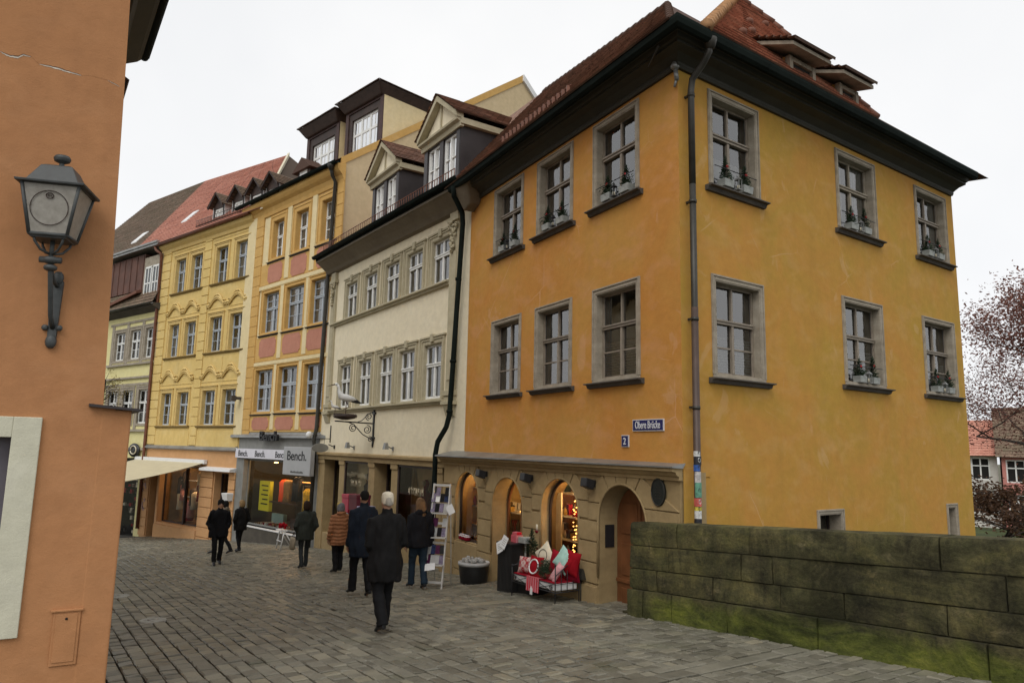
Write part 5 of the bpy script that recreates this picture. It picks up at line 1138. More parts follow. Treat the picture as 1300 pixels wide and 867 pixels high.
gm = ND('frosted_lantern_glass'); v = gm.tex(); n = gm.noise(v, 14, 5, .7); gm.set(gm.ramp(n, [(.3,(.34,.31,.26,1)),(.7,(.52,.49,.43,1))]), .35); gm.b.inputs['Transmission Weight'].default_value = .35
gl_ = obj('glass_panes', m, gm.m, T, LM)
m = MB(); y0 = cy+(hb+ht)/2+.004; pts = [(lx+.155*math.cos(t), cy+hb+(ht-hb)*((.235+.155*math.sin(t))/.46)+.006, zb+.235+.155*math.sin(t)) for t in [k*2*math.pi/40 for k in range(41)]]; m.tube(pts, .004, 5)
pts = [(lx+.03*math.cos(t), cy+hb+(ht-hb)*((.345+.024*math.sin(t))/.46)+.006, zb+.345+.024*math.sin(t)) for t in [k*2*math.pi/16 for k in range(17)]]; m.tube(pts, .005, 5)
for dx in (-.012,.0,.012): m.tube([(lx+dx,cy+hb+(ht-hb)*.72+.006,zb+.335),(lx+dx,cy+hb+(ht-hb)*.77+.006,zb+.355)], .003, 4)
obj('etched_ring', m, M_woodd, gl_, LM)
m = MB(); m.loft([sq(ht+.045,zt-.005),sq(ht+.05,zt+.015),sq(ht-.02,zt+.03),sq(.13,zt+.20),sq(.10,zt+.215)], True, False); m.lathe((lx,cy,zt+.21), [(.03,0),(.02,.05),(.065,.07),(.075,.10),(.06,.125),(.01,.135)], 14); obj('lantern_roof', m, M_lm, T, LM, bevel=.004)
m = MB(); m.lathe((lx,cy,zb+.0), [(.03,0),(.03,.1),(.05,.14),(.05,.28),(.02,.32)], 12); obj('lamp_bulb', m, M_wht, T, LM)
# ================================================================== GROUND, STREET, RIVER, PARAPET
ET = Vector((-.545,.839)).normalized(); EW = Vector((ET.y,-ET.x))
def tw(t, w, dz=0): p = ET*t+EW*w; return (p.x, p.y, gz(p.x,p.y)+dz)
d = ND('river_water'); v = d.tex(); n = d.noise(v, .8, 5); M_water = d.set((.03,.04,.025,1), .08, d.bump(n, .4, .2), spec=.6)
m = MB(); m.quad((-900,-900,-8.2),(900,-900,-8.2),(900,900,-8.2),(-900,900,-8.2)); obj('ground', m, plain('far_ground', (.09,.085,.05,1), .95, .3, .05, .1), kind='structure')
m = MB(); m.quad((1,-60,-7.6),(70,-60,-7.6),(70,60,-7.6),(1,60,-7.6)); obj('river', m, M_water, kind='structure')
m = MB(); L = [tw(-14,-9), tw(44,-9), tw(44,9.2), tw(7.2,9.2)]
pts = [tw(-14,-9,-.03), tw(48,-9,-.03), tw(48,14,-.03), tw(10.2,14,-.03), tw(10.2,7.95,-.03), tw(-14,7.95,-.03)]
n = len(pts); m.add(pts+[(p[0],p[1],-9) for p in pts], [tuple(range(n))]+[(i,(i+1)%n,n+(i+1)%n,n+i) for i in range(n)])
obj('street_bed', m, plain('joint_sand', (.035,.032,.026,1), .95, .3, 9, .4), kind='structure')
rs = random.Random(11)
V = []; Fc = []; TI = []
def sett(t0, t1, w0, w1, g=.0075, tint=None):
    if w1-w0 < .05 or t1-t0 < .05: return
    n = len(V); dz = rs.uniform(-.006,.006); tlt = rs.uniform(-.006,.006); tl2 = rs.uniform(-.006,.006); b = .013; j = lambda: rs.uniform(-.005,.005)
    c = [(t0+g+j(),w0+g+j()),(t1-g+j(),w0+g+j()),(t1-g+j(),w1-g+j()),(t0+g+j(),w1-g+j())]
    ct, cw = (t0+t1)/2, (w0+w1)/2
    for a, bb in c: V.append(tw(a,bb,-.03))
    for a, bb in c: V.append(tw(a,bb,-.004+dz))
    for a, bb in c: V.append(tw(a+(b if a < ct else -b), bb+(b if bb < cw else -b), .004+dz+tlt*(1 if a > ct else -1)+tl2*(1 if bb > cw else -1)))
    for k in range(4): kk = (k+1) % 4; Fc.append((n+k,n+kk,n+4+kk,n+4+k)); Fc.append((n+4+k,n+4+kk,n+8+kk,n+8+k))
    Fc.append((n+8,n+9,n+10,n+11)); x = rs.random()*.8+rs.choice((0,.1,.2)) if tint is None else tint; TI.extend([min(1,x)]*9)
def field(t0, t1, w0, w1, dt, lw, along=False):
    """courses across the street (or along it)"""
    if along:
        w = w0
        while w < w1-.04:
            ww = min(w+dt*rs.uniform(.9,1.1), w1); t = t0-rs.uniform(0,lw)
            while t < t1:
                a = t; t += lw*rs.uniform(.7,1.3); sett(max(a,t0), min(t,t1), w, ww)
            w = ww
    else:
        t = t0
        while t < t1-.04:
            tt = min(t+dt*rs.uniform(.88,1.12), t1); w = w0-rs.uniform(0,lw)
            while w < w1:
                a = w; w += lw*rs.uniform(.65,1.35); sett(t, tt, max(a,w0), min(w,w1))
            t = tt
field(-3, 38, -1.4, 3.25, .17, .22, True)
field(-3, 38, 3.25, 4.15, .15, .30, True)
t = 5.2; field(-3, t, 4.15, 9.2, .145, .20)
while t < 38:
    field(t, t+.24, 4.15, 9.2, .24, .62); field(t+.24, t+2.55, 4.15, 9.2, .155, .21, True) if int(t/2.55) % 2 else field(t+.24, t+2.55, 4.15, 9.2, .155, .20); t += 2.55
field(9, 38, 9.2, 12.5, .3, .4)
me = bpy.data.meshes.new('pavement'); me.from_pydata(V, [], Fc); a = me.attributes.new('tint', 'FLOAT', 'FACE'); a.data.foreach_set('value', TI); me.update()
M_sett = attr_mat('stone_setts', [(0,(.058,.056,.046,1)),(.35,(.13,.126,.104,1)),(.7,(.205,.198,.162,1)),(1,(.32,.285,.20,1))], .55, .7, 9, (.09,.10,.045,1))
obj('pavement', me, M_sett, kind='structure')
for k,(t,w) in enumerate(((12.2,1.66),(15.6,1.5))):
    c = tw(t,w,.006); m = MB(); m.lathe((0,0,0), [(.02,-.05),(.02,.012),(.17,.012),(.19,.006),(.19,-.05)], 20); m.lathe((0,0,0),[(.03,-.05),(.03,.02),(.075,.018),(.08,-.05)],16)
    obj('drain_cover', m, plain('iron_cover_rim', (.32,.32,.29,1), .6, .3, 15, .2), None, XF(*c), label='%s round pale metal drain cover set in the paving' % ('nearer' if k == 0 else 'farther'), cat='drain cover')
# parapet: sloping bridge wall of big mossy sandstone blocks
PD = Vector((4.4-1.77, 7.05-10.9, 0)).normalized(); PF = Frame(1.80, 10.92, PD.x, PD.y)    # X towards the camera side, Y = away from street
rs = random.Random(77); PV = []; V = []; Fc = []; TI = []
dg_ = .0628
tops = lambda x: -1.05+dg_*x
def block(x0, x1, za, zb, y0, y1, rr=.007, seg=.05, top=False, tint=None):
    """stone with rounded arrises and a lightly uneven face; z given relative to the sloping top line"""
    g = .008; x0 += g; x1 -= g; za += g*.8; zb -= g*.8
    nx = max(3, int((x1-x0)/seg)); nz = max(3, int((zb-za)/seg)); n0 = len(V); off = rs.uniform(0,50); yj = rs.uniform(-.006,.006)
    prof = []                                      # path front-bottom -> front-top -> back-top -> back-bottom
    for k in range(nz+1): prof.append((y0, za+(zb-za)*k/nz, 'f'))
    nt = 4
    for k in range(1, nt): prof.append((y0+(y1-y0)*k/nt, zb, 't'))
    for k in range(3): prof.append((y1, zb-(zb-za)*k/2, 'b'))
    P = len(prof)
    for i in range(nx+1):
        x = x0+(x1-x0)*i/nx; ex_ = min(i, nx-i); e = rr if ex_ == 0 else 0
        for k, (y, z, tag) in enumerate(prof):
            yy, zz = y, z
            R_ = .035 if top else rr
            if tag == 'f':
                if k == nz: yy += R_*.7; zz -= R_*.25
                elif k == nz-1: yy += R_*.12
                if k == 0: yy += rr*.8
            if tag == 'b' and k == P-3: zz -= R_*.25; yy -= R_*.7
            nzv = noise.noise(Vector((x*1.3+off, y*2, z*1.6)))*.030+noise.noise(Vector((x*6+off, y*5, z*6)))*.010
            if tag == 'f': yy += e+nzv+yj
            if tag == 't': zz += nzv*.35
            V.append((x, yy, zz+tops(x)))
    for i in range(nx):
        for k in range(P-1): a = n0+i*P+k; Fc.append((a, a+P, a+P+1, a+1)); TI.append(tint if tint is not None else 0)
    Fc.append(tuple(n0+k for k in range(P))); TI.append(0); Fc.append(tuple(n0+nx*P+k for k in range(P))[::-1]); TI.append(0)
# local Y: frame gives +Y = away from street for travel toward the camera, so the street face is at negative y... resolved by sign
YS = -1 if (PF.M.to_3x3() @ Vector((0,1,0))).dot(Vector((.839,.545,0))) > 0 else 1
cs = [(-.335,0,[0,.93,2.13,4.39,6.6,9.2,12.0]),(-.66,-.335,[.0,.78,2.0,2.45,4.95,5.65,7.9,10.2,12.0]),(-.95,-.66,[.0,.55,1.55,2.55,3.35,4.42,6.3,8.6,12.0]),(-1.42,-.95,[.0,.32,.86,1.80,3.05,4.78,6.6,8.9,12.0])]
for ci,(za,zb,xs) in enumerate(cs):
    for a, b in zip(xs[:-1], xs[1:]): block(a, b, za, zb, .0-(.05 if ci == 3 else (.0 if ci else .0)), .42, .007, .05, ci == 0, rs.random()*.8)
me = bpy.data.meshes.new('parapet'); me.from_pydata(V, [], Fc)
if YS > 0:
    for vv in me.vertices: vv.co.y = -vv.co.y
b_ = bmesh.new(); b_.from_mesh(me); bmesh.ops.recalc_face_normals(b_, faces=b_.faces); b_.to_mesh(me); b_.free()
at_ = me.attributes.new('tint', 'FLOAT', 'FACE'); at_.data.foreach_set('value', TI); me.polygons.foreach_set('use_smooth', [True]*len(me.polygons)); me.set_sharp_from_angle(angle=R(24))
d = ND('mossy_sandstone'); v = d.tex(); a = d.n.new('ShaderNodeAttribute'); a.attribute_name = 'tint'
n1 = d.noise(v, 1.5, 8, .65, .6); n2 = d.noise(d.map(v, (.7,1,2.4)), 2.0, 8, .68, 1.0); n3 = d.noise(v, 28, 5, .7); n4 = d.noise(d.map(v, (1,1,1), (9,4,2)), 2.6, 8, .7, .4)
c = d.ramp(n1, [(.34,(.014,.013,.007,1)),(.5,(.050,.045,.020,1)),(.66,(.14,.12,.06,1))])
c = d.mix(.4, c, d.ramp(n2, [(.3,(.012,.013,.006,1)),(.52,(.055,.052,.018,1)),(.70,(.20,.17,.08,1))]))
c = d.mix(d.math('MULTIPLY', a.outputs['Fac'], .6), c, (.10,.095,.04,1))
st_ = d.noise(d.map(v, (1.4,1,.5), (4,4,4)), 1.1, 8, .72, 1.2); c = d.mix(d.math('MULTIPLY', d.ramp(st_, [(.40,(1,1,1,1)),(.56,(0,0,0,1))]), .8), c, (.010,.010,.006,1)); c = d.mix(d.math('MULTIPLY', d.ramp(d.noise(d.map(v,(1,1,1),(2,8,1)), 3.1, 8, .75, .6), [(.58,(0,0,0,1)),(.68,(1,1,1,1))]), .55), c, (.22,.18,.10,1))
sp = d.n.new('ShaderNodeSeparateXYZ'); d.l(v, sp.inputs[0])
hgt = d.math('SUBTRACT', sp.outputs['Z'], d.math('MULTIPLY', sp.outputs['X'], dg_))          # height along the sloping wall
low = d.math('SUBTRACT', 1.0, d.math('MULTIPLY', d.math('ADD', hgt, 2.40), 1.7), True)       # moss creeps up from the damp foot of the wall
mossf = d.ramp(d.math('ADD', d.math('MULTIPLY', low, .95), d.math('MULTIPLY', n4, .7)), [(.66,(0,0,0,1)),(.90,(1,1,1,1))])
nox = d.ramp(sp.outputs['X'], [(.0,(0,0,0,1)),(.85,(1,1,1,1))])
mossc = d.ramp(n2, [(.35,(.025,.040,.004,1)),(.52,(.085,.11,.010,1)),(.7,(.19,.20,.035,1))])
c = d.mix(d.math('MULTIPLY', mossf, d.math('MULTIPLY', nox, .97)), c, mossc)
c = d.mix(d.math('MULTIPLY', d.ramp(n4, [(.45,(0,0,0,1)),(.68,(1,1,1,1))]), .38), c, (.05,.062,.014,1))
c = d.mix(.3, c, d.ramp(n3, [(.3,(.015,.013,.008,1)),(.7,(.15,.13,.06,1))]))
c = d.mix(1.0, c, d.ramp(d.noise(d.map(v,(1,1,1.8),(3,1,7)), .9, 7, .7, .8), [(.36,(.35,.36,.34,1)),(.5,(1,1,1,1)),(.66,(1.9,1.8,1.5,1))]), 'MULTIPLY')
M_par = d.set(c, .85, d.bump(d.math('ADD', n3, d.math('ADD', d.math('MULTIPLY', n2, 1.2), d.math('MULTIPLY', d.noise(v, 90, 4, .7), .3))), .7, .02), spec=.25)
par = obj('stone_parapet', me, M_par, None, PF.M, label='dark mossy sandstone block parapet of the bridge running to the right', cat='parapet wall')
m = MB(); f = (lambda y: y) if YS < 0 else (lambda y: -y)
for (za,zb,xs) in cs: m.loft([[(x,f(.055),tops(x)+zb-.02),(x,f(.4),tops(x)+zb-.02),(x,f(.4),tops(x)+za-.02),(x,f(.055),tops(x)+za-.02)] for x in (.03,11.95)], True, False)
obj('mortar_core', m, plain('dark_mortar', (.12,.11,.065,1), .9, .4, 12, .3), par, PF.M)
m = MB(); m.loft([[(x,f(.05),tops(x)-1.3),(x,f(.6),tops(x)-1.3),(x,f(.6),-8.5),(x,f(.05),-8.5)] for x in (-.2,12)], True, False); obj('bridge_side', m, M_par, par, PF.M)

# ================================================================== THINGS IN FRONT OF THE SHOP
def sgz(s, o): p = A.p(s, o); return gz(p.x, p.y)
def tube_m(*a): return MB().tube(*a)
bd0 = A.p(.74,.70); bd1 = A.p(1.95,.83); U = (bd1-bd0); LEN = U.length; gb = (gz(bd0.x,bd0.y)+gz(bd1.x,bd1.y))/2-.03
BD = Frame(bd0.x, bd0.y, U.x, U.y, gb)            # X along the bed (away), Y towards the street; depth is -Y
T = thing('daybed', 'small wrought iron daybed with white mattress loaded with red cushions outside the shop', 'daybed', BD.M)
DP = -.50; m = MB()
for x in (0,LEN):
    for y in (0,DP): m.tube([(x,y,-.04),(x,y,.66 if x == 0 else .5)], .010, 6); m.ell((x,y,.67 if x == 0 else .51), .018,.018,.022, 6, 5)
    m.tube([(x,0,.24),(x,DP,.24)], .008, 6); m.tube([(x,0,.37),(x,DP,.37)], .007, 6); m.tube([(x,0,.50),(x,DP/2,.66 if x == 0 else .55),(x,DP,.50)], .008, 6)
    for k in range(1,4): m.tube([(x,DP*k/4,.24),(x,DP*k/4,.58)], .006, 5)
for y in (0,DP): m.tube([(0,y,.24),(LEN,y,.24)], .009, 6); m.tube([(0,y,.37),(LEN,y,.37)], .006, 6)
for a, b in ((.06,.50),(LEN-.44,LEN-.05)): m.tube([(a,.008,.36),(b,.008,.25)], .006, 5); m.tube([(a,.008,.25),(b,.008,.36)], .006, 5)
for cx in (.10,LEN-.10): m.tube([(cx+.045*(1-k/26)*math.cos(k*.5), .012, .315+.045*(1-k/26)*math.sin(k*.5)) for k in range(22)], .006, 5)
obj('frame', m, M_black, T, BD.M)
m = MB(); m.box(.02,LEN-.02,DP+.02,-.015,.26,.375); obj('mattress', m, M_wht, T, BD.M, bevel=.02)
m = MB(); m.box(.03,LEN-.03,DP+.01,-.01,.376,.392); ob = obj('red_cover', m, M_red, T, BD.M, bevel=.006)
def cushion(W, H, t, n=12):
    m = MB(); P = []
    for sd in (1,-1):
        vs = []
        for j in range(n+1):
            for i in range(n+1):
                u, v = -1+2*i/n, -1+2*j/n; k = (1-u*u)**.55*(1-v*v)**.55; pin = 1-.10*(1-abs(u))*(abs(v)**3); pin2 = 1-.10*(1-abs(v))*(abs(u)**3)
                vs.append((u*W/2*pin2, sd*t/2*k+.004*math.sin(i*1.7+j*2.3)*k, v*H/2*pin))
        m.add(vs, [((j*(n+1)+i),(j*(n+1)+i+1),((j+1)*(n+1)+i+1),((j+1)*(n+1)+i)) for j in range(n) for i in range(n)], None, True)
    return m
def euler(M, rx, ry, rz): return M @ Matrix.Rotation(rz,4,'Z') @ Matrix.Rotation(rx,4,'X') @ Matrix.Rotation(ry,4,'Y')
def ring_m(r, t, y, n=28): return MB().tube([(r*math.cos(2*math.pi*k/n), y+.0, r*math.sin(2*math.pi*k/n)) for k in range(n+1)], t, 6)
M_patch = None
d = ND('red_patchwork'); v = d.tex(); vo = d.n.new('ShaderNodeTexChecker'); d.l(v, vo.inputs[0]); vo.inputs['Scale'].default_value = 22; vo.inputs[1].default_value = (.34,.02,.03,1); vo.inputs[2].default_value = (.5,.36,.33,1)
v2_ = d.n.new('ShaderNodeTexChecker'); d.l(d.map(v,(1,1,1),(.03,0,.05)), v2_.inputs[0]); v2_.inputs['Scale'].default_value = 9; v2_.inputs[1].default_value = (.30,.015,.025,1); v2_.inputs[2].default_value = (.55,.45,.41,1)
M_patch = d.set(d.mix(.5, vo.outputs[0], v2_.outputs[0]), .95, spec=.05)
d = ND('red_stripes'); v = d.tex(); wv = d.n.new('ShaderNodeTexWave'); d.l(v, wv.inputs[0]); wv.inputs['Scale'].default_value = 9; M_strp = d.set(d.ramp(wv.outputs['Fac'], [(.35,(.45,.015,.03,1)),(.6,(.5,.2,.22,1))]), .95, spec=.05)
M_brd = plain('bright_red_cloth', (.26,.008,.014,1), .95, .15, 12, .2, spec=.05); M_mint = plain('mint_cloth', (.36,.55,.48,1), .85, .15, 12, .2); M_crim = plain('crimson_cloth', (.16,.006,.016,1), .95, .2, 12, .3, spec=.05); M_pk = plain('pink_white_cloth', (.55,.28,.29,1), .9, .3, 40, .2)
def put(nm, label, W, H, t, mat, x, y, z, rx, ry, rz, cat='cushion'):
    M = euler(BD.M @ Matrix.Translation((x,y,z)), rx, ry, rz); return obj(nm, cushion(W,H,t), mat, None, M, label=label, cat=cat, group='cushions on the daybed'), M
q, M = put('cushion', 'red and white patchwork cushion at the far left end of the daybed', .40,.28,.12, M_patch, LEN-.24,-.13,.54, .25,.06,.1)
q, M = put('cushion', 'red cushion with a white ring, leaning at the front of the daybed', .36,.36,.12, M_brd, .66,-.10,.55, .25,.0,.05); obj('white_ring', ring_m(.115,.013,.052), M_wht, q, M)
q, M = put('cushion', 'cream cushion with grey ring standing on one corner at the back of the daybed', .38,.38,.12, M_cream, .80,-.40,.70, .15,.70,.1); obj('grey_ring', ring_m(.10,.006,.055), M_pipe, q, M)
put('cushion', 'wide crimson cushion at the back of the daybed behind the green wreath', .48,.40,.14, M_red, .42,-.40,.62, .2,-.1,.0)
q, M = put('cushion', 'mint and white cushion with a red corner propped at the near end of the daybed', .36,.36,.12, M_mint, .15,-.30,.72, .2,-.55,.2)
q2 = MB(); q2.merge(cushion(.12,.30,.13), Matrix.Translation((-.14,0,0))); obj('red_corner', q2, M_brd, q, M)
put('cushion', 'bright scarlet plump cushion leaning on the near end of the daybed', .30,.40,.17, M_brd, .02,-.36,.68, .1,-.2,.3)
put('cushion', 'dark crimson cushion low at the near rear corner of the daybed', .28,.28,.12, M_crim, .06,-.40,.50, .1,.1,.4)
put('soft_toy', 'pink and white cloth toy lying against the near arm of the daybed', .15,.34,.12, M_pk, .14,-.14,.53, .3,-.5,.2, 'toy')
def fir(r, h, n, seed, base=0):
    m = MB(); rr = random.Random(seed)
    for k in range(n):
        z = base+h*rr.random()**.9; R_ = r*(1-(z-base)/h)**.8+.01; a = rr.uniform(0,6.28); l = R_*rr.uniform(.6,1.1); p = Vector((0,0,z)); q = Vector((l*math.cos(a), l*math.sin(a), z+rr.uniform(-.02,.05)))
        s_ = Vector((-math.sin(a),math.cos(a),0))*rr.uniform(.006,.014)*(r/.1); m.add([p-s_*.3,q-s_*.2+Vector((0,0,-.01)),q+(q-p)*.25,q+s_*.8,p+s_*.3], [(0,1,2,3,4)])
    return m
m = MB(); rr = random.Random(8)
for k in range(900):
    a = rr.uniform(0,6.28); R_ = .09+rr.uniform(-.09,.06); p = Vector((R_*math.cos(a), rr.uniform(-.05,.05), R_*math.sin(a))); q = p+Vector((rr.uniform(-.05,.05),rr.uniform(-.03,.05),rr.uniform(-.05,.05))); s_ = Vector((rr.uniform(-.01,.01),0,rr.uniform(-.01,.01))); m.add([p-s_,q,p+s_], [(0,1,2)])
obj('wreath', m, M_green, None, euler(BD.M @ Matrix.Translation((.38,-.07,.56)), .2,0,.05), label='dark green fir wreath standing among the red cushions on the daybed', cat='wreath')
m = MB(); n = 26
for y0,y1,z0,z1 in ((-.10,.012,.40,.40),(.012,.022,.40,.17)):
    m.loft([[(.42+.36*k/n, y0+.006*math.sin(k*1.1), z0) for k in range(n+1)],[(.42+.36*k/n, y1+.010*math.sin(k*1.1), z1) for k in range(n+1)]], False, True, False)
obj('blanket', m, M_strp, None, BD.M, label='red striped throw hanging over the front rail of the daybed', cat='blanket')
m = MB(); m.box(.58,.64,.03,.035,.12,.20); m.prism_xz([(.57,.20),(.65,.20),(.61,.26)], .03, .035); obj('price_tag', m, M_wht, None, BD.M, label='small white and blue price tag on the striped throw', cat='price tag')
m = MB(); m.hexa([(-.10,-.62,.42),(.12,-.62,.42),(.12,-.48,.42),(-.10,-.48,.42),(-.03,-.57,.58),(.05,-.57,.58),(.05,-.53,.58),(-.03,-.53,.58)]); m.tube([(.01,-.55,-.02),(.01,-.55,.42)], .012, 6); m.lathe((.01,-.55,-.02), [(.1,0),(.09,.02),(.01,.03)], 12)
obj('table_lamp', m, M_pipe, None, BD.M, label='grey metal lamp with a conical shade between daybed and stone pier', cat='lamp')
# black cabinet with wares
cb = A.p(2.48,.52); CB = Frame(cb.x, cb.y, U.x, U.y, gz(cb.x,cb.y)-.01)
T = thing('cabinet', 'tall narrow black slatted cabinet at the far end of the daybed', 'cabinet', CB.M)
m = MB(); m.box(-.22,.22,-.2,.2,0,.86); 
for k in range(9): m.box(-.20+k*.046,-.17+k*.046,.2,.21,.05,.82)
obj('cabinet_body', m, M_blackp, T, CB.M, bevel=.006); m = MB(); m.box(-.24,.24,-.22,.22,.86,.885); obj('cabinet_top', m, M_black, T, CB.M)
m = MB(); m.box(-.70,-.24,-.3,.05,0,.30); obj('crate', m, M_blackp, None, CB.M, label='low black crate under the far end of the daybed', cat='crate', bevel=.01)
m = MB(); m.box(-.16,.02,-.1,.05,.887,1.02); m.box(-.14,-.0,-.08,.03,1.021,1.07); obj('gift_box', m, M_strp, None, CB.M, label='red striped gift box on top of the black cabinet', cat='box', bevel=.005)
for k,(x,z,ry,lb) in enumerate(((.10,.80,.5,'left white price card clipped to the black cabinet'),(-.04,.90,-.3,'right white price card clipped to the black cabinet'))):
    m = MB(); m.box(-.09,.09,-.003,.003,-.11,.11); c_ = obj('price_card', m, M_wht, None, euler(CB.M @ Matrix.Translation((x,.24,z)), .25, ry, 0), label=lb, cat='price card'); m = MB()
    for j in range(4): m.box(-.06,.05,.0035,.005,.05-j*.035,.055-j*.035)
    obj('card_writing', m, M_pipe, c_, WM[c_.name])
m = MB(); m.box(-.42,-.20,-.16,.04,.90,1.0); m.tube([(-.3,-.06,.0),(-.3,-.06,.9)], .02, 6); obj('grey_stand', m, M_potg, None, CB.M, label='grey box on a post beside the black cabinet, below the candle holder', cat='stand', bevel=.006)
m = MB(); m.lathe((-.27,-.35,0), [(.12,0),(.11,.02),(.02,.04),(.015,1.05),(.05,1.08),(.05,1.10)], 12); cn = obj('candle_holder', m, M_crim, None, CB.M, label='tall dark red candle holder with a white candle in the shop doorway', cat='candle holder')
m = MB(); m.lathe((-.27,-.35,1.10), [(.035,0),(.035,.11),(.02,.115)], 10); obj('candle', m, M_cream, cn, CB.M)
obj('small_fir', fir(.13,.42,260,4,.0), M_green, None, CB.M @ XF(-.50,-.05,.72), label='small dark green fir between cabinet and cream cushion', cat='plant')
# round tub
tb = A.p(4.0,.58); TB = XF(tb.x, tb.y, gz(tb.x,tb.y)-.01)
T = thing('tub', 'black tub with white rim holding clear wrapped goods beside the stone pier', 'tub', TB)
m = MB(); m.lathe((0,0,0), [(.25,0),(.27,.02),(.31,.38),(.31,.41),(.28,.41),(.26,.3)], 28); obj('tub_body', m, M_blackp, T, TB)
m = MB(); m.lathe((0,0,.39), [(.315,-.03),(.325,.0),(.325,.03),(.30,.04),(.285,.03)], 28); obj('tub_rim', m, plain('grey_white_rim',(.38,.38,.37,1),.6,.1,6,0), T, TB)
m = MB(); rr = random.Random(2)
for k in range(26): a = rr.uniform(0,6.28); r = .22*rr.random()**.5; m.ell((r*math.cos(a), r*math.sin(a), .43+rr.uniform(0,.06)*(1-r*2)), rr.uniform(.03,.07),rr.uniform(.03,.07),rr.uniform(.03,.07), 8, 5)
gm = ND('clear_wrap'); vv = gm.tex(); gm.set((.32,.31,.29,1), .2, gm.bump(gm.noise(vv, 25, 5, .7), 1.0, .03), spec=.8); obj('wrapped_goods', m, gm.m, T, TB)
b_ = A.p(4.42,.45); m = MB(); m.lathe((0,0,0), [(.07,0),(.075,.2),(.05,.28),(.03,.32),(.04,.36)], 14); obj('milk_can', m, M_pipe, None, XF(b_.x,b_.y,gz(b_.x,b_.y)), label='small dark metal can on the ground left of the black tub', cat='can')
for k in range(3):
    m = MB(); m.lathe((0,0,0), [(.065,0),(.068,.01),(.068,.10),(.06,.105)], 16); o = obj('candle_tin', m, M_crim, None, S.at(7.02-.16*k,-.05+.01*k,-2.035), label=('left','middle','right')[k]+' of three dark red candle tins on the sill of the first arch', cat='tin', group='candle tins on the sill'); m = MB(); m.lathe((0,0,.0), [(.069,.07),(.071,.075),(.071,.09),(.069,.095)], 16); m.lathe((0,0,.104), [(.05,0),(.05,.006),(.01,.007)], 12); obj('tin_rim', m, M_wht, o, WM[o.name])
# white display rack with cards
rk = A.p(3.60,1.62); RK = Frame(rk.x, rk.y, -.96, .28, gz(rk.x,rk.y))
T = thing('display_rack', 'tall white ladder shaped display rack full of cards and purses beside the downpipe', 'display rack', RK.M)
m = MB()
for x in (-.17,.17): m.hexa([(x-.013,-.02,0),(x+.013,-.02,0),(x+.013,.02,0),(x-.013,.02,0),(x-.013,-.32,1.95),(x+.013,-.32,1.95),(x+.013,-.28,1.95),(x-.013,-.28,1.95)]); m.tube([(x,-.5,0),(x,-.31,1.93)], .010, 6)
for k in range(6): z = .10+k*.36; m.box(-.17,.17,-.04-.155*z,-.01-.155*z,z,z+.04)
for z in (.45,.95,1.4): m.box(-.18,.18,-.155*z-.02,-.155*z+.10,z-.02,z)
obj('rack_frame', m, M_potg if False else plain('dull_white_frame',(.50,.49,.46,1),.6,.15,6,.1), T, RK.M); rr = random.Random(44)
for mt in (plain('lilac_card',(.36,.30,.42,1),.6,.4,30,0), plain('dark_blue_card',(.03,.05,.14,1),.5,.6,25,0), M_white, M_txt, plain('plum_purse',(.12,.02,.08,1),.6,.3,20,0)):
    m = MB()
    for k in range(13):
        z = rr.choice((.46,.64,.96,1.14,1.41,1.60,1.72)); x = -.16+.09*rr.randrange(4)-.0; m.hexa([(x,-.155*z+.02,z),(x+.085,-.155*z+.02,z),(x+.085,-.155*z+.03,z),(x,-.155*z+.03,z),(x,-.155*z-.03,z+.16),(x+.085,-.155*z-.03,z+.16),(x+.085,-.155*z-.02,z+.16),(x,-.155*z-.02,z+.16)])
    obj('card', m, mt, T, RK.M, kind='stuff')
m = MB(); m.box(-.07,.07,-.002,.002,-.09,.09); obj('price_card', m, M_wht, T, euler(RK.M @ Matrix.Translation((-.26,-.10,1.48)), .1,.5,0)); m = MB(); m.box(-.1,.1,-.002,.002,-.07,.07); obj('price_card', m, M_wht, T, euler(RK.M @ Matrix.Translation((.05,.08,.42)), .6,.2,0))
# boxes on a stand before the beige house
def cgz(s,o): p = C.p(s,o); return gz(p.x,p.y)
z0 = cgz(4.4,.7); T = thing('display_stand', 'wooden display stand before the beige house door', 'stand', C.at(4.6,.7,z0))
m = MB(); m.box(3.9,5.3,.45,.95,z0+.85,z0+.9)
for x in (3.95,5.25):
    for y in (.5,.9): m.box(x-.03,x+.03,y-.03,y+.03,z0,z0+.85)
obj('stand_frame', m, M_woodd, T, C.M)
for k,(x0,x1,za,zb,mt,lb) in enumerate(((4.75,5.3,.9,1.25,plain('teal_box',(0,0,0,1)),'pale teal box at the bottom left of the stack on the display stand'),(4.15,4.7,.9,1.35,M_crim,'dark crimson box at the bottom right of the stack on the display stand'),(4.75,5.25,1.25,1.75,plain('raspberry_box',(.40,.05,.08,1),.6,.15,6,0),'raspberry red box at the top left of the stack on the display stand'),(4.1,4.7,1.35,1.78,plain('maroon_box',(.10,.012,.02,1),.6,.15,6,0),'dark maroon box at the top right of the stack on the display stand'),(3.75,4.05,.9,1.5,plain('lilac_box',(.34,.30,.42,1),.6,.15,6,0),'lilac box at the right end of the display stand'))):
    m = MB(); m.box(x0+.01,x1-.01,.5,.9,z0+za+.002,z0+zb-.003); o = obj('gift_box', m, mt, None, C.M, label=lb, cat='box', group='boxes on the display stand', bevel=.008); m = MB(); m.box(x0-.0,x1+.0,.49,.91,z0+zb-.10,z0+zb-.004); obj('box_lid', m, mt, o, C.M, bevel=.006)
z0 = cgz(10.3,1.2); m = MB()
for x in (9.95,10.45): m.tube([(x,1.2,z0),(x,1.1,z0+.68)], .022, 6)
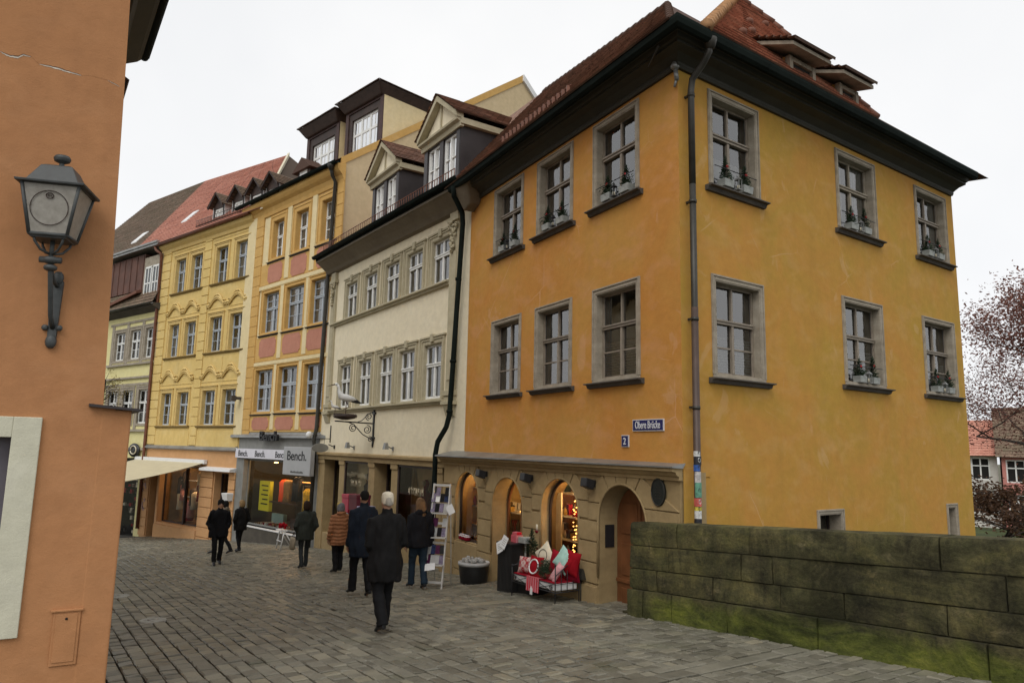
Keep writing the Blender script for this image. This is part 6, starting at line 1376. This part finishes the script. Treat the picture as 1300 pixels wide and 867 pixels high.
m.box(9.93,10.47,1.0,1.25,z0+.62,z0+.66); m.tube([(9.95,1.2,z0+.3),(10.45,1.2,z0+.3)], .015, 6); m.tube([(9.95,.7,z0),(9.95,1.1,z0+.64)],.018,6); m.tube([(10.45,.7,z0),(10.45,1.1,z0+.64)],.018,6)
obj('white_stand', m, M_wht, None, C.M, label='small white trestle on the pavement left of the person in the tan padded jacket', cat='stand')
m = MB(); rr = random.Random(6)
for k in range(14): m.ell((10.15+rr.uniform(-.12,.12), 1.12+rr.uniform(-.1,.1), z0+.76+rr.uniform(-.06,.1)), .06,.05,.06, 7, 5)
obj('flower_bunch', m, M_brd, None, C.M, label='bunch of red flowers on the small white trestle', cat='flowers')

# planters on the sills -------------------------------------------
WHERE = []
for i,(s,w) in enumerate(AW): WHERE.append((A, s, 4.25+.02, w, ('rightmost','middle','leftmost')[i]+' upper street-side window', False))
for i,(s,w,z1,h1,z2,h2) in enumerate(BW): WHERE.append((B, bs(s), z2+.02, w, ('upper river-side window by the downpipe','middle upper river-side window','far right upper river-side window')[i], True))
WHERE.append((B, bs(5.05), 1.32, 1.19, 'middle lower river-side window', True)); WHERE.append((B, bs(8.07), 1.33, 1.19, 'far right lower river-side window', True))
M_rib = plain('red_ribbon', (.38,.015,.015,1), .5, .1, 9, 0)
for wi,(F,s,z,w,nm,riv) in enumerate(WHERE):
    rr = random.Random(100+wi)
    for k in range(2):
        dx = (-.28 if k == 0 else .22)+rr.uniform(-.03,.03); hh = rr.uniform(.30,.42); pw = rr.uniform(.115,.135)
        side = 'left' if k == 1 else 'right'       # +X runs to the left in the photo
        M = F.at(s+dx, .0, z); T = thing('window_planter', side+' grey planter with a little red-tied fir on the '+nm, 'planter', M, 'planters on the window sills')
        m = MB(); m.hexa([(-pw*.9,-.07,0),(pw*.9,-.07,0),(pw*.9,.07,0),(-pw*.9,.07,0),(-pw,-.08,.12),(pw,-.08,.12),(pw,.08,.12),(-pw,.08,.12)]); obj('pot', m, M_potg, T, M, bevel=.005)
        f_ = fir(.095,hh,230,wi*7+k,.10)
        for j in range(60): a = rr.uniform(0,6.28); p = Vector((rr.uniform(-.09,.09),rr.uniform(-.04,.04),.11)); q = p+Vector((rr.uniform(-.08,.08),rr.uniform(-.05,.05),rr.uniform(.04,.12))); f_.add([p+Vector((.008,0,0)),q,p-Vector((.008,0,0))], [(0,1,2)])
        for j in range(rr.choice((8,18,30))):
            a = rr.uniform(0,6.28); L_ = rr.uniform(.10,.24); p = Vector((rr.uniform(-.08,.08),rr.uniform(-.03,.03),.11)); mid = p+Vector((math.cos(a)*L_*.4,math.sin(a)*L_*.25,L_*.6)); e = mid+Vector((math.cos(a)*L_*.5,math.sin(a)*L_*.3,L_*rr.uniform(-.3,.4)))
            for u0, u1 in ((p,mid),(mid,e)):
                for q_ in range(4): c_ = u0.lerp(u1,q_/4); o_ = Vector((rr.uniform(-.03,.03),rr.uniform(-.02,.02),rr.uniform(-.01,.03))); f_.add([c_,c_+o_,c_+(u1-u0)*.3], [(0,1,2)])
        obj('fir', f_, M_green, T, M)
        m = MB(); zz = .1+hh*.6
        for j in range(5): a = j*1.25; m.ell((.014*math.cos(a), .03+.01*j/5, zz+.012*math.sin(a)), .016,.012,.013, 6, 5)
        obj('ribbon', m, M_rib, T, M)
    M = F.at(s-.02, .05, z); T = thing('candle_lantern', 'small grey candle lantern between the planters on the '+nm, 'lantern', M, 'little lanterns on the window sills')
    m = MB(); h = .17
    for a in (-.035,.035):
        for b in (-.035,.035): m.box(a-.005,a+.005,b-.005,b+.005,0,h)
    m.box(-.045,.045,-.045,.045,0,.012); m.hexa([(-.05,-.05,h),(.05,-.05,h),(.05,.05,h),(-.05,.05,h),(-.012,-.012,h+.05),(.012,-.012,h+.05),(.012,.012,h+.05),(-.012,.012,h+.05)]); m.tube([(.02*math.cos(t),0,h+.065+.02*math.sin(t)) for t in [j*.7 for j in range(10)]], .003, 4)
    obj('lantern_frame', m, M_zinc if riv else M_black, T, M); m = MB(); m.lathe((0,0,.012), [(.022,0),(.022,.07),(.01,.075)], 10); obj('candle', m, M_cream, T, M)
    m = MB(); m.tube([(s-w/2+.02,.03,z+.30),(s+w/2-.02,.03,z+.30)], .007, 6); obj('guard_rail', m, M_black, ROOTC, F.M)
# ================================================================== PEOPLE
def remesh(mb, vox, smooth=2, wr=0, wscale=(5,5,5), puff=0):
    me = mb.mesh('tmp'); o = bpy.data.objects.new('tmp', me); COL.objects.link(o)
    b = bmesh.new(); b.from_mesh(me); bmesh.ops.recalc_face_normals(b, faces=b.faces); b.to_mesh(me); b.free()
    r = o.modifiers.new('r','REMESH'); r.mode = 'VOXEL'; r.voxel_size = vox; r.use_smooth_shade = True
    if smooth: s = o.modifiers.new('s','SMOOTH'); s.iterations = smooth; s.factor = .5
    dg = bpy.context.evaluated_depsgraph_get(); dg.update(); out = bpy.data.meshes.new_from_object(o.evaluated_get(dg)); bpy.data.objects.remove(o)
    if wr:
        ns = [v.normal.copy() for v in out.vertices]
        for v, n in zip(out.vertices, ns):
            p = Vector((v.co.x*wscale[0], v.co.y*wscale[1], v.co.z*wscale[2])); f = noise.noise(p)*wr+noise.noise(p*2.3)*wr*.5
            if puff: f += puff*abs(math.sin(v.co.z*38+noise.noise(p)*1.5))-puff*.5
            v.co += n*f
    out.polygons.foreach_set('use_smooth', [True]*len(out.polygons)); out.materials.clear(); return out
M_skin = plain('skin', (.42,.24,.16,1), .55, .1, 12, .05)
def limb(m, pts, r, n=12): m.tube(pts, r, n)
def person(x, y, face, H, label, coat, trouser, hem=.45, wid=1.0, stride=.12, lift=1, arms='pocket', hair=None, cap=None, hairstyle='short', hood=False, puff=0, shoe=None, lead=1, bag=None, trw=1.0, bend=0):
    g = gz(x, y); a = math.atan2(face[1], face[0])-math.pi/2; M = XF(x, y, g+.012, a); k = H
    hw = wid
    hz, kz, az = .525*k, .285*k, .045*k
    LG = []
    for sd in (-1,1):
        f = stride*(1 if sd == lead else -1)
        if f >= 0: hip, kn, an = (sd*.09*hw,0,hz),(sd*.085*hw,f*.55+.03,kz),(sd*.075,f*.95,az+.01); toe = (sd*.085,f*.95+.17,.025)
        else: hip, kn, an = (sd*.09*hw,0,hz),(sd*.085*hw,f*.25+.03,kz+.005),(sd*.075,f*1.05,az+.04*lift*min(1,abs(f)*6)); toe = (sd*.085,f*1.05+.155,.028)
        LG.append((sd,hip,kn,an,toe))
    # body: head, neck, torso, arms with hands, legs, one skin
    m = MB(); hc = .93*k; hy = .015+bend*.05
    m.loft([[(rx*math.cos(t), hy+dy+ry*math.sin(t), z*k) for t in [2*math.pi*j/14 for j in range(14)]] for rx,ry,dy,z in ((.035,.04,.03,.868),(.052,.068,.025,.880),(.064,.085,.01,.905),(.072,.094,.0,.935),(.070,.090,-.003,.965),(.052,.066,-.005,.988),(.02,.03,-.005,.998))])
    m.tube([(0,hy+.085,.945*k),(0,hy+.108,.918*k),(0,hy+.085,.908*k)], [.010,.017,.012], 8); m.ell((0,hy+.088,.895*k), .022,.012,.008, 8, 5); m.ell((0,hy+.075,.873*k), .022,.018,.016, 8, 5)
    for sd in (-1,1): m.ell((sd*.073,hy-.005,.925*k), .010,.020,.030, 8, 6); m.ell((sd*.03,hy+.080,.935*k), .014,.012,.010, 8, 5)
    m.tube([(0,0,.78*k),(0,.0,.84*k),(0,hy*.8,.90*k)], [.07,.055,.052], 12)
    m.tube([(0,0,.50*k),(0,0,.60*k),(0,0,.72*k),(0,0,.80*k),(0,0,.835*k)], [(.15,.10),(.13,.09),(.16,.10),(.15,.09),(.06,.06)], 14)
    AR = []
    for sd in (-1,1):
        sh = Vector((sd*.175*hw,0,.80*k))
        if arms == 'down': el, wr = Vector((sd*.235*hw,-.03,.625*k)), Vector((sd*.235*hw,.05,.485*k))
        elif arms == 'front': el, wr = Vector((sd*.245*hw,-.02,.63*k)), Vector((sd*.10,.19,.56*k))
        elif arms == 'swing': f = -.14*(1 if sd == lead else -1); el, wr = Vector((sd*.23*hw,f*.5,.63*k)), Vector((sd*.22*hw,f*1.2+.04,.50*k))
        else: el, wr = Vector((sd*.255*hw,-.06,.63*k)), Vector((sd*.155*hw,.02,.54*k))
        AR.append((sd,sh,el,wr)); limb(m, [sh,el,wr], [.045,.036,.026], 10)
        dr = (wr-el).normalized(); pa = wr+dr*.05; side = Vector((0,1,0)) if arms != 'front' else Vector((0,0,1)); side = (side-dr*side.dot(dr)).normalized()
        m.tube([wr,wr+dr*.03,wr+dr*.085], [(.024,.018),(.036,.016),(.038,.014)], 10)
        inw = Vector((-sd,0,0)); inw = (inw-dr*inw.dot(dr)).normalized()
        for j,(o_,ln) in enumerate(((.030,.068),(.010,.078),(-.010,.072),(-.029,.056))):
            b0_ = wr+dr*.08+side*o_; m.tube([b0_-dr*.02,b0_+dr*ln*.45+inw*.006,b0_+dr*ln*.8+inw*.022,b0_+dr*ln+inw*.036], [.0095,.009,.008,.007], 6)
        tb_ = wr+dr*.03+side*.03; m.tube([tb_-side*.012,tb_+dr*.03+side*.018+inw*.01,tb_+dr*.06+side*.02+inw*.02], [.012,.010,.008], 6)
    for sd,hip,kn,an,toe in LG: limb(m, [hip,kn,an], [.07,.046,.032], 10); m.tube([an,(an[0],an[1]-.01,an[2]-.005),(toe[0],toe[1]-.03,toe[2])], [.030,.028,.016], 8)
    body = obj('person', remesh(m, .0095, 1), M_skin, None, M, label=label, cat='person')
    # trousers
    m = MB(); m.tube([(0,0,hz-.05*k),(0,0,hz+.0),(0,0,hz+.08*k)], [(.13*hw,.10),(.165*hw,.12),(.15*hw,.11)], 16)
    for sd,hip,kn,an,toe in LG: m.tube([(hip[0],hip[1],hip[2]),((hip[0]+kn[0])/2,(hip[1]+kn[1])/2,(hz+kz)/2),kn,((kn[0]+an[0])/2,(kn[1]+an[1])/2-.005,(kn[2]+an[2])/2),(an[0],an[1]-.005,an[2]-.01)], [(.095*trw,.105*trw),(.082*trw,.09*trw),(.064*trw,.07*trw),(.060*trw,.068*trw),(.060*trw,.07*trw)], 14)
    obj('trousers', remesh(m, .016, 2, .012, (7,7,9)), trouser, body, M)
    m = MB()
    for sd,hip,kn,an,toe in LG: z = toe[2]; m.tube([(an[0],an[1]-.055,an[2]-.012),(an[0],an[1]+.0,an[2]-.008),(toe[0],(an[1]+toe[1])/2+.02,(an[2]+z)/2),(toe[0],toe[1],z),(toe[0],toe[1]+.03,z-.003)], [(.03,.038),(.040,.045),(.042,.034),(.042,.026),(.02,.014)], 10)
    obj('shoes', remesh(m, .010, 1), shoe or M_black, body, M)
    # coat
    w = wid; hm = hem*k; m = MB(); by = -.01
    prof = [(.062,.065,.872,.0),(.075,.072,.850,.0),(.135,.095,.838,0),(.198,.118,.812,0),(.215,.132,.775,-.005),(.210,.145,.72,by),(.200,.142,.64,by),(.205,.148,.56,by),(.220,.158,.50,by)]
    rings = [[(rx*w*math.cos(t), dy+ry*(.5+.5*w)*math.sin(t), z*k) for t in [2*math.pi*j/20 for j in range(20)]] for rx,ry,z,dy in prof if z*k > hm+.03]
    rx, ry = .226, .165; z = .50*k
    while z > hm+.09: z -= .08; rings.append([((rx+.02*(.5-z/k))*w*math.cos(t), by+(ry+.02*(.5-z/k))*(.5+.5*w)*math.sin(t), z) for t in [2*math.pi*j/20 for j in range(20)]])
    rings.append([((rx+.01)*w*math.cos(t)*(1+.02*math.sin(5*t)), by+ry*(.5+.5*w)*math.sin(t), hm) for t in [2*math.pi*j/20 for j in range(20)]])
    m.loft(rings)
    for sd,sh,el,wr in AR:
        sh2 = Vector((sd*.165*w,0,.800*k)); e2 = el+Vector((sd*.004,0,0)); wv = wr+(wr-el).normalized()*.01
        m.tube([sh2+Vector((-sd*.05,0,.01)),sh2+Vector((sd*.02,0,-.01)),(sh2+e2)/2+Vector((sd*.012,0,0)),e2,(e2+wv)/2,wv], [.07,(.078,.075),.070,.064,.058,.050], 12)
    if hood: m.tube([(0,-.03,.83*k),(0,-.085,.855*k),(0,-.075,.885*k)], [(.10,.07),(.12,.055),(.085,.03)], 14)
    else: m.tube([(0,.0,.835*k),(0,.01,.868*k),(0,.012,.885*k)], [(.085,.08),(.075,.078),(.068,.075)], 14)
    obj('coat', remesh(m, .017, 2, .036 if not puff else .016, (8,8,2.8), puff), coat, body, M)
    # hair / cap
    hm_ = MB(); ry0 = hy-.012
    if hairstyle == 'short': prof = [(.068,.075,.91,-.022),(.078,.092,.935,-.010),(.078,.096,.965,-.004),(.060,.075,.992,-.004),(.02,.03,1.004,-.004)]
    elif hairstyle == 'bob': prof = [(.070,.050,.872,-.045),(.092,.085,.895,-.028),(.090,.098,.93,-.016),(.086,.102,.965,-.006),(.064,.080,.995,-.004),(.02,.03,1.008,-.004)]
    elif hairstyle == 'long': prof = [(.080,.030,.80,-.09),(.105,.055,.83,-.065),(.108,.078,.875,-.04),(.100,.098,.92,-.022),(.092,.106,.962,-.006),(.066,.082,.995,-.004),(.02,.03,1.01,-.004)]
    if hair:
        hm_.loft([[(rx*math.cos(t), ry0+dy+ry*math.sin(t), z*k) for t in [2*math.pi*j/18 for j in range(18)]] for rx,ry,z,dy in prof]); obj('hair', remesh(hm_, .011, 1, .014, (9,9,4)), hair, body, M)
    if cap:
        c_ = MB(); c_.loft([[(rx*math.cos(t), ry0+.004+ry*math.sin(t), z*k) for t in [2*math.pi*j/18 for j in range(18)]] for rx,ry,z in ((.076,.094,.918),(.080,.099,.926),(.082,.102,.945),(.081,.101,.972),(.070,.088,.997),(.04,.05,1.008),(.01,.015,1.011))]); obj('cap', remesh(c_, .010, 1, .004, (9,9,9)), cap, body, M)
    if hairstyle != 'none' and arms: 
        e_ = MB()
        for sd in (-1,1): e_.ell((sd*.031,hy+.093,.938*k), .012,.005,.006, 8, 5); e_.box(sd*.031-.02,sd*.031+.02,hy+.088,hy+.096,.952*k,.957*k)
        obj('eyes_and_brows', e_, M_txt, body, M)
    if bag:
        m = MB(); bx = bag*(.30*w); bz = .47*k; m.loft([[(bx+.06*math.cos(t)*q, .02+.15*math.sin(t)*q, bz+dz) for t in [2*math.pi*j/14 for j in range(14)]] for q,dz in ((.7,-.3),(1,-.26),(1,-.05),(.75,.0))]); bo = obj('shoulder_bag', m, plain('beige_bag',(.30,.25,.18,1),.7,.2,8,.2), None, M, label='pale bag carried by the person in the grey-green coat', cat='bag'); m = MB(); m.tube([(bx,-.08,bz-.02),(bx*.95,-.02,bz+.13),(bx,.10,bz-.02)], .010, 6); obj('bag_handle', m, M_woodd, bo, M)
    return body
cl = lambda n, c, v=.15: plain(n, c, .85, v, 8, .25, bscale=200, spec=.2)
C_blk = cl('black_wool', (.008,.0075,.0075,1), .4); C_navy = cl('navy_wool', (.008,.012,.020,1)); C_blk2 = cl('soft_black_wool', (.007,.007,.009,1)); C_tan = cl('tan_quilt', (.26,.115,.055,1)); C_gg = cl('grey_green_wool', (.030,.034,.028,1)); C_pg = cl('pale_grey_jacket', (.20,.165,.125,1), .4)
C_tr = cl('black_trousers', (.009,.009,.010,1)); C_je = cl('dark_jeans', (.014,.026,.040,1)); C_tg = cl('dark_grey_tights', (.030,.034,.036,1))
away = (-.545,.839)
H_w = plain('cream_knit_cap', (.60,.54,.42,1), .9, .1, 40, .3); H_b = cl('black_hair', (.008,.007,.006,1)); H_br = cl('brown_hair', (.17,.095,.045,1), .5); H_db = cl('dark_brown_hair', (.03,.016,.010,1), .4); H_bl = cl('fair_hair', (.26,.17,.08,1), .3)
person(-1.64, 9.93, away, 1.79, 'man in long black coat and cream cap walking away, nearest of the pedestrians', C_blk, C_tr, hem=.36, wid=1.08, stride=.17, arms='front', hair=cl('grey_white_hair',(.34,.31,.26,1),.2), cap=H_w, hairstyle='short', lead=1, trw=1.28)
person(-2.62, 13.3, away, 1.84, 'dark haired man in dark navy coat walking away left of the cream capped man', C_navy, C_tr, hem=.37, wid=1.06, stride=.22, arms='down', hair=H_b, lead=-1, trw=1.2)
person(-1.70, 14.11, (-.45,.893), 1.68, 'woman with long brown hair, black hooded coat and dark jeans walking away', C_blk2, C_je, hem=.46, wid=1.0, stride=.16, arms='down', hair=H_br, hairstyle='long', hood=True, lead=-1, trw=1.08)
person(-3.96, 17.27, (-.70,.71), 1.58, 'person in tan padded jacket and mustard cap standing with back turned', C_tan, C_tr, hem=.40, wid=1.0, stride=.03, arms='down', hair=plain('grey_hair',(.12,.12,.13,1),.8,.3,20,.1), cap=plain('mustard_cap',(.36,.25,.06,1),.9,.2,20,.2), hairstyle='bob', hood=True, puff=.022)
person(-5.05, 18.33, away, 1.63, 'woman in grey-green coat with short brown hair and bag walking away towards the Bench shop', C_gg, C_tg, hem=.42, wid=.98, stride=.08, arms='pocket', hair=H_db, hairstyle='bob', bag=-1, trw=.85)
person(-7.78, 19.79, (.50,-.866), 1.69, 'man in black jacket and dark beanie walking towards the camera, hands in pockets', C_blk2, C_tr, hem=.43, wid=1.05, stride=.10, arms='pocket', hair=None, cap=C_blk, hairstyle='short', trw=1.05)
person(-9.05, 23.4, (-.98,.2), 1.64, 'woman in pale grey jacket half hidden behind the man in the beanie', C_pg, C_tr, hem=.47, wid=.86, stride=.26, arms='pocket', hair=H_b, hairstyle='bob', hood=True, trw=.85, lead=-1)
person(-8.72, 23.95, (-.80,.6), 1.65, 'fair haired woman in black coat walking past the Bench shop window', C_blk, C_tr, hem=.42, wid=.98, stride=.14, arms='pocket', hair=H_bl, hairstyle='bob', trw=.8)

# ================================================================== FAR SIDE OF THE RIVER
m = MB(); rr = random.Random(1)
m.add([(18,24,-7.7),(60,24,-7.7),(60,70,-3.6),(18,70,-3.6),(18,36,-4.6),(60,36,-4.6)], [(0,1,5,4),(4,5,2,3)]); obj('far_bank', m, plain('bank_grass',(.045,.06,.018,1),.95,.5,.6,.5), kind='structure')
def farhouse(fr, w, dp, zb, ze, zr, mat, roof, label, wins, nm):
    T = thing(nm, label, 'building', fr.at(w/2,0,zb)); m = MB(); holes = [(x-.5,x+.5,z,z+1.4) for x,z in wins]
    wall_panel(m, 0, w, zb, ze, holes, 0, .2); m.quad((0,0,zb),(0,-dp,zb),(0,-dp,ze),(0,0,ze)); m.quad((w,0,zb),(w,-dp,zb),(w,-dp,ze),(w,0,ze)); m.quad((0,-dp,zb),(w,-dp,zb),(w,-dp,ze),(0,-dp,ze))
    m.add([(0,0,ze),(0,-dp,ze),(0,-dp/2,zr)], [(0,1,2)]); m.add([(w,0,ze),(w,-dp,ze),(w,-dp/2,zr)], [(0,1,2)]); obj('house_wall', m, mat, T, fr.M)
    m = MB(); tile_quad(m, fr.p(-.3,.4,ze-.1), fr.p(w+.3,.4,ze-.1), fr.p(w+.3,-dp/2,zr+.1), fr.p(-.3,-dp/2,zr+.1), .3); tile_quad(m, fr.p(-.3,-dp-.4,ze-.1), fr.p(w+.3,-dp-.4,ze-.1), fr.p(w+.3,-dp/2,zr+.1), fr.p(-.3,-dp/2,zr+.1), .3); obj('roof', m, roof, T, I4, recalc=False)
    for x,z in wins:
        m = MB(); m.box(x-.5,x+.5,-.16,-.12,z,z+1.4); o = obj('window', m, M_dark, T, fr.M); m = MB()
        for a,b,c,d_ in ((-.5,-.42,0,1.4),(.42,.5,0,1.4),(-.04,.04,0,1.4),(-.42,.42,1.32,1.4),(-.42,.42,0,.08),(-.42,.42,.85,.92)): m.box(x+a,x+b,-.12,-.07,z+c,z+d_)
        obj('window_frame', m, M_white, o, fr.M)
fr = Frame(35.6, 41.5, -.835, .55); farhouse(fr, 6.1, 7, -4.6, .15, 3.2, M_far2, T_brown, 'pink house across the river behind the copper tree', [(1.0,-3.6),(2.6,-3.6),(4.2,-3.6),(5.4,-3.6),(1.0,-1.5),(2.6,-1.5),(4.2,-1.5),(5.4,-1.5)], 'far_house')
fr = Frame(30.6, 45.4, -.835, .55); farhouse(fr, 7.0, 7, -4.6, .2, 2.4, M_far1, T_pink, 'white house across the river left of the pink house', [(.8,-3.4),(2.0,-3.4),(3.6,-3.4),(5.4,-3.4),(.9,-1.4),(2.6,-1.4),(4.6,-1.4)], 'far_house')
def leafmat(n, c1, c2, c3):
    d = ND(n); v = d.tex(); nn = d.noise(v, 1.6, 5, .7); n2 = d.noise(v, 14, 2); c = d.ramp(d.math('ADD', d.math('MULTIPLY', nn, .6), d.math('MULTIPLY', n2, .4)), [(.35,c1),(.5,c2),(.65,c3)]); tl = d.n.new('ShaderNodeBsdfTranslucent'); d.l(c, tl.inputs[0]); mx = d.n.new('ShaderNodeMixShader'); mx.inputs[0].default_value = .3; d.l(d.b.outputs[0], mx.inputs[1]); d.l(tl.outputs[0], mx.inputs[2]); d.l(mx.outputs[0], d.out.inputs[0]); d.set(c, .7); return d.m
M_cop = leafmat('copper_leaves', (.11,.040,.032,1), (.18,.072,.052,1), (.26,.115,.075,1)); M_bark = plain('dark_bark', (.045,.035,.028,1), .9, .3, 9, .5)
M_bush = leafmat('bush_leaves', (.03,.045,.01,1), (.075,.10,.018,1), (.16,.14,.03,1)); M_yl = leafmat('yellow_leaves', (.22,.15,.03,1), (.32,.24,.05,1), (.40,.32,.10,1)); M_brb = leafmat('brown_bush_leaves', (.06,.03,.018,1), (.10,.05,.025,1), (.15,.08,.03,1))
def tree(nm, label, x, y, z0, H, spread, lsz, nleaf, mat, seed, trunk=.16, depth=5, droop=.1, first=.3, cat='tree'):
    rr = random.Random(seed); wood = MB(); tips = []
    def grow(p, d_, L, r, lv):
        pts = [p]; q = p.copy(); dd = d_.copy(); n = 4
        for k in range(n):
            dd = (dd+Vector((rr.uniform(-.16,.16),rr.uniform(-.16,.16),rr.uniform(-.08,.12)-droop*lv*.06))).normalized(); q = q+dd*L/n; pts.append(q.copy())
            if lv >= 2: tips.append((q.copy(), lv))
        wood.tube(pts, [r*(1-.4*k/n) for k in range(n+1)], 7 if lv < 2 else 5, True)
        if lv >= depth: return
        for j in range(rr.choice((2,3,3))):
            st = pts[rr.choice((2,3,4))] if lv else pts[rr.choice((2,3,4,4))]; ax = Vector((rr.uniform(-1,1),rr.uniform(-1,1),rr.uniform(-.15,.75)*(1-droop))).normalized(); nd = (dd*.55+ax*spread).normalized(); grow(st, nd, L*rr.uniform(.62,.82), r*.55, lv+1)
    T = thing(nm, label, cat, XF(x,y,z0)); grow(Vector((0,0,0)), Vector((rr.uniform(-.05,.05),0,1)), H*first, trunk, 0); obj('trunk', wood, M_bark, T, XF(x,y,z0))
    lf = MB()
    for k in range(nleaf):
        p, lv = rr.choice(tips); c = p+Vector((rr.gauss(0,.15),rr.gauss(0,.15),rr.gauss(0,.12)))*H/7; u = Vector((rr.gauss(0,1),rr.gauss(0,1),rr.gauss(0,.6))).normalized(); w_ = u.cross(Vector((rr.gauss(0,1),rr.gauss(0,1),rr.gauss(0,1)))).normalized(); s_ = lsz*rr.uniform(.6,1.3)
        lf.add([c-u*s_, c-w_*s_*.45, c+u*s_, c+w_*s_*.45], [(0,1,2,3)])
    obj('crown', lf, mat, T, XF(x,y,z0), recalc=False); return T
tree('copper_tree', 'copper leaved tree with sparse dark red leaves right of the corner house', 17.5, 23.5, -5.2, 19.5, .85, .060, 34000, M_cop, 5, .20, 5, .06, .30)
tree('copper_tree', 'smaller brown leaved tree low in front of the pink house', 19.0, 28.5, -6.0, 9.5, .95, .08, 8000, M_brb, 9, .15, 5, .15, .28)
for k,(x,y,h,mt,lb) in enumerate(((17.6,25.5,3.2,M_bush,'yellow green bush beside the corner house across the parapet'),(19.4,26.8,2.9,M_brb,'brown bush right of the yellow green bush'),(22.0,31.0,3.6,M_bush,'green bush at the foot of the white house'))):
    tree('bush', lb, x, y, -5.3, h*1.35, 1.1, .10, 4200, mt, 20+k, .06, 4, .0, .25, 'bush')
tx, ty = -11.5, 20.2; z0 = gz(tx,ty); T = thing('small_street_tree', 'small nearly bare tree with few yellow leaves behind the terracotta wall', 'tree', XF(tx,ty,z0)); rr = random.Random(3); m = MB(); lf = MB()
m.tube([(0,0,0),(.02,0,2.5),(0,.02,4.6),(.03,0,5.1)], [.05,.04,.028,.015], 7)
for k in range(46):
    h = rr.uniform(4.4,5.1); a = rr.uniform(0,6.28); L_ = rr.uniform(.3,.75); p = Vector((.02,0,h)); q = p+Vector((math.cos(a)*L_*.6,math.sin(a)*L_*.6,rr.uniform(-.1,.3))); e = q+Vector((math.cos(a+rr.uniform(-.6,.6))*L_*.5,math.sin(a)*L_*.5,rr.uniform(-.15,.2))); m.tube([p,q,e], [.008,.005,.003], 4)
    for j in range(9): c = q.lerp(e, rr.random())+Vector((rr.gauss(0,.04),rr.gauss(0,.04),rr.gauss(0,.04))); u = Vector((rr.gauss(0,1),rr.gauss(0,1),rr.gauss(0,1))).normalized()*.028; w_ = u.cross(Vector((0,.3,1))).normalized()*.014; lf.add([c-u,c-w_,c+u,c+w_], [(0,1,2,3)])
obj('trunk', m, M_bark, T, XF(tx,ty,z0)); obj('crown', lf, M_yl, T, XF(tx,ty,z0), recalc=False)

# ================================================================== CAMERA, LIGHT, WORLD
P_, RO = R(8.438), R(1.2); fw = Vector((0,math.cos(P_),math.sin(P_))); r0 = Vector((1,0,0)); u0 = Vector((0,-math.sin(P_),math.cos(P_)))
R2 = r0*math.cos(RO)+u0*math.sin(RO); U2 = -r0*math.sin(RO)+u0*math.cos(RO)
cam = bpy.data.cameras.new('camera'); co = bpy.data.objects.new('camera', cam); COL.objects.link(co)
co.matrix_world = Matrix(((R2.x,U2.x,-fw.x,0),(R2.y,U2.y,-fw.y,0),(R2.z,U2.z,-fw.z,0),(0,0,0,1)))
cam.sensor_width = 36; cam.lens = 36*907.75/1300; cam.clip_end = 3000; cam.clip_start = .05; SC.camera = co
w = bpy.data.worlds.new('World'); SC.world = w; w.use_nodes = True; nt = w.node_tree; nt.nodes.clear()
o = nt.nodes.new('ShaderNodeOutputWorld'); bg = nt.nodes.new('ShaderNodeBackground'); sky = nt.nodes.new('ShaderNodeTexSky'); sky.sky_type = 'NISHITA'; sky.sun_disc = False
EL, AZ = R(50), R(200)                              # overcast; what little direction the light has comes from behind the camera
sky.sun_elevation = EL; sky.sun_rotation = AZ; sky.air_density = 1; sky.dust_density = 3; sky.altitude = 200
hs = nt.nodes.new('ShaderNodeHueSaturation'); hs.inputs['Saturation'].default_value = .12; nt.links.new(sky.outputs[0], hs.inputs['Color'])
mx = nt.nodes.new('ShaderNodeMix'); mx.data_type = 'RGBA'; mx.inputs[0].default_value = .72; nt.links.new(hs.outputs[0], mx.inputs[6])
tc = nt.nodes.new('ShaderNodeTexCoord'); nz = nt.nodes.new('ShaderNodeTexNoise'); nz.inputs['Scale'].default_value = 1.6; nz.inputs['Detail'].default_value = 5; nt.links.new(tc.outputs['Generated'], nz.inputs['Vector'])
cr = nt.nodes.new('ShaderNodeValToRGB'); cr.color_ramp.elements[0].position = .3; cr.color_ramp.elements[1].position = .7; cr.color_ramp.elements[0].color = (.80,.82,.85,1); cr.color_ramp.elements[1].color = (1,1,1,1); nt.links.new(nz.outputs['Fac'], cr.inputs[0])
ml = nt.nodes.new('ShaderNodeVectorMath'); ml.operation = 'SCALE'; ml.inputs['Scale'].default_value = CLOUD; nt.links.new(cr.outputs[0], ml.inputs[0]); nt.links.new(ml.outputs[0], mx.inputs[7])
nt.links.new(mx.outputs[2], bg.inputs[0]); bg.inputs[1].default_value = .1; nt.links.new(bg.outputs[0], o.inputs[0])
sl = bpy.data.lights.new('sun', 'SUN'); sl.energy = 1.25; sl.angle = R(40); sl.color = (1,.97,.92); so_ = bpy.data.objects.new('sun', sl); COL.objects.link(so_)
sd_ = Vector((math.sin(AZ)*math.cos(EL), math.cos(AZ)*math.cos(EL), math.sin(EL))); so_.rotation_euler = sd_.to_track_quat('Z','Y').to_euler()
SC.render.engine = 'CYCLES'; SC.view_settings.view_transform = 'Standard'; SC.view_settings.look = 'None'; SC.view_settings.gamma = 1; SC.view_settings.exposure = EXPO
SC.render.resolution_x = 1024; SC.render.resolution_y = 682; SC.cycles.max_bounces = 6; SC.cycles.transparent_max_bounces = 12
